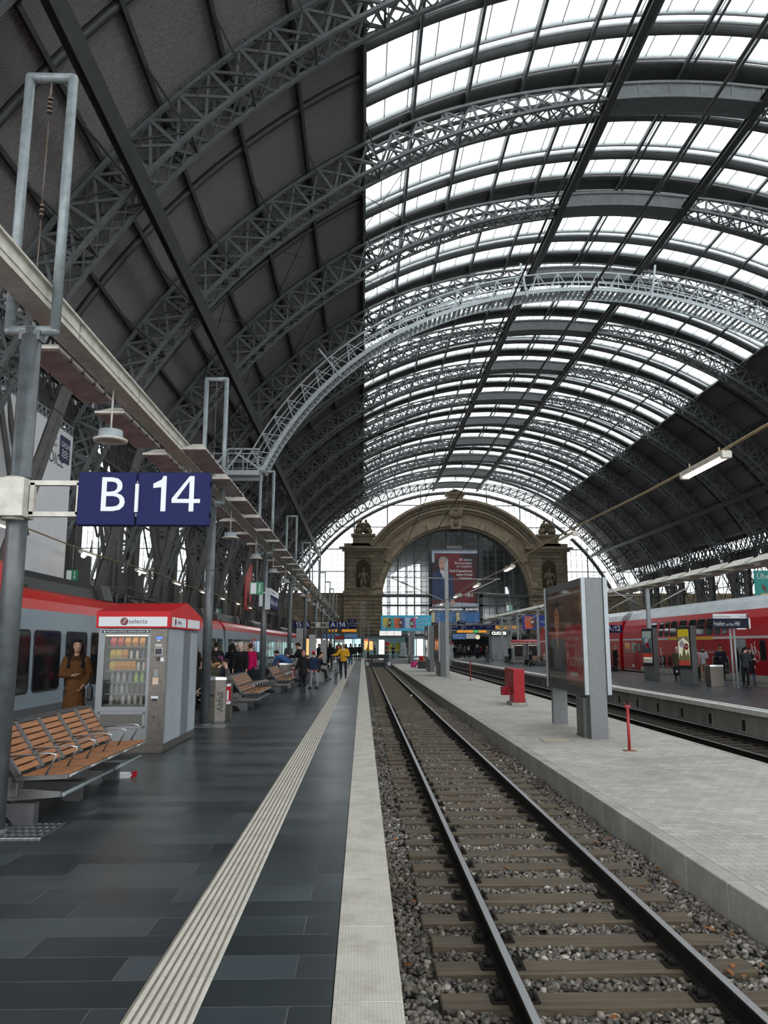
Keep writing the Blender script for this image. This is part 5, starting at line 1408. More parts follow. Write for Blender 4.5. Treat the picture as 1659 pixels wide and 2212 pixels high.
# ---- white banner left, teal banner right, red strips between the left piers
t = thing('hanging_banner', 'tall white banner with dark square logo hanging beyond the grey train', 'banner', (-12.2,0,0))
b = MB(); b.bbox((-.2,28.6,6.6),(.3,8.0,7.4),.03); bp_ = b.build('panel', mat('banner_white',(.58,.59,.60),.5,0,.06,.6), t)
b = MB(); b.b2(-.03,-.02+.0,31.2,32.25,9.0,10.05); lq = b.build('logo_square', mat('banner_navy',(.02,.03,.07),.5), t); lq.location.x = .0
b = MB(); b.text('GROHE', (-.018,31.3,9.6),(0,1,0),(0,0,1),.22,.003)
for k in range(3): b.tube([(-.015,31.4+.65*q/8,9.45-.12*k+.04*math.sin(q*1.57)) for q in range(9)],.022,5)
b.build('logo_lettering', WLET, lq)
b = MB(); b.text('CHOICE', (-.045,29.25,8.75),(0,1,0),(0,0,1),.48,.004); b.build('lettering', DLET, bp_)
b = MB(); b.text('EDITION', (-.045,27.6,8.3),(0,1,0),(0,0,1),.3,.004); b.text('Pure Freude', (-.045,29.7,9.75),(0,1,0),(0,0,1),.18,.004); b.text('an Wasser', (-.045,29.9,9.45),(0,1,0),(0,0,1),.18,.004); b.build('small_lettering', GREYP, bp_)
b = MB(); b.b2(-.3,-.05,24.6,32.6,10.3,10.34)
for k in range(20): b.bar((-.1,24.6+.4*k,10.34),(-.1,25.0+.4*k,10.7),.03); b.bar((-.1,25.0+.4*k,10.34),(-.1,25.0+.4*k,10.7),.03)
b.bar((-.1,24.6,10.7),(-.1,32.6,10.7),.05); b.build('truss', LGREYP, t)
t = thing('hanging_banner', 'teal banner with yellow packet hanging beyond the red train', 'banner', (28.6,55.8,0))
b = MB(); b.bbox((1.2,0,5.6),(3.4,.12,2.7),.02); p_ = b.build('panel', mat('banner_teal',(.01,.24,.21),.5,0,.1,2.), t)
b = MB(); b.text('Überall', (-.3,-.062,6.35),(1,0,0),(0,0,1),.4,.004); b.build('lettering', WLET, p_)
b = MB(); b.prism([(0,0),(1.0,-.05),(.95,.9),(.75,1.0),(.05,.95)],(-.15,-.075,4.35),(1,0,0),(0,0,1),(0,.014,0)); b.build('packet', mat('packet_yellow',(.6,.42,.06),.5), p_)
b = MB(); b.ell((.15,-.07,5.7),(.12,.02,.28),rot=(0,R(-25),0)); b.build('chocolate', mat('choc_brown',(.12,.05,.02),.5), p_)
t = thing('hanging_banner', 'narrow red banner hanging between the left side piers', 'banner', (-11.9,52.9,0))
b = MB(); b.bbox((0,29.5,7.7),(.1,4.5,5.0),.02); b.build('panel', mat('banner_red',(.5,.03,.02),.5,0,.2,1.), t)
# ================================================================ low platform furniture
POSTER_BR = mat('poster_brown', (.085,.036,.014), .4, 0, .4, 1.2, emit=(.085,.036,.014), es=.12)
POSTER_RED = mat('poster_red', (.42,.014,.016), .4, 0, .15, 1., emit=(.42,.014,.016), es=.05)
POSTER_DK = mat('poster_dark', (.012,.014,.014), .4, 0, .2, 2.)
SKINP = mat('poster_skin', (.42,.17,.08), .5, 0, .2, 3., emit=(.42,.17,.08), es=.12)
PGLASS = glassmat('poster_glass', (.92,.93,.93), .05, .04, .25)
PTXT = mat('poster_text', (.62,.55,.45), .5)
def billboard(loc, lab, near=True):
    """large double-sided display on two legs; faces -X and +X, far end at +Y. origin at the near leg on the ground"""
    t = thing('poster_billboard', lab, 'billboard', loc, 0, 'poster billboards of the low platform')
    L = 3.95; z0, z1 = 1.05, 3.95
    for y in (.0, 3.85):
        b = MB(); b.b2(-.21,.21,y,y+.3 if y == 0 else y+.22,0,z1-.02 if y == 0 else z1); b.build('leg', GREYP, t)
    b = MB()
    for xx in (-.28,.28):
        s = 1 if xx > 0 else -1
        b.bbox((xx,0.01,(z0+z1)/2),(.11,.1,z1-z0),.015); b.bbox((xx,L+.08,(z0+z1)/2),(.11,.1,z1-z0),.015)
    b.build('side_strip', LGREYP, t)
    b = MB(); b.b2(-.3,.3,.05,L+.03,z1-.2,z1); b.b2(-.3,.3,.05,L+.03,z0,z0+.18); b.b2(-.3,.3,.05,.17,z0,z1); b.b2(-.3,.3,L-.09,L+.03,z0,z1); b.build('frame', mat('billboard_dark_frame',(.035,.037,.038),.4,0,.1,4.), t)
    for s in (-1, 1):
        x = s*.25
        b = MB(); b.b2(x-.01,x+.01,.17,L-.09,z0+.18,z1-.2); p = b.build('poster', POSTER_BR, t)
        if s < 0:
            xs = x-.0112; H = z1-z0-.38; W = L-.26
            def Q(u0,u1,v0,v1,nm,m_,d=.002):
                b = MB(); b.b2(xs-d,xs,L-.09-W*u0,L-.09-W*u1,z0+.18+H*v0,z0+.18+H*v1); return b.build(nm,m_,p)
            Q(.52,1.,.06,.62,'red_field',POSTER_RED); 
            b = MB()
            P = [(.0,0),(.52,0),(.53,.18),(.5,.36),(.42,.46),(.3,.5),(.17,.47),(.07,.4),(.03,.2)]
            b.prism([(a*W, c*H) for a,c in P],(xs-.003,L-.09,z0+.18),(0,-1,0),(0,0,1),(.003,0,0)); b.build('figure_coat',POSTER_DK,p)
            b = MB(); n = 20
            b.prism([(W*(.27+.075*math.cos(2*PI*i/n)), H*(.72+.155*math.sin(2*PI*i/n))) for i in range(n)],(xs-.004,L-.09,z0+.18),(0,-1,0),(0,0,1),(.004,0,0)); b.prism([(W*.23,H*.5),(W*.31,H*.5),(W*.33,H*.62),(W*.22,H*.62)],(xs-.0035,L-.09,z0+.18),(0,-1,0),(0,0,1),(.003,0,0)); b.prism([(W*.24,H*.5),(W*.3,H*.5),(W*.27,H*.34)],(xs-.0045,L-.09,z0+.18),(0,-1,0),(0,0,1),(.004,0,0)); b.build('figure_face',SKINP,p)
            b = MB()
            for u_ in (.243,.297): b.prism([(W*u_-.06,H*.74),(W*u_+.06,H*.74),(W*u_+.05,H*.755),(W*u_-.05,H*.755)],(xs-.006,L-.09,z0+.18),(0,-1,0),(0,0,1),(.002,0,0))
            b.prism([(W*.245,H*.64),(W*.295,H*.64),(W*.285,H*.65),(W*.255,H*.65)],(xs-.006,L-.09,z0+.18),(0,-1,0),(0,0,1),(.002,0,0))
            b.prism([(W*(.27+.085*math.cos(PI*i/n)), H*(.76+.16*math.sin(PI*i/n))) for i in range(n+1)]+[(W*.2,H*.78),(W*.27,H*.845),(W*.34,H*.78)],(xs-.0055,L-.09,z0+.18),(0,-1,0),(0,0,1),(.002,0,0)); b.build('figure_features',POSTER_DK,p)
            Q(0.,.52,.48,.53,'orange_band',mat('poster_orange',(.4,.08,.02),.4),.0012)
            b = MB(); o_ = Vector((xs-.004,L-.09,z0+.18))
            b.text('Parship', o_+Vector((0,-W*.55,H*.20)),(0,-1,0),(0,0,1),.36,.002,bold=.01)
            b.prism([(0,.12),(.06,.2),(.12,.12),(.06,0)], o_+Vector((0,-W*.93,H*.22)),(0,-1,0),(0,0,1),(-.002,0,0))
            b.text('Ich mag es,', o_+Vector((0,-W*.57,H*.535)),(0,-1,0),(0,0,1),.13,.002); b.text('verliebt zu sein', o_+Vector((0,-W*.57,H*.46)),(0,-1,0),(0,0,1),.13,.002); b.text('für immer', o_+Vector((0,-W*.57,H*.385)),(0,-1,0),(0,0,1),.13,.002)
            b.b2(o_.x-.002,o_.x,o_.y-W*.62,o_.y-W*.83,o_.z+H*.085,o_.z+H*.135)
            b.build('poster_lettering',PTXT,p)
            Q(.915,.955,.74,.93,'yellow_tab',mat('tab_yellow',(.5,.3,.02),.5)); Q(.01,.025,.7,.82,'yellow_tab',MATS['tab_yellow']); Q(.01,.025,.03,.1,'yellow_tab',MATS['tab_yellow'])
        b = MB(); b.b2(s*.292-.003,s*.292+.003,.17,L-.09,z0+.18,z1-.2); b.build('glass', PGLASS, t)
    b = MB(); b.b2(-.3,.12,.32,.98,.02,.98); b.b2(-.32,.14,.3,1.0,0,.03); b.build('switch_box', mat('switch_box_grey',(.10,.105,.095),.5,0,.1,5.), t)
    b = MB()
    for xx in (-.2,.2):
        b.ell((xx,-.045,2.1),(.014,.02,.014),8,6)
    b.tube([(.23,.02,.25),(.27,-.02,.1),(.34,-.06,.02)],.014,6); b.build('bolt', CHROME, t)
    return t
bl = billboard((5.81,19.7,-.62), 'large grey framed poster billboard on the low platform, nearest the camera')
dup(bl, (5.97,59.,-.62), label='large poster billboard beside the tall grey mast on the low platform')
dup(bl, (6.0,68.8,-.62), label='poster billboard just behind the one by the mast on the low platform')
dup(bl, (6.1,98.4,-.62), label='most distant poster billboard at the far end of the low platform')
# red locker on a concrete plinth
t = thing('hydrant_locker', 'red steel locker on a concrete plinth on the low platform', 'locker', (5.96,30.9,-.62))
b = MB(); b.bbox((.02,.1,.06),(.62,1.1,.12),.02); b.build('plinth', CONC, t)
b = MB(); b.bbox((0,0,.74),(.43,.9,1.24),.015); b.build('body', REDP, t)
b = MB(); b.bbox((-.06,.9,.98),(.34,.85,.8),.015); b.build('side_cabinet', REDP, t)
b = MB(); b.bbox((-.36,.62,.5),(.3,.25,.32),.01); b.build('small_box', REDP, t)
b = MB(); b.b2(-.2,.2,-.455,-.45,.19,.2); b.b2(.215,.222,-.3,.3,.2,1.3); b.tube([(.23,-.3,.3),(.26,-.35,.15),(.27,-.38,.12)],.012,6); b.build('seam', DARK, t)
b = MB(); b.box((-.218,.25,1.17),(.006,.12,.07)); b.box((-.218,.25,1.05),(.006,.12,.08)); b.build('label', WLET, t)
def redpost(loc, h, lab):
    t = thing('marker_post', lab, 'post', loc, 0, 'red marker posts')
    b = MB(); b.cyl((0,0,0),.032,h,10); b.build('pole', mat('marker_red',(.30,.02,.018),.45,0,.2,8.), t)
    b = MB(); b.bbox((0,0,.008),(.26,.2,.016),.005,seg=1); b.build('foot_plate', mat('rusty_plate',(.2,.1,.06),.7,0,.3,9.), t)
    b = MB(); b.bbox((0,0,h-.03),(.14,.05,.05),.01); b.tube([(-.06,0,h),(-.065,0,h+.04)],.014,6); b.tube([(.06,0,h),(.065,0,h+.04)],.014,6); b.build('hook', mat('marker_red_dark',(.2,.02,.02),.5), t)
redpost((5.81,17.57,-.62), .97, 'short red marker post in front of the big poster billboard')
redpost((7.02,52.,-.62), 1.2, 'distant thin red marker post near the right edge of the low platform')
t = thing('floor_hatch', 'pale square hatch plate let into the low platform pavers', 'hatch', (4.7,19.55,-.62))
b = MB(); b.b2(-.34,.34,-.3,.3,-.02,.004); b.build('plate', concrete('hatch_beige', (.38,.335,.265), .15, 3., .2), t)
b = MB(); 
for (x0,x1,y0,y1) in ((-.37,.37,-.33,-.3),(-.37,.37,.3,.33),(-.37,-.34,-.33,.33),(.34,.37,-.33,.33)): b.b2(x0,x1,y0,y1,-.02,.002)
b.build('frame', STEELD, t)
t = thing('equipment_box', 'low black box on the far part of the low platform', 'box', (5.9,79.4,-.62)); b = MB(); b.bbox((0,0,.33),(.75,1.6,.62),.03); b.build('body', DARK, t); b = MB(); b.bbox((0,0,.66),(.8,1.66,.05),.01); b.build('lid', STEELD, t)
t = thing('duffel_bag', 'bright pink bag beside the low black box', 'bag', (5.3,83.,-.62)); b = MB(); b.bbox((0,0,.24),(.6,.4,.44),.12); b.ell((.28,.1,.42),(.28,.2,.2)); b.ell((-.1,-.1,.5),(.2,.15,.1)); b.build('body', mat('pink_fabric',(.6,.03,.2),.6,0,.2,6.), t); b = MB(); b.tube([(-.2,-.2,.55),(0,-.25,.75),(.2,-.2,.55)],.03,6); b.build('handle', DARK, t)
t = thing('suitcase', 'red suitcase with a raised handle behind the low black box', 'suitcase', (6.15,82.6,-.62)); b = MB(); b.bbox((0,0,.62),(.62,.4,1.1),.05); b.build('shell', REDP, t); b = MB(); b.tube([(.15,-.2,1.15),(.2,-.25,.3)],.03,6); b.build('handle', mat('case_strap',(.6,.35,.12),.5), t)
t = thing('control_cabinet', 'pale grey control cabinet at the far end of the low platform', 'cabinet', (5.7,111.5,-.1)); b = MB(); b.bbox((0,0,.8),(1.0,.8,1.2),.02); b.bbox((0,0,1.75),(.85,.7,.8),.03); b.build('body', LGREYP, t); b = MB(); b.b2(-.6,.6,-.5,.5,0,.2); b.build('base', STEELD, t)
# tall grey mast with cantilevers for the contact wires
t = thing('wire_mast', 'tall grey mast with pipe cantilevers in front of the great arch', 'mast', (6.0,56.4,-.62))
b = MB(); b.b2(-.13,.13,-.11,-.09,0,8.2); b.b2(-.13,.13,.09,.11,0,8.2); b.b2(-.012,.012,-.1,.1,0,8.2); b.b2(-.13,-.11,-.1,.1,0,8.2); b.cyl((0,0,8.2),.13,.12,12); b.bbox((0,0,.02),(.5,.5,.04),.01); b.build('pole', mat('mast_grey',(.27,.28,.28),.5,0,.1,4.), t)
MCAN = mat('cantilever_pipe', (.33,.33,.30), .4, .4, .15, 8.)
b = MB(); b.tube([(-.1,0,7.0),(-4.2,0,7.08)],.035,8); b.tube([(-4.1,0,7.1),(-.1,0,5.35)],.04,8); b.tube([(.1,0,6.95),(3.9,0,6.95)],.035,8); b.tube([(3.8,0,7.),(.1,0,5.3)],.035,8); b.tube([(-2.0,0,6.05),(-5.3,0,5.95)],.025,6); b.tube([(1.8,0,6.0),(4.4,0,5.85)],.025,6); b.build('cantilever', MCAN, t)
b = MB()
for (x,z,dx,dz) in ((-3.9,7.07,.5,-.0),(-3.2,6.72,.5,-.22),(3.3,6.95,-.5,0),(-2.4,6.03,-.6,0),(2.4,5.97,.5,0)):
    for k in range(5): b.tube([(x+dx*k/5,0,z+dz*k/5),(x+dx*(k+.5)/5,0,z+dz*(k+.5)/5)],.075,8)
b.build('insulator', mat('insulator_dark',(.03,.022,.018),.35), t)
def lattice_mast(loc, h, lab):
    t = thing('lattice_mast', lab, 'mast', loc, 0, 'lattice masts')
    b = MB(); w = .2
    for sx in (-w,w):
        for sy in (-w,w): b.bar((sx,sy,0),(sx,sy,h),.06)
    b.build('chord', mat('mast_grey_dark',(.24,.25,.25),.5,.1,.1,4.), t)
    b = MB(); k = 0; z = .2
    while z < h-.5:
        s = 1 if k % 2 else -1
        for sy in (-w,w): b.bar((-w*s,sy,z),(w*s,sy,z+.5),.035)
        for sx in (-w,w): b.bar((sx,-w*s,z),(sx,w*s,z+.5),.035)
        z += .5; k += 1
    for z in (h*.33,h*.66,h*.9): b.b2(-w-.05,w+.05,-w-.05,w+.05,z-.04,z+.04)
    b.build('lacing', mat('mast_grey_dark',(.16,.165,.165)), t)
lattice_mast((0.0,102.5,-.1), 7.3, 'lattice mast at the far end of the left platform')
lattice_mast((11.05,101.2,-.1), 7.6, 'lattice mast behind the tall grey mast, before the blue departure board')
lattice_mast((18.75,101.2,-.1), 7.2, 'lattice mast in front of the orange lettered bank sign')
lattice_mast((-6.0,101.5,-.1), 8.4, 'lattice mast behind the far A track sign')
# ================================================================ right platform furniture
def citylight(loc, rz, lab, kind):
    t = thing('poster_column', lab, 'display', loc, rz, 'poster columns of the right platform')
    b = MB(); b.bbox((0,0,1.38),(.95,.3,2.76),.02); b.build('body', mat('column_grey',(.10,.104,.104),.5,0,.06,6.), t)
    b = MB(); b.b2(-.46,.46,-.19,-.15,.75,2.72); b.b2(-.43,.43,-.205,-.19,.82,2.66); fr = b.build('frame', DARK, t)
    b = MB(); b.b2(-.39,.39,-.21,-.205,.9,2.6); p = b.build('poster', mat('poster_light_'+kind, (.55,.55,.46) if kind=='a' else (.56,.55,.35), .5, 0, .35, 4., emit=(.75,.72,.6), es=.25), fr)
    def Q(x0,x1,z0,z1,nm,c): b = MB(); b.b2(x0,x1,-.213,-.21,z0,z1); return b.build(nm, mat('poster_'+nm, c, .5, 0, .1, 8.), p)
    if kind == 'a':
        Q(-.39,.39,1.42,2.6,'blue',(.10,.19,.22)); b = MB(); b.prism([(-.39,1.42),(.39,1.42),(.39,1.7),(.2,1.82),(-.05,1.66),(-.25,1.9),(-.39,1.8)],(0,-.213,0),(1,0,0),(0,0,1),(0,-.001,0)); b.build('dark_hills', mat('poster_hills',(.03,.06,.08),.5), p); b = MB(); b.prism([(-.39,2.2),(-.1,2.3),(.2,2.15),(.39,2.35),(.39,2.6),(-.39,2.6)],(0,-.213,0),(1,0,0),(0,0,1),(0,-.001,0)); b.build('pale_sky', mat('poster_pale_sky',(.42,.5,.48),.5), p); Q(-.39,.39,1.2,1.42,'red_strip',(.6,.04,.03)); Q(-.39,.39,.9,1.12,'white_strip',(.6,.58,.5))
        b = MB(); b.cyl((-.05,-.216,2.1),.14,.003,20,axis='y'); b.build('white_disc', WLET, p); b = MB(); b.cyl((.05,-.218,1.85),.15,.003,20,axis='y'); b.build('red_disc', REDP, p)
    else:
        Q(-.39,.39,2.25,2.6,'yellow',(.75,.55,.02)); b = MB(); b.prism([(-.39,1.2),(-.3,1.5),(-.15,1.3),(-.05,1.72),(.0,1.95),(.05,1.72),(.15,1.35),(.3,1.6),(.39,1.3),(.39,1.12),(-.39,1.12)],(0,-.213,0),(1,0,0),(0,0,1),(0,-.001,0)); b.build('city_outline', mat('poster_olive',(.22,.2,.07),.5,0,.4,9.), p); b = MB(); b.prism([(-.39,2.0),(.0,2.2),(.39,1.95),(.39,2.25),(-.39,2.25)],(0,-.213,0),(1,0,0),(0,0,1),(0,-.001,0)); b.build('tan_sky', mat('poster_tan',(.3,.24,.15),.5,0,.4,9.), p); Q(-.39,.39,.9,1.12,'coral',(.62,.07,.04))
        b = MB(); b.cyl((-.12,-.216,1.9),.18,.003,24,axis='y'); wd = b.build('white_disc', WLET, p); b = MB(); b.text('19',(-.12,-.2165,1.82),(1,0,0),(0,0,1),.16,.002,'C'); b.build('figure_lettering', REDP, wd)
        b = MB(); b.cyl((.2,-.22,1.78),.16,.003,24,axis='y'); rd_ = b.build('red_disc', REDP, p); b = MB(); b.text('39',(.2,-.2205,1.71),(1,0,0),(0,0,1),.14,.002,'C'); b.build('figure_lettering', WLET, rd_)
    return t
citylight((15.72,43.2,-.2), R(-74), 'grey poster column with a blue and white poster on the right platform', 'a')
citylight((15.5,37.7,-.2), R(-74), 'grey poster column with a yellow topped poster on the right platform', 'b')
t = thing('station_name_sign', 'navy and white station name sign on two slim poles on the right platform', 'sign', (16.0,34.1,-.2), R(-4))
for x in (-.06,.1):
    b = MB(); b.cyl((x,0,0),.045,2.6,12); b.build('pole', LGREYP, t)
b = MB(); b.bbox((-.05,-.03,2.78),(1.52,.14,.42),.01); p = b.build('name_panel', mat('dark_navy',(.005,.008,.025),.5,spec=.15), t)
b = MB(); b.text('Frankfurt',(-.77,-.103,2.68),(1,0,0),(0,0,1),.19,.003,fit=.46); b.text('am Main',(-.26,-.103,2.68),(1,0,0),(0,0,1),.12,.003,fit=.33); b.text('Hbf',(.12,-.103,2.68),(1,0,0),(0,0,1),.19,.003,fit=.22); b.build('lettering', WLET, p)
b = MB(); b.bbox((-.02,-.03,3.09),(1.5,.1,.2),.008); p = b.build('top_panel', SIGNW, t); b = MB(); b.text('Internationale Messestadt',(-.74,-.083,3.04),(1,0,0),(0,0,1),.07,.002,squeeze=.7); b.text('messe frankfurt',(.35,-.083,3.06),(1,0,0),(0,0,1),.05,.002,squeeze=.6); b.b2(.64,.73,-.085,-.08,2.99,3.18); b.build('small_lettering', DLET, p)
b = MB(); b.b2(.71,.78,-.12,.06,2.56,3.0); b.b2(.2,.6,-.1,.04,2.52,2.57); b.build('end_cap', WHITEP, t)
numsign(14.65, 52., 2.45, [(1.38,1.84,'A',1.62),(1.85,1.87,'','bar'),(1.88,2.44,'12',2.16)], 'navy blue A 12 track sign between the red cars')
# lighting beam with tilted reflector lamps above the right platform
RX = 16.0
for i, y in enumerate((44.,53.4,62.8,72.2,81.6,91.)):
    t = thing('platform_post', f'grey post under the right platform reflector beam, {ORD[i] if i else "nearest the camera"}'+(' from the camera' if i else ''), 'post', (RX,y,-.2), 0, 'posts of the right platform')
    b = MB(); b.b2(-.1,.1,-.1,.1,0,5.0); b.build('pole', LGREYP, t)
    b = MB(); b.tube([(-.1,0,3.9),(-2.4,0,5.1)],.035,6); b.tube([(.1,0,3.9),(2.4,0,5.1)],.035,6); b.tube([(-3.0,0,4.6),(-.1,0,4.62)],.025,6); b.build('brace', MCAN, t)
t = thing('lighting_beam', 'pale lighting beam carrying tilted reflector lamps above the right platform', 'beam', (RX,0,0)); b = MB(); b.b2(-.14,.14,12,101,4.8,5.02); b.build('trunk', CREAM, t)
def reflector(s):
    b = MB(); b.box((s*.42,0,.12),(.62,1.75,.03),(0,R(s*32),0)); b.prism([(.16,.28),(.68,-.04),(.16,-.04)],(0,-.9,0),(s,0,0),(0,0,1),(0,.02,0)); b.prism([(.16,.28),(.68,-.04),(.16,-.04)],(0,.88,0),(s,0,0),(0,0,1),(0,.02,0)); b.b2(s*.14,s*.66,-.9,-.87,-.04,0); b.b2(s*.14,s*.66,.87,.9,-.04,0)
    g = MB(); g.cyl((s*.36,-.8,.02),.03,1.6,8,axis='y'); return b, g
r0 = {}
for s in (-1,1):
    for k in range(36):
        y = 21+2.25*k
        lab = f'tilted reflector lamp {"left" if s<0 else "right"} of the right platform beam, number {k+1} from the near end' if k else f'tilted reflector lamp nearest the camera {"left" if s<0 else "right"} of the right platform beam'
        if s not in r0:
            t = thing('reflector_lamp', lab, 'lamp', (RX,y,4.9), 0, 'reflector lamps over the right platform'); b, g = reflector(s); b.build('reflector', HOUS, t); g.build('tube', mat('dull_tube',(.6,.6,.55),.4), t); r0[s] = t
        else: dup(r0[s], (RX,y,4.9), label=lab)
for i,(x,y) in enumerate(((18.3,45.),(18.3,52.),(18.3,60.),(14.,47.))):
    pass
# ================================================================ concourse
YC = 106.
b = MB(); b.b2(-70,95,YC+19.5,YC+20.4,3.0,3.4); struct(b.build('trim_12', STEELD))
TEAL = mat('kiosk_teal', (.22,.40,.41), .45, 0, .1, 2.); YWIN = mat('kiosk_yellow', (.42,.33,.015), .5, 0, .2, 2.)
SHOPW = mat('shop_light', (.8,.8,.75), .5, emit=(1,.95,.85), es=1.6); SHOPO = mat('shop_orange', (.7,.3,.1), .5, 0, .4, 3., emit=(1,.45,.15), es=.9); SHOPB = mat('shop_blue', (.1,.15,.6), .5, emit=(.2,.3,1), es=1.2); SHOPR = mat('shop_red', (.6,.05,.05), .5, emit=(1,.12,.1), es=.8); SHOPC = mat('shop_cyan', (.4,.6,.6), .5, 0, .3, 2., emit=(.6,.95,.9), es=.7)
def kiosk(loc, W, D, H, lab, wins, body):
    t = thing('kiosk', lab, 'kiosk', loc, 0, None)
    b = MB(); b.b2(0,W,0,D,0,H); n = max(2,int(W/1.1))
    for k in range(n+1): b.b2(W*k/n-.03,W*k/n+.03,-.05,0,0,H)
    b.build('body', body, t); b = MB(); b.b2(-.25,W+.25,-.4,D+.2,H,H+.16); b.build('roof', mat('kiosk_roof',(.12,.12,.12),.6), t)
    for (x0,x1,z0,z1,m_) in wins:
        b = MB(); b.b2(x0-.05,x1+.05,-.06,-.02,z0-.05,z1+.05); f_ = b.build('window_frame', DARK if m_ is YWIN else GREYP, t); b = MB(); b.b2(x0,x1,-.075,-.06,z0,z1); b.build('window', m_, f_)
    return t
kiosk((.1,112,-.1), 5.9, 4., 2.8, 'long teal kiosk with yellow windows and lit adverts behind the buffer stop', [(3.25,4.1,.8,2.0,YWIN),(4.5,5.35,.8,2.0,YWIN),(.1,.75,1.1,2.35,SHOPO),(.85,1.35,1.1,2.3,SHOPO),(1.42,1.95,1.,2.35,mat('poster_grey',(.4,.42,.42),.5)),(2.2,2.95,.2,2.5,SHOPW)], TEAL)
b = MB(); b.b2(0,.7,-.09,-.06,2.4,2.55); tag(b.build('light_strip', SHOPR, loc=(.25,111.9,-.1)), 'lit red sign strip on the left end of the teal kiosk', 'sign')
t = thing('roof_sign', 'white lit panels above the teal kiosk', 'sign', (2.4,112.5,2.9))
for k in range(3):
    b = MB(); b.b2(k*1.05,k*1.05+1.0,0,.2,.1,.75); b.build('panel', mat('pale_lit',(.6,.58,.55),.5,emit=(1,.96,.92),es=.45), t)
kiosk((23.1,107,-.2), 7., 4., 2.6, 'teal kiosk with a yellow window right of the distant vending machines', [(.1,1.1,.8,1.95,YWIN),(2.,3.,.8,1.95,YWIN)], TEAL)
kiosk((6.6,112,-.1), 4.2, 3., 2.9, 'bright glazed shop behind the far billboards', [(.1,.9,.3,2.6,SHOPC),(1.05,1.9,.3,2.6,SHOPW),(2.05,2.9,.3,2.6,SHOPC),(3.05,4.05,.3,2.6,SHOPW)], LGREYP)
# row of lit shops at the left back of the concourse
for i,(x,w,m_,lab) in enumerate(((-4.6,2.1,SHOPC,'cyan lit shop front behind the far A 14 sign'),(-2.3,2.2,SHOPC,'pale green lit shop front at the end of the left platform'),(-7.4,2.6,SHOPW,'white lit shop front left of the far track sign'),(-10.4,2.8,SHOPO,'warm lit shop front beyond the grey train'))):
    kiosk((x,118+.4*i,-.1), w, 3., 3.2, lab, [(.1,w*.48,.3,2.7,m_),(w*.53,w-.1,.3,2.7,m_)], GREYP)
t = thing('red_white_board', 'red and white notice board at the far end of the left platform', 'sign', (-2.85,98.,0)); b = MB(); b.b2(-.55,.55,-.03,.03,2.35,2.75); b.build('red_panel', REDP, t); b = MB(); b.b2(-.55,.55,-.03,.03,1.95,2.35); b.build('white_panel', WLET, t); b = MB(); b.b2(-.45,.35,-.03,.03,1.2,1.65); b.build('red_panel', REDP, t); b = MB(); b.b2(-.04,.04,0,.06,0,2.4); b.build('post', GREYP, t)
t = thing('info_screen', 'bright upright screen at the far end of the left platform', 'screen', (-1.75,98.5,0)); b = MB(); b.bbox((0,0,1.3),(1.15,.25,2.5),.03); b.build('case', DARK, t); b = MB(); b.b2(-.48,.48,-.14,-.126,1.0,2.4); b.build('screen', mat('screen_pale',(.3,.5,.65),.4,emit=(.55,.8,1),es=.9), t)
# signs over the concourse, left
def navybox(x0,x1,z0,z1,y,lab,txt=None,name='direction_sign',m_=NAVY,hang=1.2,size=None,cat='sign'):
    t = thing(name, lab, cat, ((x0+x1)/2,y,z0)); w = x1-x0; h = z1-z0
    b = MB(); b.bbox((0,0,h/2),(w,.16,h),.01,seg=1); p = b.build('panel', m_, t)
    if txt:
        b = MB()
        for (s_, dx, dz, sz) in txt: b.text(s_, (-w/2+w*dx,-.083,h*dz),(1,0,0),(0,0,1),sz,.003)
        b.build('lettering', WLET, p)
    if hang:
        b = MB(); b.tube([(-w*.35,0,h),(-w*.35,0,h+hang)],.02,5); b.tube([(w*.35,0,h),(w*.35,0,h+hang)],.02,5); b.build('hanger', STEELD, t)
    return t
ORG = mat('sign_orange', (.72,.27,.01), .45, emit=(1,.4,.02), es=.25)
navybox(-1.98,-.84,4.62,5.08,YC,'small navy 1-13 direction sign above the left platform end',[('1-13',.3,.3,.22)],hang=.6)
navybox(-2.3,-.84,3.85,4.45,YC,'navy direction sign with pictograms under the 1-13 sign',[('S U',.1,.55,.2),('Ausgang',.45,.55,.17),('P B',.1,.15,.17)],hang=.0)
navybox(-2.75,-.8,3.42,3.72,YC,'orange advert strip under the navy direction sign at the left platform end',None,m_=ORG,hang=0)
navybox(-4.5,-3.4,3.42,3.72,YC+.1,'orange strip left of the lattice mast beyond the far A sign',None,m_=ORG,hang=.0)
SCRB = mat('display_blue', (.01,.05,.13), .3, emit=(.03,.16,.4), es=.18)
navybox(-2.4,-.65,2.45,3.15,YC,'blue train display under the orange strip at the left platform end',[('Frankfurt',.1,.5,.2),('RE 14:22',.1,.15,.15)],name='train_display',m_=SCRB,hang=.3,cat='screen')
navybox(-5.1,-3.1,2.45,3.15,YC+.2,'blue train display further left, behind the white columns',None,name='train_display',m_=SCRB,hang=.3,cat='screen')
t = thing('sign_beam', 'grey beam carrying the hanging signs over the concourse', 'beam', (0,YC+.3,4.45)); b = MB(); b.b2(-6.5,.9,-.1,.1,.0,.14); b.b2(11.0,21.4,-.1,.1,-.12,.06); b.build('rail', GREYP, t)
for x in (-6.3,.8,11.1,21.2):
    b = MB(); b.b2(x-.08,x+.08,-.08,.08,-4.55,.0); b.build('leg', GREYP, t)
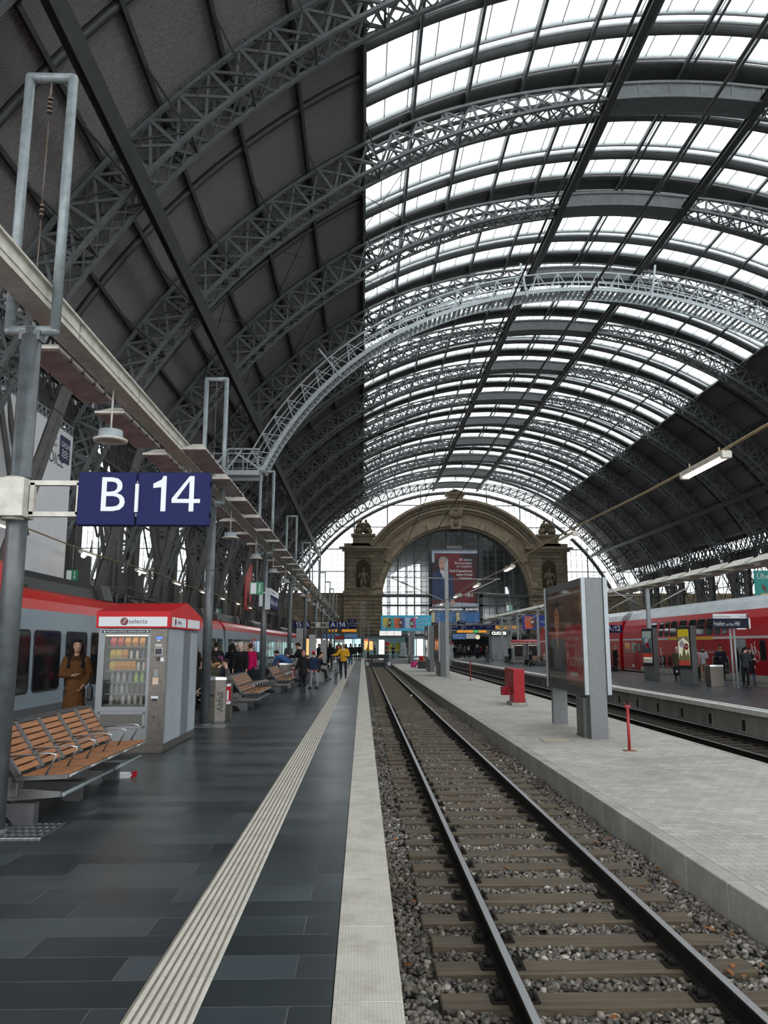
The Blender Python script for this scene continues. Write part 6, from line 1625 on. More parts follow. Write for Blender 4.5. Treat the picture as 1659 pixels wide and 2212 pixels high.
# centre signs
navybox(12.65,13.8,4.5,4.9,YC,'navy 14-24 direction sign above the concourse middle',[('14-24',.3,.3,.22)],hang=0)
navybox(17.2,18.3,4.5,4.75,YC,'small navy direction sign right of the 14-24 sign',[('1-13',.3,.2,.16)],hang=0)
navybox(11.7,17.75,3.72,4.28,YC,'long navy direction sign row above the concourse middle',[('Bahnsteige',.03,.5,.14),('Ausgang',.24,.55,.15),('Taxi',.24,.15,.15),('Info',.5,.3,.15),('U S',.66,.55,.17),('Toiletten',.8,.5,.14),('P',.95,.2,.14)],hang=0)
navybox(12.63,14.75,3.31,3.62,YC,'orange advert strip left of the green pictogram in the concourse',None,m_=ORG,hang=0)
navybox(14.75,15.5,3.31,3.62,YC-.02,'small green pictogram sign between the orange strips',[('+',.2,.2,.2),('k',.55,.2,.2)],m_=mat('green_lit',(.03,.4,.1),.5,emit=(.05,.7,.2),es=.25),hang=0)
navybox(15.5,16.57,3.31,3.62,YC,'orange advert strip right of the green pictogram in the concourse',None,m_=ORG,hang=0)
navybox(11.95,13.7,2.43,3.14,YC-.6,'blue train display under the orange strips',[('Mannheim',.25,.6,.15),('Darmstadt Hbf',.25,.2,.13),('12',.05,.5,.2)],name='train_display',m_=SCRB,hang=.4,cat='screen')
navybox(13.75,15.0,2.5,3.15,YC-.6,'blank white panel beside the blue train display',None,name='blank_panel',m_=SIGNW,hang=.4)
t = thing('station_clock', 'round pale station clock hanging in the concourse', 'clock', (15.25,YC-.8,2.72)); b = MB(); b.cyl((0,-.06,0),.34,.12,28,axis='y'); b.build('case', DARK, t); b = MB(); b.cyl((0,-.07,0),.31,.01,28,axis='y'); f_ = b.build('face', mat('clock_face',(.62,.58,.45),.5,emit=(1,.9,.65),es=.35), t); b = MB(); b.bar((0,-.075,0),(-.02,-.075,.22),.03,.008); b.bar((0,-.075,0),(.13,-.075,.06),.035,.008); b.build('hands', DLET, f_); b = MB(); b.tube([(0,0,.33),(0,0,.7)],.03,6); b.build('hanger', STEELD, t)
t = thing('departure_board', 'large blue departure board hanging under the man poster', 'departure board', (13.15,112,4.74))
BRDN = mat('board_navy', (.008,.012,.05), .4); BRDB = mat('board_blue', (.01,.085,.24), .4, emit=(.02,.2,.5), es=.1); BRDY = mat('board_cream', (.5,.45,.25), .5, emit=(1,.9,.5), es=.05)
for (xa, xb) in ((-3.47,.0),(.05,3.45)):
    b = MB(); b.b2(xa,xb,0,.3,0,1.81); p = b.build('panel', BRDN, t); w = xb-xa
    for k in range(7):
        z = .1+k*.2
        b = MB(); b.b2(xa+.06,xa+w*.16,-.012,0,z,z+.17); b.build('time_cell', BRDY, p)
        b = MB(); b.b2(xa+w*.18,xb-.06,-.012,0,z,z+.17); rw = b.build('row', BRDB, p)
        b = MB(); b.text(['Mannheim Hbf','Darmstadt','Basel SBB','Koeln Hbf','Hanau','Wiesbaden','Fulda'][k], (xa+w*.2,-.014,z+.03),(1,0,0),(0,0,1),.11,.002); b.text(['7','12','14','9','13','2','6'][k], (xa+w*.82,-.014,z+.03),(1,0,0),(0,0,1),.11,.002); b.build('row_lettering', WLET, rw)
    b = MB(); b.text('Abfahrt  Departures', (xa+.15,-.004,1.58),(1,0,0),(0,0,1),.14,.003); b.cyl((xb-.3,-.01,1.66),.1,.01,14,axis='y'); b.build('heading', WLET, p)
b = MB()
for x in (-3,-1,1,3): b.tube([(x,.15,1.8),(x,.15,3.)],.03,6)
b.build('hanger', STEELD, t)
# blue advert banners with chocolate squares
t = thing('advert_banner', 'wide sky blue advert banner with three chocolate squares above the track end', 'banner', (2.5,108,3.56))
b = MB(); b.b2(0,6.87,0,.06,0,2.12); p = b.build('panel', mat('banner_sky',(.06,.46,.68),.5,0,.15,.5), t)
for i,(x,c1,c2) in enumerate(((.3,(.65,.5,.05),(.02,.35,.3)),(1.8,(.65,.12,.03),(.04,.05,.25)),(3.3,(.4,.6,.75),(.6,.03,.22)))):
    b = MB(); b.prism([(.0,.05),(1.15,0),(1.2,1.4),(-.05,1.45)],(x,-.01,.35),(1,0,0),(0,0,1),(0,.01,0)); q = b.build('packet', mat(f'packet_{i}',c1,.4,0,.15,3.), p)
    b = MB(); b.prism([(.85,.02),(1.45,.08),(1.4,1.42),(.8,1.42)],(x,-.018,.35),(1,0,0),(0,0,1),(0,.008,0)); b.build('packet_flap', mat(f'packet_flap_{i}',c2,.4), q)
    b = MB(); n = 16; b.prism([(.85+.26*math.cos(2*PI*k/n),.72+.62*math.sin(2*PI*k/n)) for k in range(n)],(x,-.024,.35),(1,0,0),(0,0,1),(0,.006,0)); b.build('chocolate', MATS['choc_brown'], q)
    b = MB(); b.b2(x+.72,x+1.02,-.03,-.024,1.0,1.27); b.build('label', WLET, q)
b = MB(); b.text('So bunt',(4.95,-.004,1.45),(1,0,0),(0,0,1),.36,.004); b.text('schmeckt',(4.95,-.004,.9),(1,0,0),(0,0,1),.36,.004); b.text('Kakao.',(4.95,-.004,.38),(1,0,0),(0,0,1),.36,.004); b.build('lettering', WLET, p)
b = MB()
for x in (.1,3.4,6.7): b.tube([(x,.03,2.1),(x,.03,3.6)],.02,5)
b.build('hanger', STEELD, t)
t = thing('advert_banner', 'deep blue advert banner with one orange chocolate square, right of the bank sign', 'banner', (21.3,105.5,3.72))
b = MB(); b.b2(0,5.6,0,.06,0,1.9); p = b.build('panel', mat('banner_deep_blue',(.012,.03,.32),.5,0,.1,.5), t)
b = MB(); b.prism([(0,0),(1.1,.02),(1.0,1.6),(-.05,1.62)],(.35,-.012,.12),(1,0,0),(0,0,1),(0,.012,0)); q = b.build('packet', mat('packet_orange',(.65,.10,.03),.4), p)
b = MB(); b.prism([(.05+.34*math.cos(2*PI*k/16),.7*math.sin(2*PI*k/16)) for k in range(16)],(1.45,-.02,.95),(1,0,0),(0,0,1),(0,.008,0)); b.build('chocolate', MATS['choc_brown'], q)
b = MB(); b.b2(1.2,1.55,-.03,-.02,.85,1.2); b.build('label', WLET, q)
b = MB(); b.text('Kakao',(2.55,-.004,.85),(1,0,0),(0,0,1),.36,.004); b.build('lettering', WLET, p); b = MB(); b.ell((2.6,-.03,.25),(.55,.03,.22)); b.build('cocoa_beans', MATS['choc_brown'], p)
# bank sign and the little kiosk with the lit name
t = thing('bank_sign', 'grey bank sign with orange capital letters', 'sign', (0,107.4,0)); b = MB(); b.b2(14.6,21.95,0,.15,3.3,4.45); p = b.build('panel', mat('bank_grey',(.22,.23,.23),.5), t)
b = MB(); b.text('COMMERZBANK',(21.15,-.004,3.85),(1,0,0),(0,0,1),.45,.004,'R',bold=.02); b.tube([(21.55+.2*math.cos(R(a)),-.01,4.05+.2*math.sin(R(a))) for a in range(40,330,20)],.05,6); b.build('lettering', mat('bank_orange',(.68,.30,.02),.5,emit=(1,.45,.03),es=.25), p); b = MB(); b.text('Die Bank an Ihrer Seite',(21.1,-.004,3.45),(1,0,0),(0,0,1),.22,.004,'R'); b.build('slogan_lettering', WLET, p)
t = kiosk((17.0,104.5,-.2), 2.65, 2.6, 3.1, 'grey panelled kiosk with the lit name board', [], LGREYP)
b = MB(); b.b2(-.3,2.45,-.75,-.3,3.05,3.75); p = b.build('name_board', mat('board_black',(.02,.03,.02),.5), t); b = MB(); b.text('CUCCIS',(.85,-.755,3.22),(1,0,0),(0,0,1),.38,.006,'C',bold=.035); b.build('lit_lettering', mat('lit_letters',(.9,.95,.8),.5,emit=(.95,1,.8),es=2.2), p)
# man poster hanging in the window
t = thing('giant_poster', 'giant poster of a man in a blue suit hanging in the great arched window', 'poster', (11.15,126.6,7.8))
W_, H_ = 7.4, 8.95
b = MB(); b.b2(0,W_,0,.05,0,H_); p = b.build('panel', mat('poster_maroon',(.11,.006,.010),.5,0,.35,.35), t)
def PP(nm, m_, P, d=.01):
    b = MB(); b.prism([(x*W_,z*H_) for x,z in P],(0,-d,0),(1,0,0),(0,0,1),(0,d,0)); return b.build(nm, m_, p)
PP('sky_strip', mat('poster_sky',(.30,.36,.42),.5,0,.3,.6), [(0,.955),(1,.955),(1,1),(0,1)]); PP('sky_strip', MATS['poster_sky'], [(0,.78),(.06,.8),(.06,.96),(0,.96)]); PP('bench_strip', mat('poster_pale_blue',(.36,.40,.48),.5), [(.0,0),(1,0),(1,.05),(.42,.075),(0,.03)], .008)
PP('shadow_area', mat('poster_black_red',(.02,.006,.008),.5), [(.0,.6),(.22,.6),(.3,.9),(.0,.82)], .006); PP('shadow_area', MATS['poster_black_red'], [(.93,0),(1,0),(1,.955),(.6,.93),(.93,.7)], .006)
SUIT = mat('poster_suit', (.012,.03,.085), .5, 0, .2, .8)
PP('suit', SUIT, [(0,.12),(.4,.06),(.5,.12),(.46,.35),(.44,.52),(.36,.6),(.28,.63),(.16,.66),(.06,.62),(0,.58)], .014); PP('suit', SUIT, [(.36,.6),(.44,.53),(.49,.2),(.47,.1),(.4,.12)], .016)
PP('shirt', mat('poster_shirt',(.5,.52,.55),.5), [(.17,.66),(.3,.62),(.28,.5),(.26,.48)], .018)
n = 20; PP('face', mat('poster_face',(.45,.26,.18),.5,0,.12,1.), [(.24+.085*math.cos(2*PI*k/n),.755+.115*math.sin(2*PI*k/n)) for k in range(n)], .02); PP('face', MATS['poster_face'], [(.18,.6),(.27,.57),(.3,.68),(.19,.7)], .017); PP('hand', MATS['poster_face'], [(.4,.13),(.47,.13),(.5,.06),(.46,.02),(.41,.03)], .02)
PP('hair', mat('poster_hair',(.25,.23,.21),.5,0,.3,2.), [(.15,.76),(.155,.84),(.2,.89),(.28,.895),(.35,.86),(.365,.8),(.345,.76),(.33,.82),(.26,.85),(.18,.83),(.165,.75)], .024)
PP('beard', mat('poster_beard',(.2,.14,.11),.5), [(.175,.69),(.22,.645),(.28,.65),(.31,.7),(.3,.715),(.26,.68),(.2,.69)], .024); PP('features', DLET, [(.19,.775),(.225,.78),(.225,.772),(.19,.767)], .026); PP('features', DLET, [(.255,.78),(.29,.775),(.29,.767),(.255,.772)], .026); PP('features', DLET, [(.22,.70),(.27,.7),(.265,.693),(.225,.693)], .026)
b = MB()
for s_, z, bd in (('80 Seiten',.82,0),('Businessplan',.76,0),('im Gepäck.',.70,0),('Null Papierkram',.615,.018),('beim Hotel',.55,.018),('Check-in.',.485,.018)): b.text(s_,(W_*.88,-.012,H_*z),(1,0,0),(0,0,1),.4,.004,'R',bold=bd)
b.text('HRS',(W_*.89,-.012,H_*.175),(1,0,0),(0,0,1),.5,.004,'R',bold=.03); b.cyl((W_*.615,-.016,H_*.2),.32,.006,24,axis='y'); b.build('lettering', WLET, p)
b = MB(); b.tube([(W_*.615+.2*math.cos(R(a)),-.018,H_*.2+.16*math.sin(R(a))) for a in range(20,220,20)],.04,6); b.build('logo_mark', MATS['poster_maroon'], p)
b = MB(); b.tube([(-.1,0,H_+.12),(W_+.1,0,H_+.12)],.07,8); b.tube([(-.1,0,-.1),(W_+.1,0,-.1)],.07,8); b.build('bar', LGREYP, t)
t = thing('air_unit', 'small grey unit on the arched window above the man poster', 'unit', (14.9,127.4,17.4)); b = MB(); b.bbox((0,0,0),(2.6,.4,.5),.05); b.build('case', GREYP, t)
# guard rail and red stop board behind the buffer
t = thing('guard_rail', 'pale guard rail across the track end behind the buffer stop', 'railing', (.4,101.,-.1)); b = MB(); b.tube([(0,0,1.12),(4.9,0,1.12)],.035,8); b.tube([(0,0,.6),(4.9,0,.6)],.03,8)
b.build('rail', mat('rail_pale',(.42,.43,.43),.4,.3), t)
for x in (.05,1.6,3.2,4.85):
    b = MB(); b.cyl((x,0,0),.03,1.12,8); b.build('post', MATS['rail_pale'], t)
t = thing('stop_board', 'square red stop board on a pole behind the buffer stop', 'sign', (3.05,98.6,-.9)); b = MB(); b.b2(-.05,.05,0,.06,0,2.9); b.build('pole', GREYP, t); b = MB(); b.bbox((0,-.02,2.75),(.62,.03,.52),.01); w_ = b.build('white_border', WLET, t); b = MB(); b.b2(-.26,.26,-.045,-.036,2.52,2.98); b.build('red_field', REDP, w_)
def trolley(loc, rz, lab):
    t = thing('luggage_trolley', lab, 'trolley', loc, rz, 'luggage trolleys'); b = MB(); b.tube([(-.35,-.5,.9),(.35,-.5,.9),(.35,.4,.2),(-.35,.4,.2)],.025,6,closed=True); b.tube([(-.35,-.5,.9),(-.35,-.4,.15)],.025,6); b.tube([(.35,-.5,.9),(.35,-.4,.15)],.025,6)
    for k in range(5): b.tube([(-.3+.15*k,-.45,.85),(-.3+.15*k,.4,.22)],.012,5)
    b.tube([(-.35,-.6,1.3),(.35,-.6,1.3)],.025,6); b.tube([(-.3,-.5,.9),(-.3,-.6,1.3)],.02,6); b.tube([(.3,-.5,.9),(.3,-.6,1.3)],.02,6); b.build('frame', mat('trolley_wire',(.25,.26,.26),.35,.6), t)
    for (x,y) in ((-.33,-.4),(.33,-.4),(0,.4)):
        b = MB(); b.cyl((x-.03,y,.09),.09,.06,12,axis='x'); b.build('wheel', DARK, t)
    return t
tr = trolley((15.55,98.,-.2), .3, 'wire luggage trolley left of the panelled kiosk'); dup(tr, (16.25,99.2,-.2), .1, 'wire luggage trolley against the panelled kiosk')
t = thing('ticket_machine', 'red and white ticket machine at the left edge of the concourse crowd', 'machine', (11.9,108.,-.1)); b = MB(); b.bbox((0,0,.95),(.9,.7,1.9),.03); b.build('body', WLET, t); b = MB(); b.bbox((0,-.02,2.05),(.92,.72,.35),.02); b.build('header', REDP, t)
# ================================================================ people
def remesh(b, name, m, parent, vox=.016, it=4, loc=None):
    me = bpy.data.meshes.new('tmp'); me.from_pydata(b.v, [], b.f); me.update()
    o = bpy.data.objects.new('tmp', me); COL.objects.link(o)
    r = o.modifiers.new('r', 'REMESH'); r.mode = 'VOXEL'; r.voxel_size = vox; r.use_smooth_shade = True
    if it: s = o.modifiers.new('s', 'SMOOTH'); s.iterations = it; s.factor = .5
    dg = bpy.context.evaluated_depsgraph_get(); ev = o.evaluated_get(dg)
    m2 = bpy.data.meshes.new_from_object(ev); m2.name = name
    bpy.data.objects.remove(o); bpy.data.meshes.remove(me)
    m2.materials.clear(); m2.materials.append(m)
    m2.polygons.foreach_set('use_smooth', [True]*len(m2.polygons))
    q = bpy.data.objects.new(name, m2); COL.objects.link(q); q.parent = parent
    return q
def V3(*a): return Vector(a)
CL = {}
def cloth(name, c, rough=.85):
    return mat('cloth_'+name, c, rough, 0, .18, 25., .15)
SK = [mat('skin_light', (.50,.30,.22), .5, 0, .06, 12.), mat('skin_tan', (.36,.19,.12), .5, 0, .06, 12.), mat('skin_olive', (.42,.24,.16), .5, 0, .06, 12.)]
EYEM = mat('eye_dark', (.015,.01,.008), .3); LIPM = mat('lip', (.30,.09,.08), .45)
HANG = ((.14,0,-1),(.02,.2,-1)); STAND = ((.03,.0,-1),(.0,-.02,-1)); SITL = ((.1,1,-.06),(.0,.12,-1))
def person(label, loc, rz, H=1.72, armL=HANG, armR=HANG, legL=STAND, legR=STAND, lean=0, sit=None, top=(.02,.02,.022), bot=(.02,.022,.03), shoe=(.03,.03,.03), hair=(.03,.02,.015), hairlen=0, hat=None, skin=0, coat=0., bulk=1., headturn=0, headtilt=0, collar=None, hood=None, group=None, backpack=None, bag=None, vox=.018, female=False, scarf=None, bald=False, pompom=None, hem=None, face=True):
    t = thing('person', label, 'person', loc, R(rz), group); s = H/1.75
    def n(v): return Vector(v).normalized()
    hip = {}; knee = {}; ank = {}; sh = {}; elb = {}; wr = {}
    leg = {-1: legL, 1: legR}; arm = {-1: armL, 1: armR}
    mir = lambda v, q: n((v[0]*q, v[1], v[2]))
    pel = Vector((0,0,.0))
    for q in (-1,1):
        hip[q] = pel+V3(q*.095,0,-.04); knee[q] = hip[q]+mir(leg[q][0],q)*.43; ank[q] = knee[q]+mir(leg[q][1],q)*.41
    pz = (sit if sit is not None else (.085-min(ank[-1].z, ank[1].z)))
    up = V3(0,0,pz if sit is None else sit/s)
    pel = pel+up
    for d in (hip,knee,ank):
        for q in (-1,1): d[q] = d[q]+up
    L = Matrix.Rotation(R(-lean), 3, 'X')
    tu = L @ V3(0,0,1); tf = L @ V3(0,1,0)
    ch = pel+tu*.3; nk = pel+tu*.53+tf*.0; 
    hx = Matrix.Rotation(R(headturn), 3, 'Z') @ Matrix.Rotation(R(-lean*.55-headtilt), 3, 'X')
    hd = nk+tu*.05+ (hx @ V3(0,.02,.13))
    w_ = (.165 if female else .185)
    for q in (-1,1):
        sh[q] = pel+tu*.475+V3(q*w_,0,0)
        elb[q] = sh[q]+mir(arm[q][0],q)*.285; wr[q] = elb[q]+mir(arm[q][1],q)*.25
    S = lambda p: p*s
    # body: one continuous surface
    b = MB()
    b.ell(S(hd+hx@V3(0,0,.02)), (.077*s,.098*s,.105*s), 16, 12); b.ell(S(hd+hx@V3(0,.025,-.055)), (.058*s,.068*s,.065*s), 14, 10)
    b.tube([S(hd+hx@V3(0,.088,.02)), S(hd+hx@V3(0,.108,-.022)), S(hd+hx@V3(0,.092,-.03))], [.01*s,.017*s,.012*s], 8)
    for q in (-1,1): b.ell(S(hd+hx@V3(q*.078,-.005,-.005)), (.013*s,.022*s,.032*s), 8, 6)
    b.tube([S(nk-tu*.06), S(nk+tu*.02), S(hd+hx@V3(0,-.01,-.04))], [.065*s,.055*s,.054*s], 10)
    b.tube([S(pel-tu*.05), S(pel+tu*.1), S(ch), S(pel+tu*.45), S(nk-tu*.02)], [.13*s,.12*s,.14*s,.15*s,.06*s], 12, flat=(tf,.65))
    for q in (-1,1):
        b.tube([S(pel+tu*.44), S(sh[q]), S(elb[q]), S(wr[q])], [.06*s,.05*s,.04*s,.027*s], 8)
        b.tube([S(pel), S(hip[q]), S(knee[q]), S(knee[q].lerp(ank[q],.35)), S(ank[q])], [.09*s,.085*s,.055*s,.055*s,.038*s], 8)
        b.tube([S(ank[q]), S(ank[q]+V3(0,.08,-.045))], [.036*s,.03*s], 8)
        fd = mir(arm[q][1],q); b.ell(S(wr[q]+fd*.05), (.032*s,.032*s,.038*s), 8, 6); b.tube([S(wr[q]-fd*.02), S(wr[q]+fd*.085)], [.026*s,.034*s], 8, flat=(V3(1,0,0),.55))
    body = remesh(b, 'body', SK[skin], t, .014 if vox < .017 else .017, 3)
    bm = bmesh.new(); bm.from_mesh(body.data)
    f = MB()
    for q in (-1,1):   # five separate fingers rooted in the palm
        fd = mir(arm[q][1],q); sd = V3(0,1,0)-fd*fd.y
        if sd.length < .2: sd = V3(0,0,1)-fd*fd.z
        sd.normalize(); pn = fd.cross(sd).normalized()*(-q)
        for k,(o_,l_) in enumerate(((.026,.070),(.009,.080),(-.009,.074),(-.025,.058))):
            a = wr[q]+fd*.085+sd*o_; c1 = a+fd*l_*.5+pn*.008; c2 = a+fd*l_*.78+pn*.035
            f.tube([S(a-fd*.03), S(c1), S(c2)], [.0095*s,.009*s,.0075*s], 6)
        a = wr[q]+fd*.035+sd*.024; f.tube([S(a), S(a+sd*.03+fd*.03), S(a+sd*.034+fd*.06+pn*.01)], [.012*s,.0105*s,.0085*s], 6)
    tmp = bpy.data.meshes.new('tmpf'); tmp.from_pydata(f.v, [], f.f); bm.from_mesh(tmp); bm.to_mesh(body.data); bm.free(); bpy.data.meshes.remove(tmp)
    body.data.polygons.foreach_set('use_smooth', [True]*len(body.data.polygons))
    if face:
        for q in (-1,1):
            e = MB(); e.ell(S(hd+hx@V3(q*.031,.083,.018)), (.013*s,.009*s,.007*s), 8, 6); e.tube([S(hd+hx@V3(q*.015,.096,.036)),S(hd+hx@V3(q*.034,.093,.042)),S(hd+hx@V3(q*.053,.078,.036))],.004*s,5); e.build('eye', EYEM, t)
        e = MB(); e.ell(S(hd+hx@V3(0,.088,-.06)), (.023*s,.01*s,.0075*s), 8, 6); e.build('mouth', LIPM, t)
    # clothes
    T = cloth(f'{int(top[0]*999)}_{int(top[1]*999)}_{int(top[2]*999)}', top); B = cloth(f'{int(bot[0]*999)}_{int(bot[1]*999)}_{int(bot[2]*999)}', bot)
    k = bulk; b = MB()
    if coat <= .15: P = [(-.1,.165),(0,.165),(.12,.15 if female else .155),(.3,.17),(.42,.185),(.5,.13),(.545,.075)]
    else: P = [(-.1,.172),(0,.166),(.12,.145 if female else .16),(.3,.168),(.42,.185),(.5,.13),(.545,.075)]
    b.tube([S(pel+tu*z) for z,r in P], [r*k*s for z,r in P], 16, flat=(tf,.68))
    if coat > .15:
        b.tube([S(pel+tu*.1), S(pel+tu*.0), S(pel-V3(0,0,coat*.5)+tf*.01), S(pel-V3(0,0,coat))], [.145*k*s,.165*k*s,.19*k*s,.22*k*s], 16, flat=(tf,.72))
    for q in (-1,1):
        b.tube([S(pel+tu*.46+V3(q*.06,0,0)), S(sh[q]-V3(0,0,.01)), S(sh[q].lerp(elb[q],.5)), S(elb[q]), S(elb[q].lerp(wr[q],.5)), S(wr[q]-mir(arm[q][1],q)*.015)], [.085*k*s,.085*k*s,.072*k*s,.065*k*s,.056*k*s,.046*k*s], 10)
    remesh(b, 'coat' if coat > .15 else 'jacket', T, t, vox, 4)
    b = MB()
    b.tube([S(pel+tu*.08), S(pel-tu*.06)], [.14*s,.15*s], 14, flat=(tf,.72))
    for q in (-1,1): b.tube([S(pel+V3(q*.05,0,-.01)), S(hip[q]-V3(0,0,.04)), S(hip[q].lerp(knee[q],.5)), S(knee[q]), S(knee[q].lerp(ank[q],.4)), S(ank[q]+V3(0,0,.02))], [.1*s,.098*s,.082*s,.064*s,.062*s,.05*s], 10)
    remesh(b, 'trousers', B, t, vox, 4)
    SH = cloth(f'{int(shoe[0]*999)}_{int(shoe[1]*999)}_{int(shoe[2]*999)}', shoe, .5)
    for q in (-1,1):
        a = ank[q]; b = MB(); z0 = a.z-.082
        b.tube([S(V3(a.x,a.y-.06,z0+.045)), S(V3(a.x,a.y+.02,z0+.05)), S(V3(a.x,a.y+.11,z0+.04)), S(V3(a.x,a.y+.175,z0+.03))], [.045*s,.048*s,.044*s,.028*s], 10); b.tube([S(a+V3(0,0,.03)), S(V3(a.x,a.y,z0+.05))], [.048*s,.05*s], 10); b.bbox(S(V3(a.x,a.y+.055,z0+.012)), (.085*s,.255*s,.024*s), .01)
        b.build('shoe', SH, t)
    # hair, hat, hood
    HM = mat(f'hair_{int(hair[0]*999)}_{int(hair[1]*999)}', hair, .8, 0, .35, 40., .3, spec=.15)
    if not bald and hood is None:
        b = MB(); b.ell(S(hd+hx@V3(0,-.018,.035)), (.087*s,.1*s,.102*s), 16, 12); b.ell(S(hd+hx@V3(0,.02,.085)), (.075*s,.075*s,.05*s), 12, 8)
        if hairlen:
            for q in (-1,0,1):
                p0_ = hd+hx@V3(q*.06,-.035 if q else -.07,.03); 
                b.tube([S(p0_), S(hd+hx@V3(q*.088,-.02 if q else -.085,-.1)), S(nk+tu*-.02+V3(q*.105,0,0)+tf*(.03 if q else -.1)), S(nk-tu*hairlen+V3(q*.115,0,0)+tf*(.1 if q else -.12))], [.05*s,.048*s,.055*s,.03*s], 8)
        else: b.tube([S(hd+hx@V3(0,-.06,.02)), S(hd+hx@V3(0,-.07,-.06))], [.06*s,.045*s], 8)
        remesh(b, 'hair', HM, t, .012, 2)
    if hat:
        HT = cloth('hat_'+str(int(hat[0]*999))+'_'+str(int(hat[2]*999)), hat); b = MB(); b.ell(S(hd+hx@V3(0,-.012,.06)), (.094*s,.108*s,.088*s), 16, 12); b.tube([S(hd+hx@V3(.09*math.cos(a),.102*math.sin(a)-.01,.05)) for a in [2*PI*i/16 for i in range(16)]], .016*s, 6, closed=True)
        h_ = b.build('hat', HT, t)
        if pompom: b = MB(); b.ell(S(hd+hx@V3(0,-.02,.165)), .034*s, 8, 6); b.build('pompom', cloth('pom',pompom), h_)
    if hood:
        b = MB(); b.tube([S(nk+tu*.04+V3(.14*math.cos(a),0,0)*1.0+tf*(.12*math.sin(a)-.03)+tu*(.03-.05*math.sin(a))) for a in [2*PI*i/18 for i in range(18)]], .042*s, 8, closed=True); b.build('fur_trim', mat('fur_tan', hood, .9, 0, .35, 50., .8), t)
        b = MB(); b.ell(S(hd+hx@V3(0,-.02,.03)), (.09*s,.105*s,.108*s), 14, 10); b.build('hair', HM, t)
    if collar:
        b = MB(); CM = cloth('collar_'+str(int(collar[0]*999)), collar)
        for q in (-1,1): b.prism([(0,0),(.06,.03),(.085,-.06),(.02,-.2)], S(nk+tu*.0+tf*.095), (q,0,0), tu, tf*.014*s)
        b.build('lapel', CM, t)
    if scarf:
        b = MB(); b.tube([S(nk+tu*.02+V3(.085*math.cos(a),0,0)+tf*(.085*math.sin(a)+.01)) for a in [2*PI*i/14 for i in range(14)]], .04*s, 8, closed=True); b.build('scarf', cloth('scarf_'+str(int(scarf[0]*999)), scarf), t)
    if hem:
        b = MB(); b.tube([S(pel-tu*.09+V3(.158*math.cos(a),0,0)+tf*(.112*math.sin(a))) for a in [2*PI*i/18 for i in range(18)]], .022*s, 6, closed=True); b.build('hem', cloth('hem',hem), t)
    if backpack:
        b = MB(); b.bbox(S(pel+tu*.32-tf*.19), (.28*s,.16*s,.42*s), .06*s, Matrix.Rotation(R(-lean),3,'X')); b.bbox(S(pel+tu*.25-tf*.28), (.2*s,.06*s,.2*s), .02*s, Matrix.Rotation(R(-lean),3,'X')); bp_ = b.build('backpack', cloth('pack_'+str(int(backpack[0]*999)), backpack), t)
        b = MB()
        for q in (-1,1): b.tube([S(pel+tu*.47-tf*.1+V3(q*.11,0,0)), S(pel+tu*.53+V3(q*.11,0,0)), S(pel+tu*.4+tf*.14+V3(q*.12,0,0)), S(pel+tu*.2+tf*.05+V3(q*.17,0,0))], .016*s, 6)
        b.build('strap', cloth('strap',(.01,.01,.01)), bp_)
    return t, {'wr': {q: S(wr[q]) for q in wr}, 's': s, 'pel': S(pel)}
BLK = (.010,.010,.011); NVY = (.012,.016,.035); JEAN = (.05,.075,.13)
# -- left platform
P, J = person('woman in a long brown coat with long dark hair, between the bench and the train', (-4.95,14.,0), 196, 1.70, armL=((.3,-.12,-1),(-.35,.5,-.62)), armR=((.22,.05,-1),(-.75,.62,.02)), top=(.105,.044,.014), bot=(.05,.03,.02), hair=(.012,.008,.007), hairlen=.2, coat=.62, female=True, collar=(.045,.018,.006), skin=2, headturn=14, vox=.014)
b = MB(); b.tube([(-.24,-.02,.02+.86),(-.22,.1,1.1),(-.14,.1,1.38)],.008,5); 
t = thing('handbag', 'small dark shoulder bag at the hip of the woman in the brown coat', 'bag', (-4.66,13.93,.78), R(196)); b2_ = MB(); b2_.bbox((0,0,.05),(.1,.2,.24),.03); b2_.build('body', cloth('bag_black',(.015,.01,.008),.4), t); b2_ = MB(); b2_.tube([(0,-.07,.16),(.02,-.03,.4),(.0,.03,.4),(0,.07,.16)],.009,6); b2_.build('strap', MATS['cloth_bag_black'], t)
person('girl in black with long light brown hair, seen from behind left of the second post', (-6.1,29.3,0), 20, 1.64, top=BLK, bot=BLK, hair=(.13,.075,.04), hairlen=.28, female=True, shoe=(.3,.3,.3))
person('person in a black jacket with a raised hand, standing behind the bin', (-4.85,26.6,0), 15, 1.70, armR=((.35,.35,-1),(-.35,.25,1)), top=BLK, bot=BLK, hair=(.02,.014,.01), bulk=1.1)
person('dark haired person in black beside the white haired one', (-4.42,27.2,0), -20, 1.66, top=BLK, bot=BLK, hair=(.012,.01,.01), hairlen=.1)
person('white haired person in a black jacket leaning forward behind the second bench', (-3.98,26.4,0), 175, 1.70, lean=14, top=BLK, bot=NVY, hair=(.55,.52,.48), bulk=1.12, face=False)
person('woman in a magenta coat near the red train door', (-3.95,28.2,0), -10, 1.66, top=(.42,.004,.075), bot=BLK, hair=(.05,.022,.012), coat=.35, female=True, lean=6)
person('fair haired person with a beige fur collar behind the woman in magenta', (-4.3,31.,0), 150, 1.66, top=BLK, bot=NVY, hair=(.35,.22,.11), scarf=(.5,.38,.25), female=True)
person('seated person in an olive coat with a tan fur hood, facing away behind the bin', (-3.92,21.2,0), 75, 1.70, sit=.54, legL=SITL, legR=SITL, top=(.035,.036,.022), bot=BLK, hood=(.24,.15,.07), hair=(.02,.015,.012), bulk=1.12, face=False)
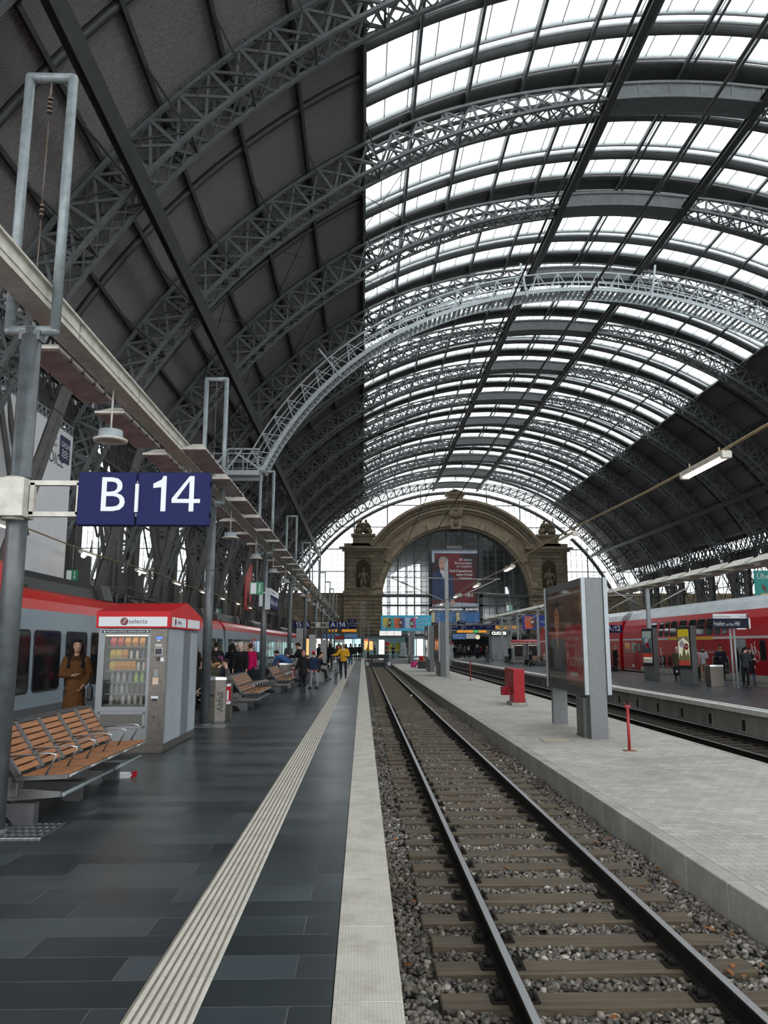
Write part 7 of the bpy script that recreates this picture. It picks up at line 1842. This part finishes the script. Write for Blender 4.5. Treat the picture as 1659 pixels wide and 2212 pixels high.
person('seated person with a smiling face and purple beanie behind the bin', (-4.0,22.6,0), 190, 1.66, sit=.54, legL=SITL, legR=SITL, top=BLK, bot=BLK, hat=(.2,.02,.16), hair=(.05,.03,.02))
person('seated boy with short dark hair in a black and white patterned jacket', (-3.72,22.0,0), 110, 1.55, sit=.54, legL=SITL, legR=SITL, top=(.06,.06,.07), bot=BLK, hair=(.012,.01,.008), headturn=10)
person('seated dark haired person half hidden behind the second post', (-4.15,20.9,0), -120, 1.62, sit=.54, legL=SITL, legR=SITL, top=BLK, bot=BLK, hair=(.02,.012,.01))
person('seated person in a dark quilted jacket beside the olive coat', (-3.88,21.75,0), 80, 1.6, sit=.54, legL=SITL, legR=SITL, top=(.014,.014,.024), bot=BLK, hair=(.012,.01,.01), bulk=1.15, face=False)
person('person in a blue jacket bending over the far waste bin', (-3.0,32.6,0), 60, 1.72, lean=62, armL=((.1,.5,-1),(0,.3,-1)), armR=((.1,.5,-1),(0,.3,-1)), top=(.03,.075,.19), bot=NVY, hair=(.02,.015,.012), bulk=1.2, face=False)
person('thin person in grey standing by the train beyond the bent blue jacket', (-4.2,45.5,0), 160, 1.74, top=(.12,.12,.13), bot=NVY)
person('adult in a black jacket bowing the head behind the two children', (-2.42,32.8,0), 70, 1.74, lean=16, headtilt=22, armL=((.2,.5,-.8),(-.2,1,.15)), armR=((.2,.5,-.8),(-.2,1,.2)), top=BLK, bot=BLK, hair=(.015,.011,.01), bulk=1.15)
person('child in a long black coat with a pink and white beanie', (-2.25,30.6,0), 183, 1.36, top=BLK, bot=(.012,.016,.03), shoe=(.05,.05,.03), hat=(.55,.25,.28), pompom=(.6,.3,.35), scarf=BLK, coat=.3, bulk=1.12, skin=2, armL=((.3,0,-1),(.1,.1,-1)), armR=((.3,0,-1),(.1,.1,-1)))
person('child in a navy jacket, grey jeans and a red bobble hat, turned away', (-1.87,30.9,0), 40, 1.38, top=(.012,.02,.045), bot=(.2,.2,.21), shoe=(.03,.03,.035), hat=(.33,.015,.02), pompom=(.3,.01,.02), hem=(.5,.02,.03), legL=((.12,.1,-1),(.05,-.1,-1)), legR=((.15,-.1,-1),(.05,-.1,-1)), bulk=1.1, face=False)
person('seated woman with brown hair at the end of the fourth bench', (-2.1,38.6,0), -85, 1.66, sit=.54, legL=SITL, legR=SITL, top=BLK, bot=(.13,.13,.13), hair=(.14,.08,.04), hairlen=.1, lean=10, armL=((.1,.5,-1),(-.2,1,0)), armR=((.1,.5,-1),(-.2,1,0)))
person('seated person with dark hair beside the brown haired woman on the fourth bench', (-2.15,37.6,0), -85, 1.68, sit=.54, legL=SITL, legR=SITL, top=(.015,.015,.018), bot=BLK, hair=(.02,.015,.01), lean=14)
P, J = person('bald man in a yellow jacket pushing a bicycle along the tactile strip', (-.95,40.2,0), 180, 1.72, armR=((.55,.35,-.9),(.85,.55,-.1)), armL=((.3,.05,-1),(-.45,.9,-.1)), legL=((.05,.12,-1),(.02,-.1,-1)), legR=((.06,-.12,-1),(.0,-.18,-1)), top=(.50,.26,.015), bot=(.022,.022,.026), bald=True, bulk=1.12, collar=(.5,.45,.38), skin=1)
t = thing('hat_cap', 'light red-brown cap on the man in the yellow jacket', 'cap', (0,0,0)); bpy.data.objects.remove(t)
# bicycle beside him
t = thing('bicycle', 'silver city bicycle pushed by the man in the yellow jacket', 'bicycle', (-1.30,39.75,0), R(178))
for y, nm in ((.55,'front_wheel'),(-.52,'rear_wheel')):
    b = MB(); b.tube([(0,y+.33*math.cos(R(a)),.345+.33*math.sin(R(a))) for a in range(0,360,15)],.019,6,closed=True); w_ = b.build(nm, DARK, t)
    b = MB()
    for k in range(14): b.tube([(0,y,.345),(0,y+.32*math.cos(2*PI*k/14),.345+.32*math.sin(2*PI*k/14))],.0025,4)
    b.cyl((-.04,y,.345),.025,.08,8,axis='x'); b.build('spokes', CHROME, w_)
b = MB()
for A in ([(0,-.52,.345),(0,-.1,.3),(0,.35,.72),(0,-.2,.78),(0,-.1,.3)],[(0,-.2,.78),(0,-.52,.345)],[(0,-.2,.76),(0,-.24,.9)]): b.tube(A,.017,6)
b.build('frame', mat('bike_silver',(.4,.42,.45),.3,.6), t)
b = MB(); b.tube([(-.05,.55,.345),(-.05,.4,.72),(.05,.4,.72),(.05,.55,.345)],.014,6); b.tube([(0,.4,.72),(0,.33,1.0)],.017,6); b.build('fork', MATS['bike_silver'], t)
b = MB(); b.tube([(-.3,.2,1.03),(-.2,.32,1.05),(0,.35,1.02),(.2,.32,1.05),(.3,.2,1.03)],.014,6); b.build('handlebar', CHROME, t)
b = MB(); b.bbox((0,-.26,.94),(.15,.26,.06),.025); b.build('saddle', DARK, t)
b = MB(); b.bbox((0,.5,.86),(.08,.08,.09),.02); b.build('headlamp', WLET, t)
b = MB()
for q in (-1,1): b.tube([(0,y_,z_) for y_,z_ in ((.55+.36*q*0,.345),)]*1+[(0,.55+.365*math.cos(R(a)),.345+.365*math.sin(R(a))) for a in range(40,180,15)][0:0],.01,4) if False else None
for yc in (.55,-.52): b.tube([(0,yc+.37*math.cos(R(a)),.345+.37*math.sin(R(a))) for a in range(30,190,16)],.016,6)
b.build('mudguard', MATS['bike_silver'], t)
b = MB(); b.cyl((.04,-.1,.3),.09,.01,16,axis='x'); b.tube([(.05,-.1,.3),(.06,-.02,.16),(.14,-.02,.16)],.01,5); b.tube([(-.05,-.1,.3),(-.06,-.18,.44),(-.14,-.18,.44)],.01,5); b.build('crank', DARK, t)
WK = dict(legL=((.03,.22,-1),(0,.0,-1)), legR=((.03,-.15,-1),(0,-.3,-1)))
person('person in black walking just behind the man in yellow, white shoes', (-.95,64.,0), 0, 1.74, top=BLK, bot=JEAN, shoe=(.45,.45,.42), **WK)
person('person with a black backpack walking away at the kerb of the left platform', (-.28,86.,0), 0, 1.74, top=(.015,.016,.02), bot=(.04,.03,.025), backpack=(.015,.015,.02), **WK)
person('person in a red cap far along the left platform', (-.75,88.,0), 30, 1.72, top=(.04,.03,.03), bot=BLK, hat=(.45,.02,.02))
person('person in black standing left of the man in yellow', (-2.3,57.,0), 10, 1.74, top=BLK, bot=BLK, hairlen=.12, female=True)
person('person with long dark hair further left of the man in yellow', (-3.2,60.,0), 170, 1.70, top=(.02,.018,.02), bot=BLK, hair=(.03,.02,.015), hairlen=.18, female=True)
person('person in a brown jacket half hidden behind the man in yellow', (-1.65,55.,0), 20, 1.70, top=(.06,.035,.02), bot=NVY, hair=(.12,.08,.05))
# -- right platform
ZR = -.2
person('elderly man in a brown coat holding a backpack between the two poster columns', (16.25,40.9,ZR), -25, 1.72, top=(.075,.055,.035), bot=(.03,.032,.05), hair=(.45,.42,.38), coat=.28, bulk=1.1, armL=((.1,.1,-1),(.05,.1,-1)))
t = thing('backpack', 'black backpack with blue edges hanging from the elderly man\'s hand', 'backpack', (16.12,40.75,.1), R(-20)); b = MB(); b.bbox((0,-.1,.28),(.34,.2,.46),.07); b.bbox((0,-.22,.2),(.24,.06,.22),.02); b.build('body', cloth('pack_black',(.015,.016,.02)), t); b = MB(); b.bbox((.17,-.1,.28),(.02,.18,.4),.008); b.build('side_strip', cloth('pack_blue',(.03,.2,.35)), t); b = MB(); b.tube([(-.05,-.05,.48),(0,-.05,.6),(.05,-.05,.48)],.012,6); b.build('handle', DARK, t); b = MB(); b.ell((0,-.255,.22),(.05,.01,.06),10,6); b.build('emblem', WLET, t)
person('person in pink carrying a white bag, half hidden behind the yellow topped column', (17.75,42.,ZR), 100, 1.62, top=(.35,.15,.16), bot=BLK, hair=(.1,.06,.04), female=True)
person('young man in a white and grey jacket looking down at a phone', (18.05,42.0,ZR), 165, 1.74, headtilt=30, armL=((.15,.15,-1),(-.4,1,.1)), armR=((.15,.15,-1),(-.4,1,.1)), top=(.30,.31,.33), bot=(.24,.18,.11), shoe=(.3,.25,.2), hair=(.06,.03,.015), scarf=BLK)
person('man in a dark jacket with folded beige collar behind the waste bin', (18.65,41.2,ZR), 172, 1.80, armR=((.3,.2,-1),(-.5,.9,.05)), top=(.014,.014,.022), bot=BLK, hair=(.02,.014,.01), scarf=(.25,.2,.14), bulk=1.12, skin=1)
person('young man in dark clothes leaning by the slim sign poles, looking at a phone', (16.72,34.6,ZR), -60, 1.76, headtilt=30, lean=4, armL=((.1,.3,-1),(-.2,1,.2)), armR=((.1,.3,-1),(-.2,1,.2)), top=(.03,.035,.042), bot=BLK, shoe=(.04,.04,.04), hair=(.015,.012,.01))
person('woman in a black coat and blue jeans at the white door of the red train', (18.42,37.6,ZR), 178, 1.66, armR=((.2,.1,-1),(-.7,.8,.1)), top=BLK, bot=(.05,.08,.14), hair=(.03,.016,.012), hairlen=.12, coat=.4, female=True, bulk=1.05, legL=((.14,0,-1),(.04,-.03,-1)), legR=((.14,0,-1),(.04,-.03,-1)))
person('man in a black coat facing the red train beside the A 12 sign', (18.25,57.3,ZR), -80, 1.76, top=BLK, bot=BLK, hair=(.2,.15,.1), coat=.35, bulk=1.15)
t = thing('travel_bag', 'black travel bag on the ground next to the man facing the red train', 'bag', (17.9,57.0,ZR), .3); b = MB(); b.bbox((0,0,.2),(.6,.34,.36),.1); b.build('body', cloth('bag_dark',(.02,.02,.022)), t); b = MB(); b.tube([(-.15,0,.36),(-.1,0,.5),(.1,0,.5),(.15,0,.36)],.018,6); b.build('handle', DARK, t)
person('person in a white top cut off by the right picture edge', (18.3,35.2,ZR), 100, 1.7, top=(.45,.45,.45), bot=BLK, hair=(.02,.015,.01))
# -- far right platform and concourse
person('woman in a grey coat standing alone before the panelled kiosk', (13.3,85.,ZR), 185, 1.68, top=(.06,.06,.055), bot=(.04,.06,.1), hair=(.35,.22,.1), coat=.35, female=True, armR=((.2,.1,-1),(-.5,.9,.3)))
person('man in a long black coat beside the distant vending machines', (15.25,82.,ZR), 200, 1.80, top=BLK, bot=BLK, hair=(.2,.16,.12), coat=.5)
t = thing('suitcase', 'black wheeled suitcase beside the man in the long black coat', 'suitcase', (14.75,81.5,ZR)); b = MB(); b.bbox((0,0,.4),(.45,.28,.68),.05); b.build('shell', DARK, t); b = MB(); b.tube([(-.12,.1,.72),(-.12,.1,1.05),(.12,.1,1.05),(.12,.1,.72)],.014,6); b.build('handle', CHROME, t)
bn2 = dup(b1, (16.0,71.5,ZR), 0, 'distant bench with travellers right of the far vending machines', 'benches of the right platform')
person('seated traveller in a green jacket with a blue cap on the distant bench', (15.3,72.6,ZR), 95, 1.7, sit=.54, legL=SITL, legR=SITL, lean=-8, top=(.12,.2,.06), bot=NVY, hat=(.03,.12,.3))
person('seated traveller in dark clothes in front on the distant bench', (15.25,71.9,ZR), 100, 1.7, sit=.54, legL=SITL, legR=SITL, lean=12, top=(.02,.022,.03), bot=BLK)
person('seated traveller in a white top on the distant bench', (16.7,73.1,ZR), -95, 1.7, sit=.54, legL=SITL, legR=SITL, top=(.4,.4,.42), bot=BLK, hair=(.3,.03,.03))
# concourse crowd: a few figures, then copies dressed differently
crowd = []
for i,(lab,x,y,rz,c,kw) in enumerate((
 ('person in black with a white backpack in the middle of the concourse crowd',14.35,108.,0,BLK,dict(backpack=(.35,.37,.4))),
 ('person in a dark blue jacket with a white cap in the concourse crowd',15.0,104.,20,(.012,.016,.03),dict(hat=(.5,.5,.5))),
 ('person in a dark red jacket at the right of the concourse crowd',16.1,108.5,0,(.16,.015,.02),{}),
 ('person in a brown coat at the left of the concourse crowd',12.9,108.,30,(.07,.045,.025),dict(female=True,hairlen=.15)))):
    p_, _ = person(lab, (x,y,-.1), rz, 1.72, top=c, bot=BLK, group='people in the concourse crowd', vox=.024, face=False, **kw); crowd.append(p_)
CR = [(12.4,107.,'leftmost of the concourse crowd, in black'),(12.55,110.5,'person with fair hair behind the left of the concourse crowd'),(13.3,110.,'person in a beige jacket left of the white backpack'),(13.75,107.2,'person in grey directly left of the white backpack'),(14.75,109.5,'person in black right of the white backpack'),(15.45,106.5,'tall person in black right of the white cap'),(15.75,110.5,'person in dark green behind the dark red jacket'),(16.45,107.2,'rightmost of the concourse crowd, in black'),(13.1,112.5,'small distant person in pale blue at the back of the concourse crowd'),(14.0,113.5,'small distant person in dark clothes at the back of the concourse crowd')]
CC_ = [BLK,(.2,.15,.1),(.26,.2,.13),(.1,.1,.11),BLK,(.015,.015,.018),(.03,.05,.035),BLK,(.15,.2,.28),(.03,.03,.03)]
def recolour(o, c):
    for ch in o.children:
        if ch.name.startswith(('jacket','coat')):
            ch.material_slots[0].link = 'OBJECT'; ch.material_slots[0].material = cloth(f'{int(c[0]*999)}_{int(c[1]*999)}_{int(c[2]*999)}', c)
for k,((x,y,lab),c) in enumerate(zip(CR,CC_)):
    o = dup(crowd[(k*3+2) % 4 if k % 2 else 2], (x,y,-.1), R(40*k), lab); recolour(o, c)
LC = [(-1.4,96.,'person in black near the end of the left platform'),(-2.1,93.,'person in grey near the end of the left platform'),(-3.4,90.,'person in dark blue by the bright upright screen'),(-4.3,95.,'person in black left of the red and white notice board'),(.7,104.,'person in a yellow-brown jacket at the guard rail'),(1.6,104.5,'person in black leaning at the guard rail'),(3.2,105.,'person in red behind the red stop board'),(4.0,104.3,'person in black bending right of the red stop board'),(-.4,97.,'person in grey at the kerb near the lattice mast'),(-3.0,74.,'person in black halfway down the left platform'),(-2.2,78.,'person in brown halfway down the left platform'),(-3.7,68.,'person in dark green near the white columns'),(-1.5,72.,'person in dark blue halfway down the left platform')]
LCc = [BLK,(.09,.09,.1),NVY,BLK,(.32,.2,.03),BLK,(.3,.04,.04),BLK,(.1,.1,.1),BLK,(.08,.05,.03),(.03,.045,.03),(.02,.03,.07)]
for k,((x,y,lab),c) in enumerate(zip(LC,LCc)):
    o = dup(crowd[2 if k % 3 else 3], (x,y,0 if y < 100 else -.1), R(57*k), lab, 'travellers at the far end of the left platform'); recolour(o, c)
t = thing('rucksack', 'large black rucksack on the far side of the second bench by the third post', 'rucksack', (-3.95,23.0,.47), .3); b = MB(); b.bbox((0,0,.25),(.36,.4,.5),.1); b.build('body', MATS['cloth_pack_black'], t); b = MB(); b.bbox((0,.0,.5),(.3,.34,.1),.04); b.build('lid', MATS['cloth_pack_black'], t)
t = thing('rucksack', 'second black rucksack leaning right of the third post', 'rucksack', (-3.66,27.3,.0), .1); b = MB(); b.bbox((0,0,.42),(.5,.4,.84),.14); b.build('body', MATS['cloth_pack_black'], t); b = MB(); b.bbox((0,-.2,.4),(.34,.1,.36),.04); b.build('pocket', MATS['cloth_pack_black'], t)
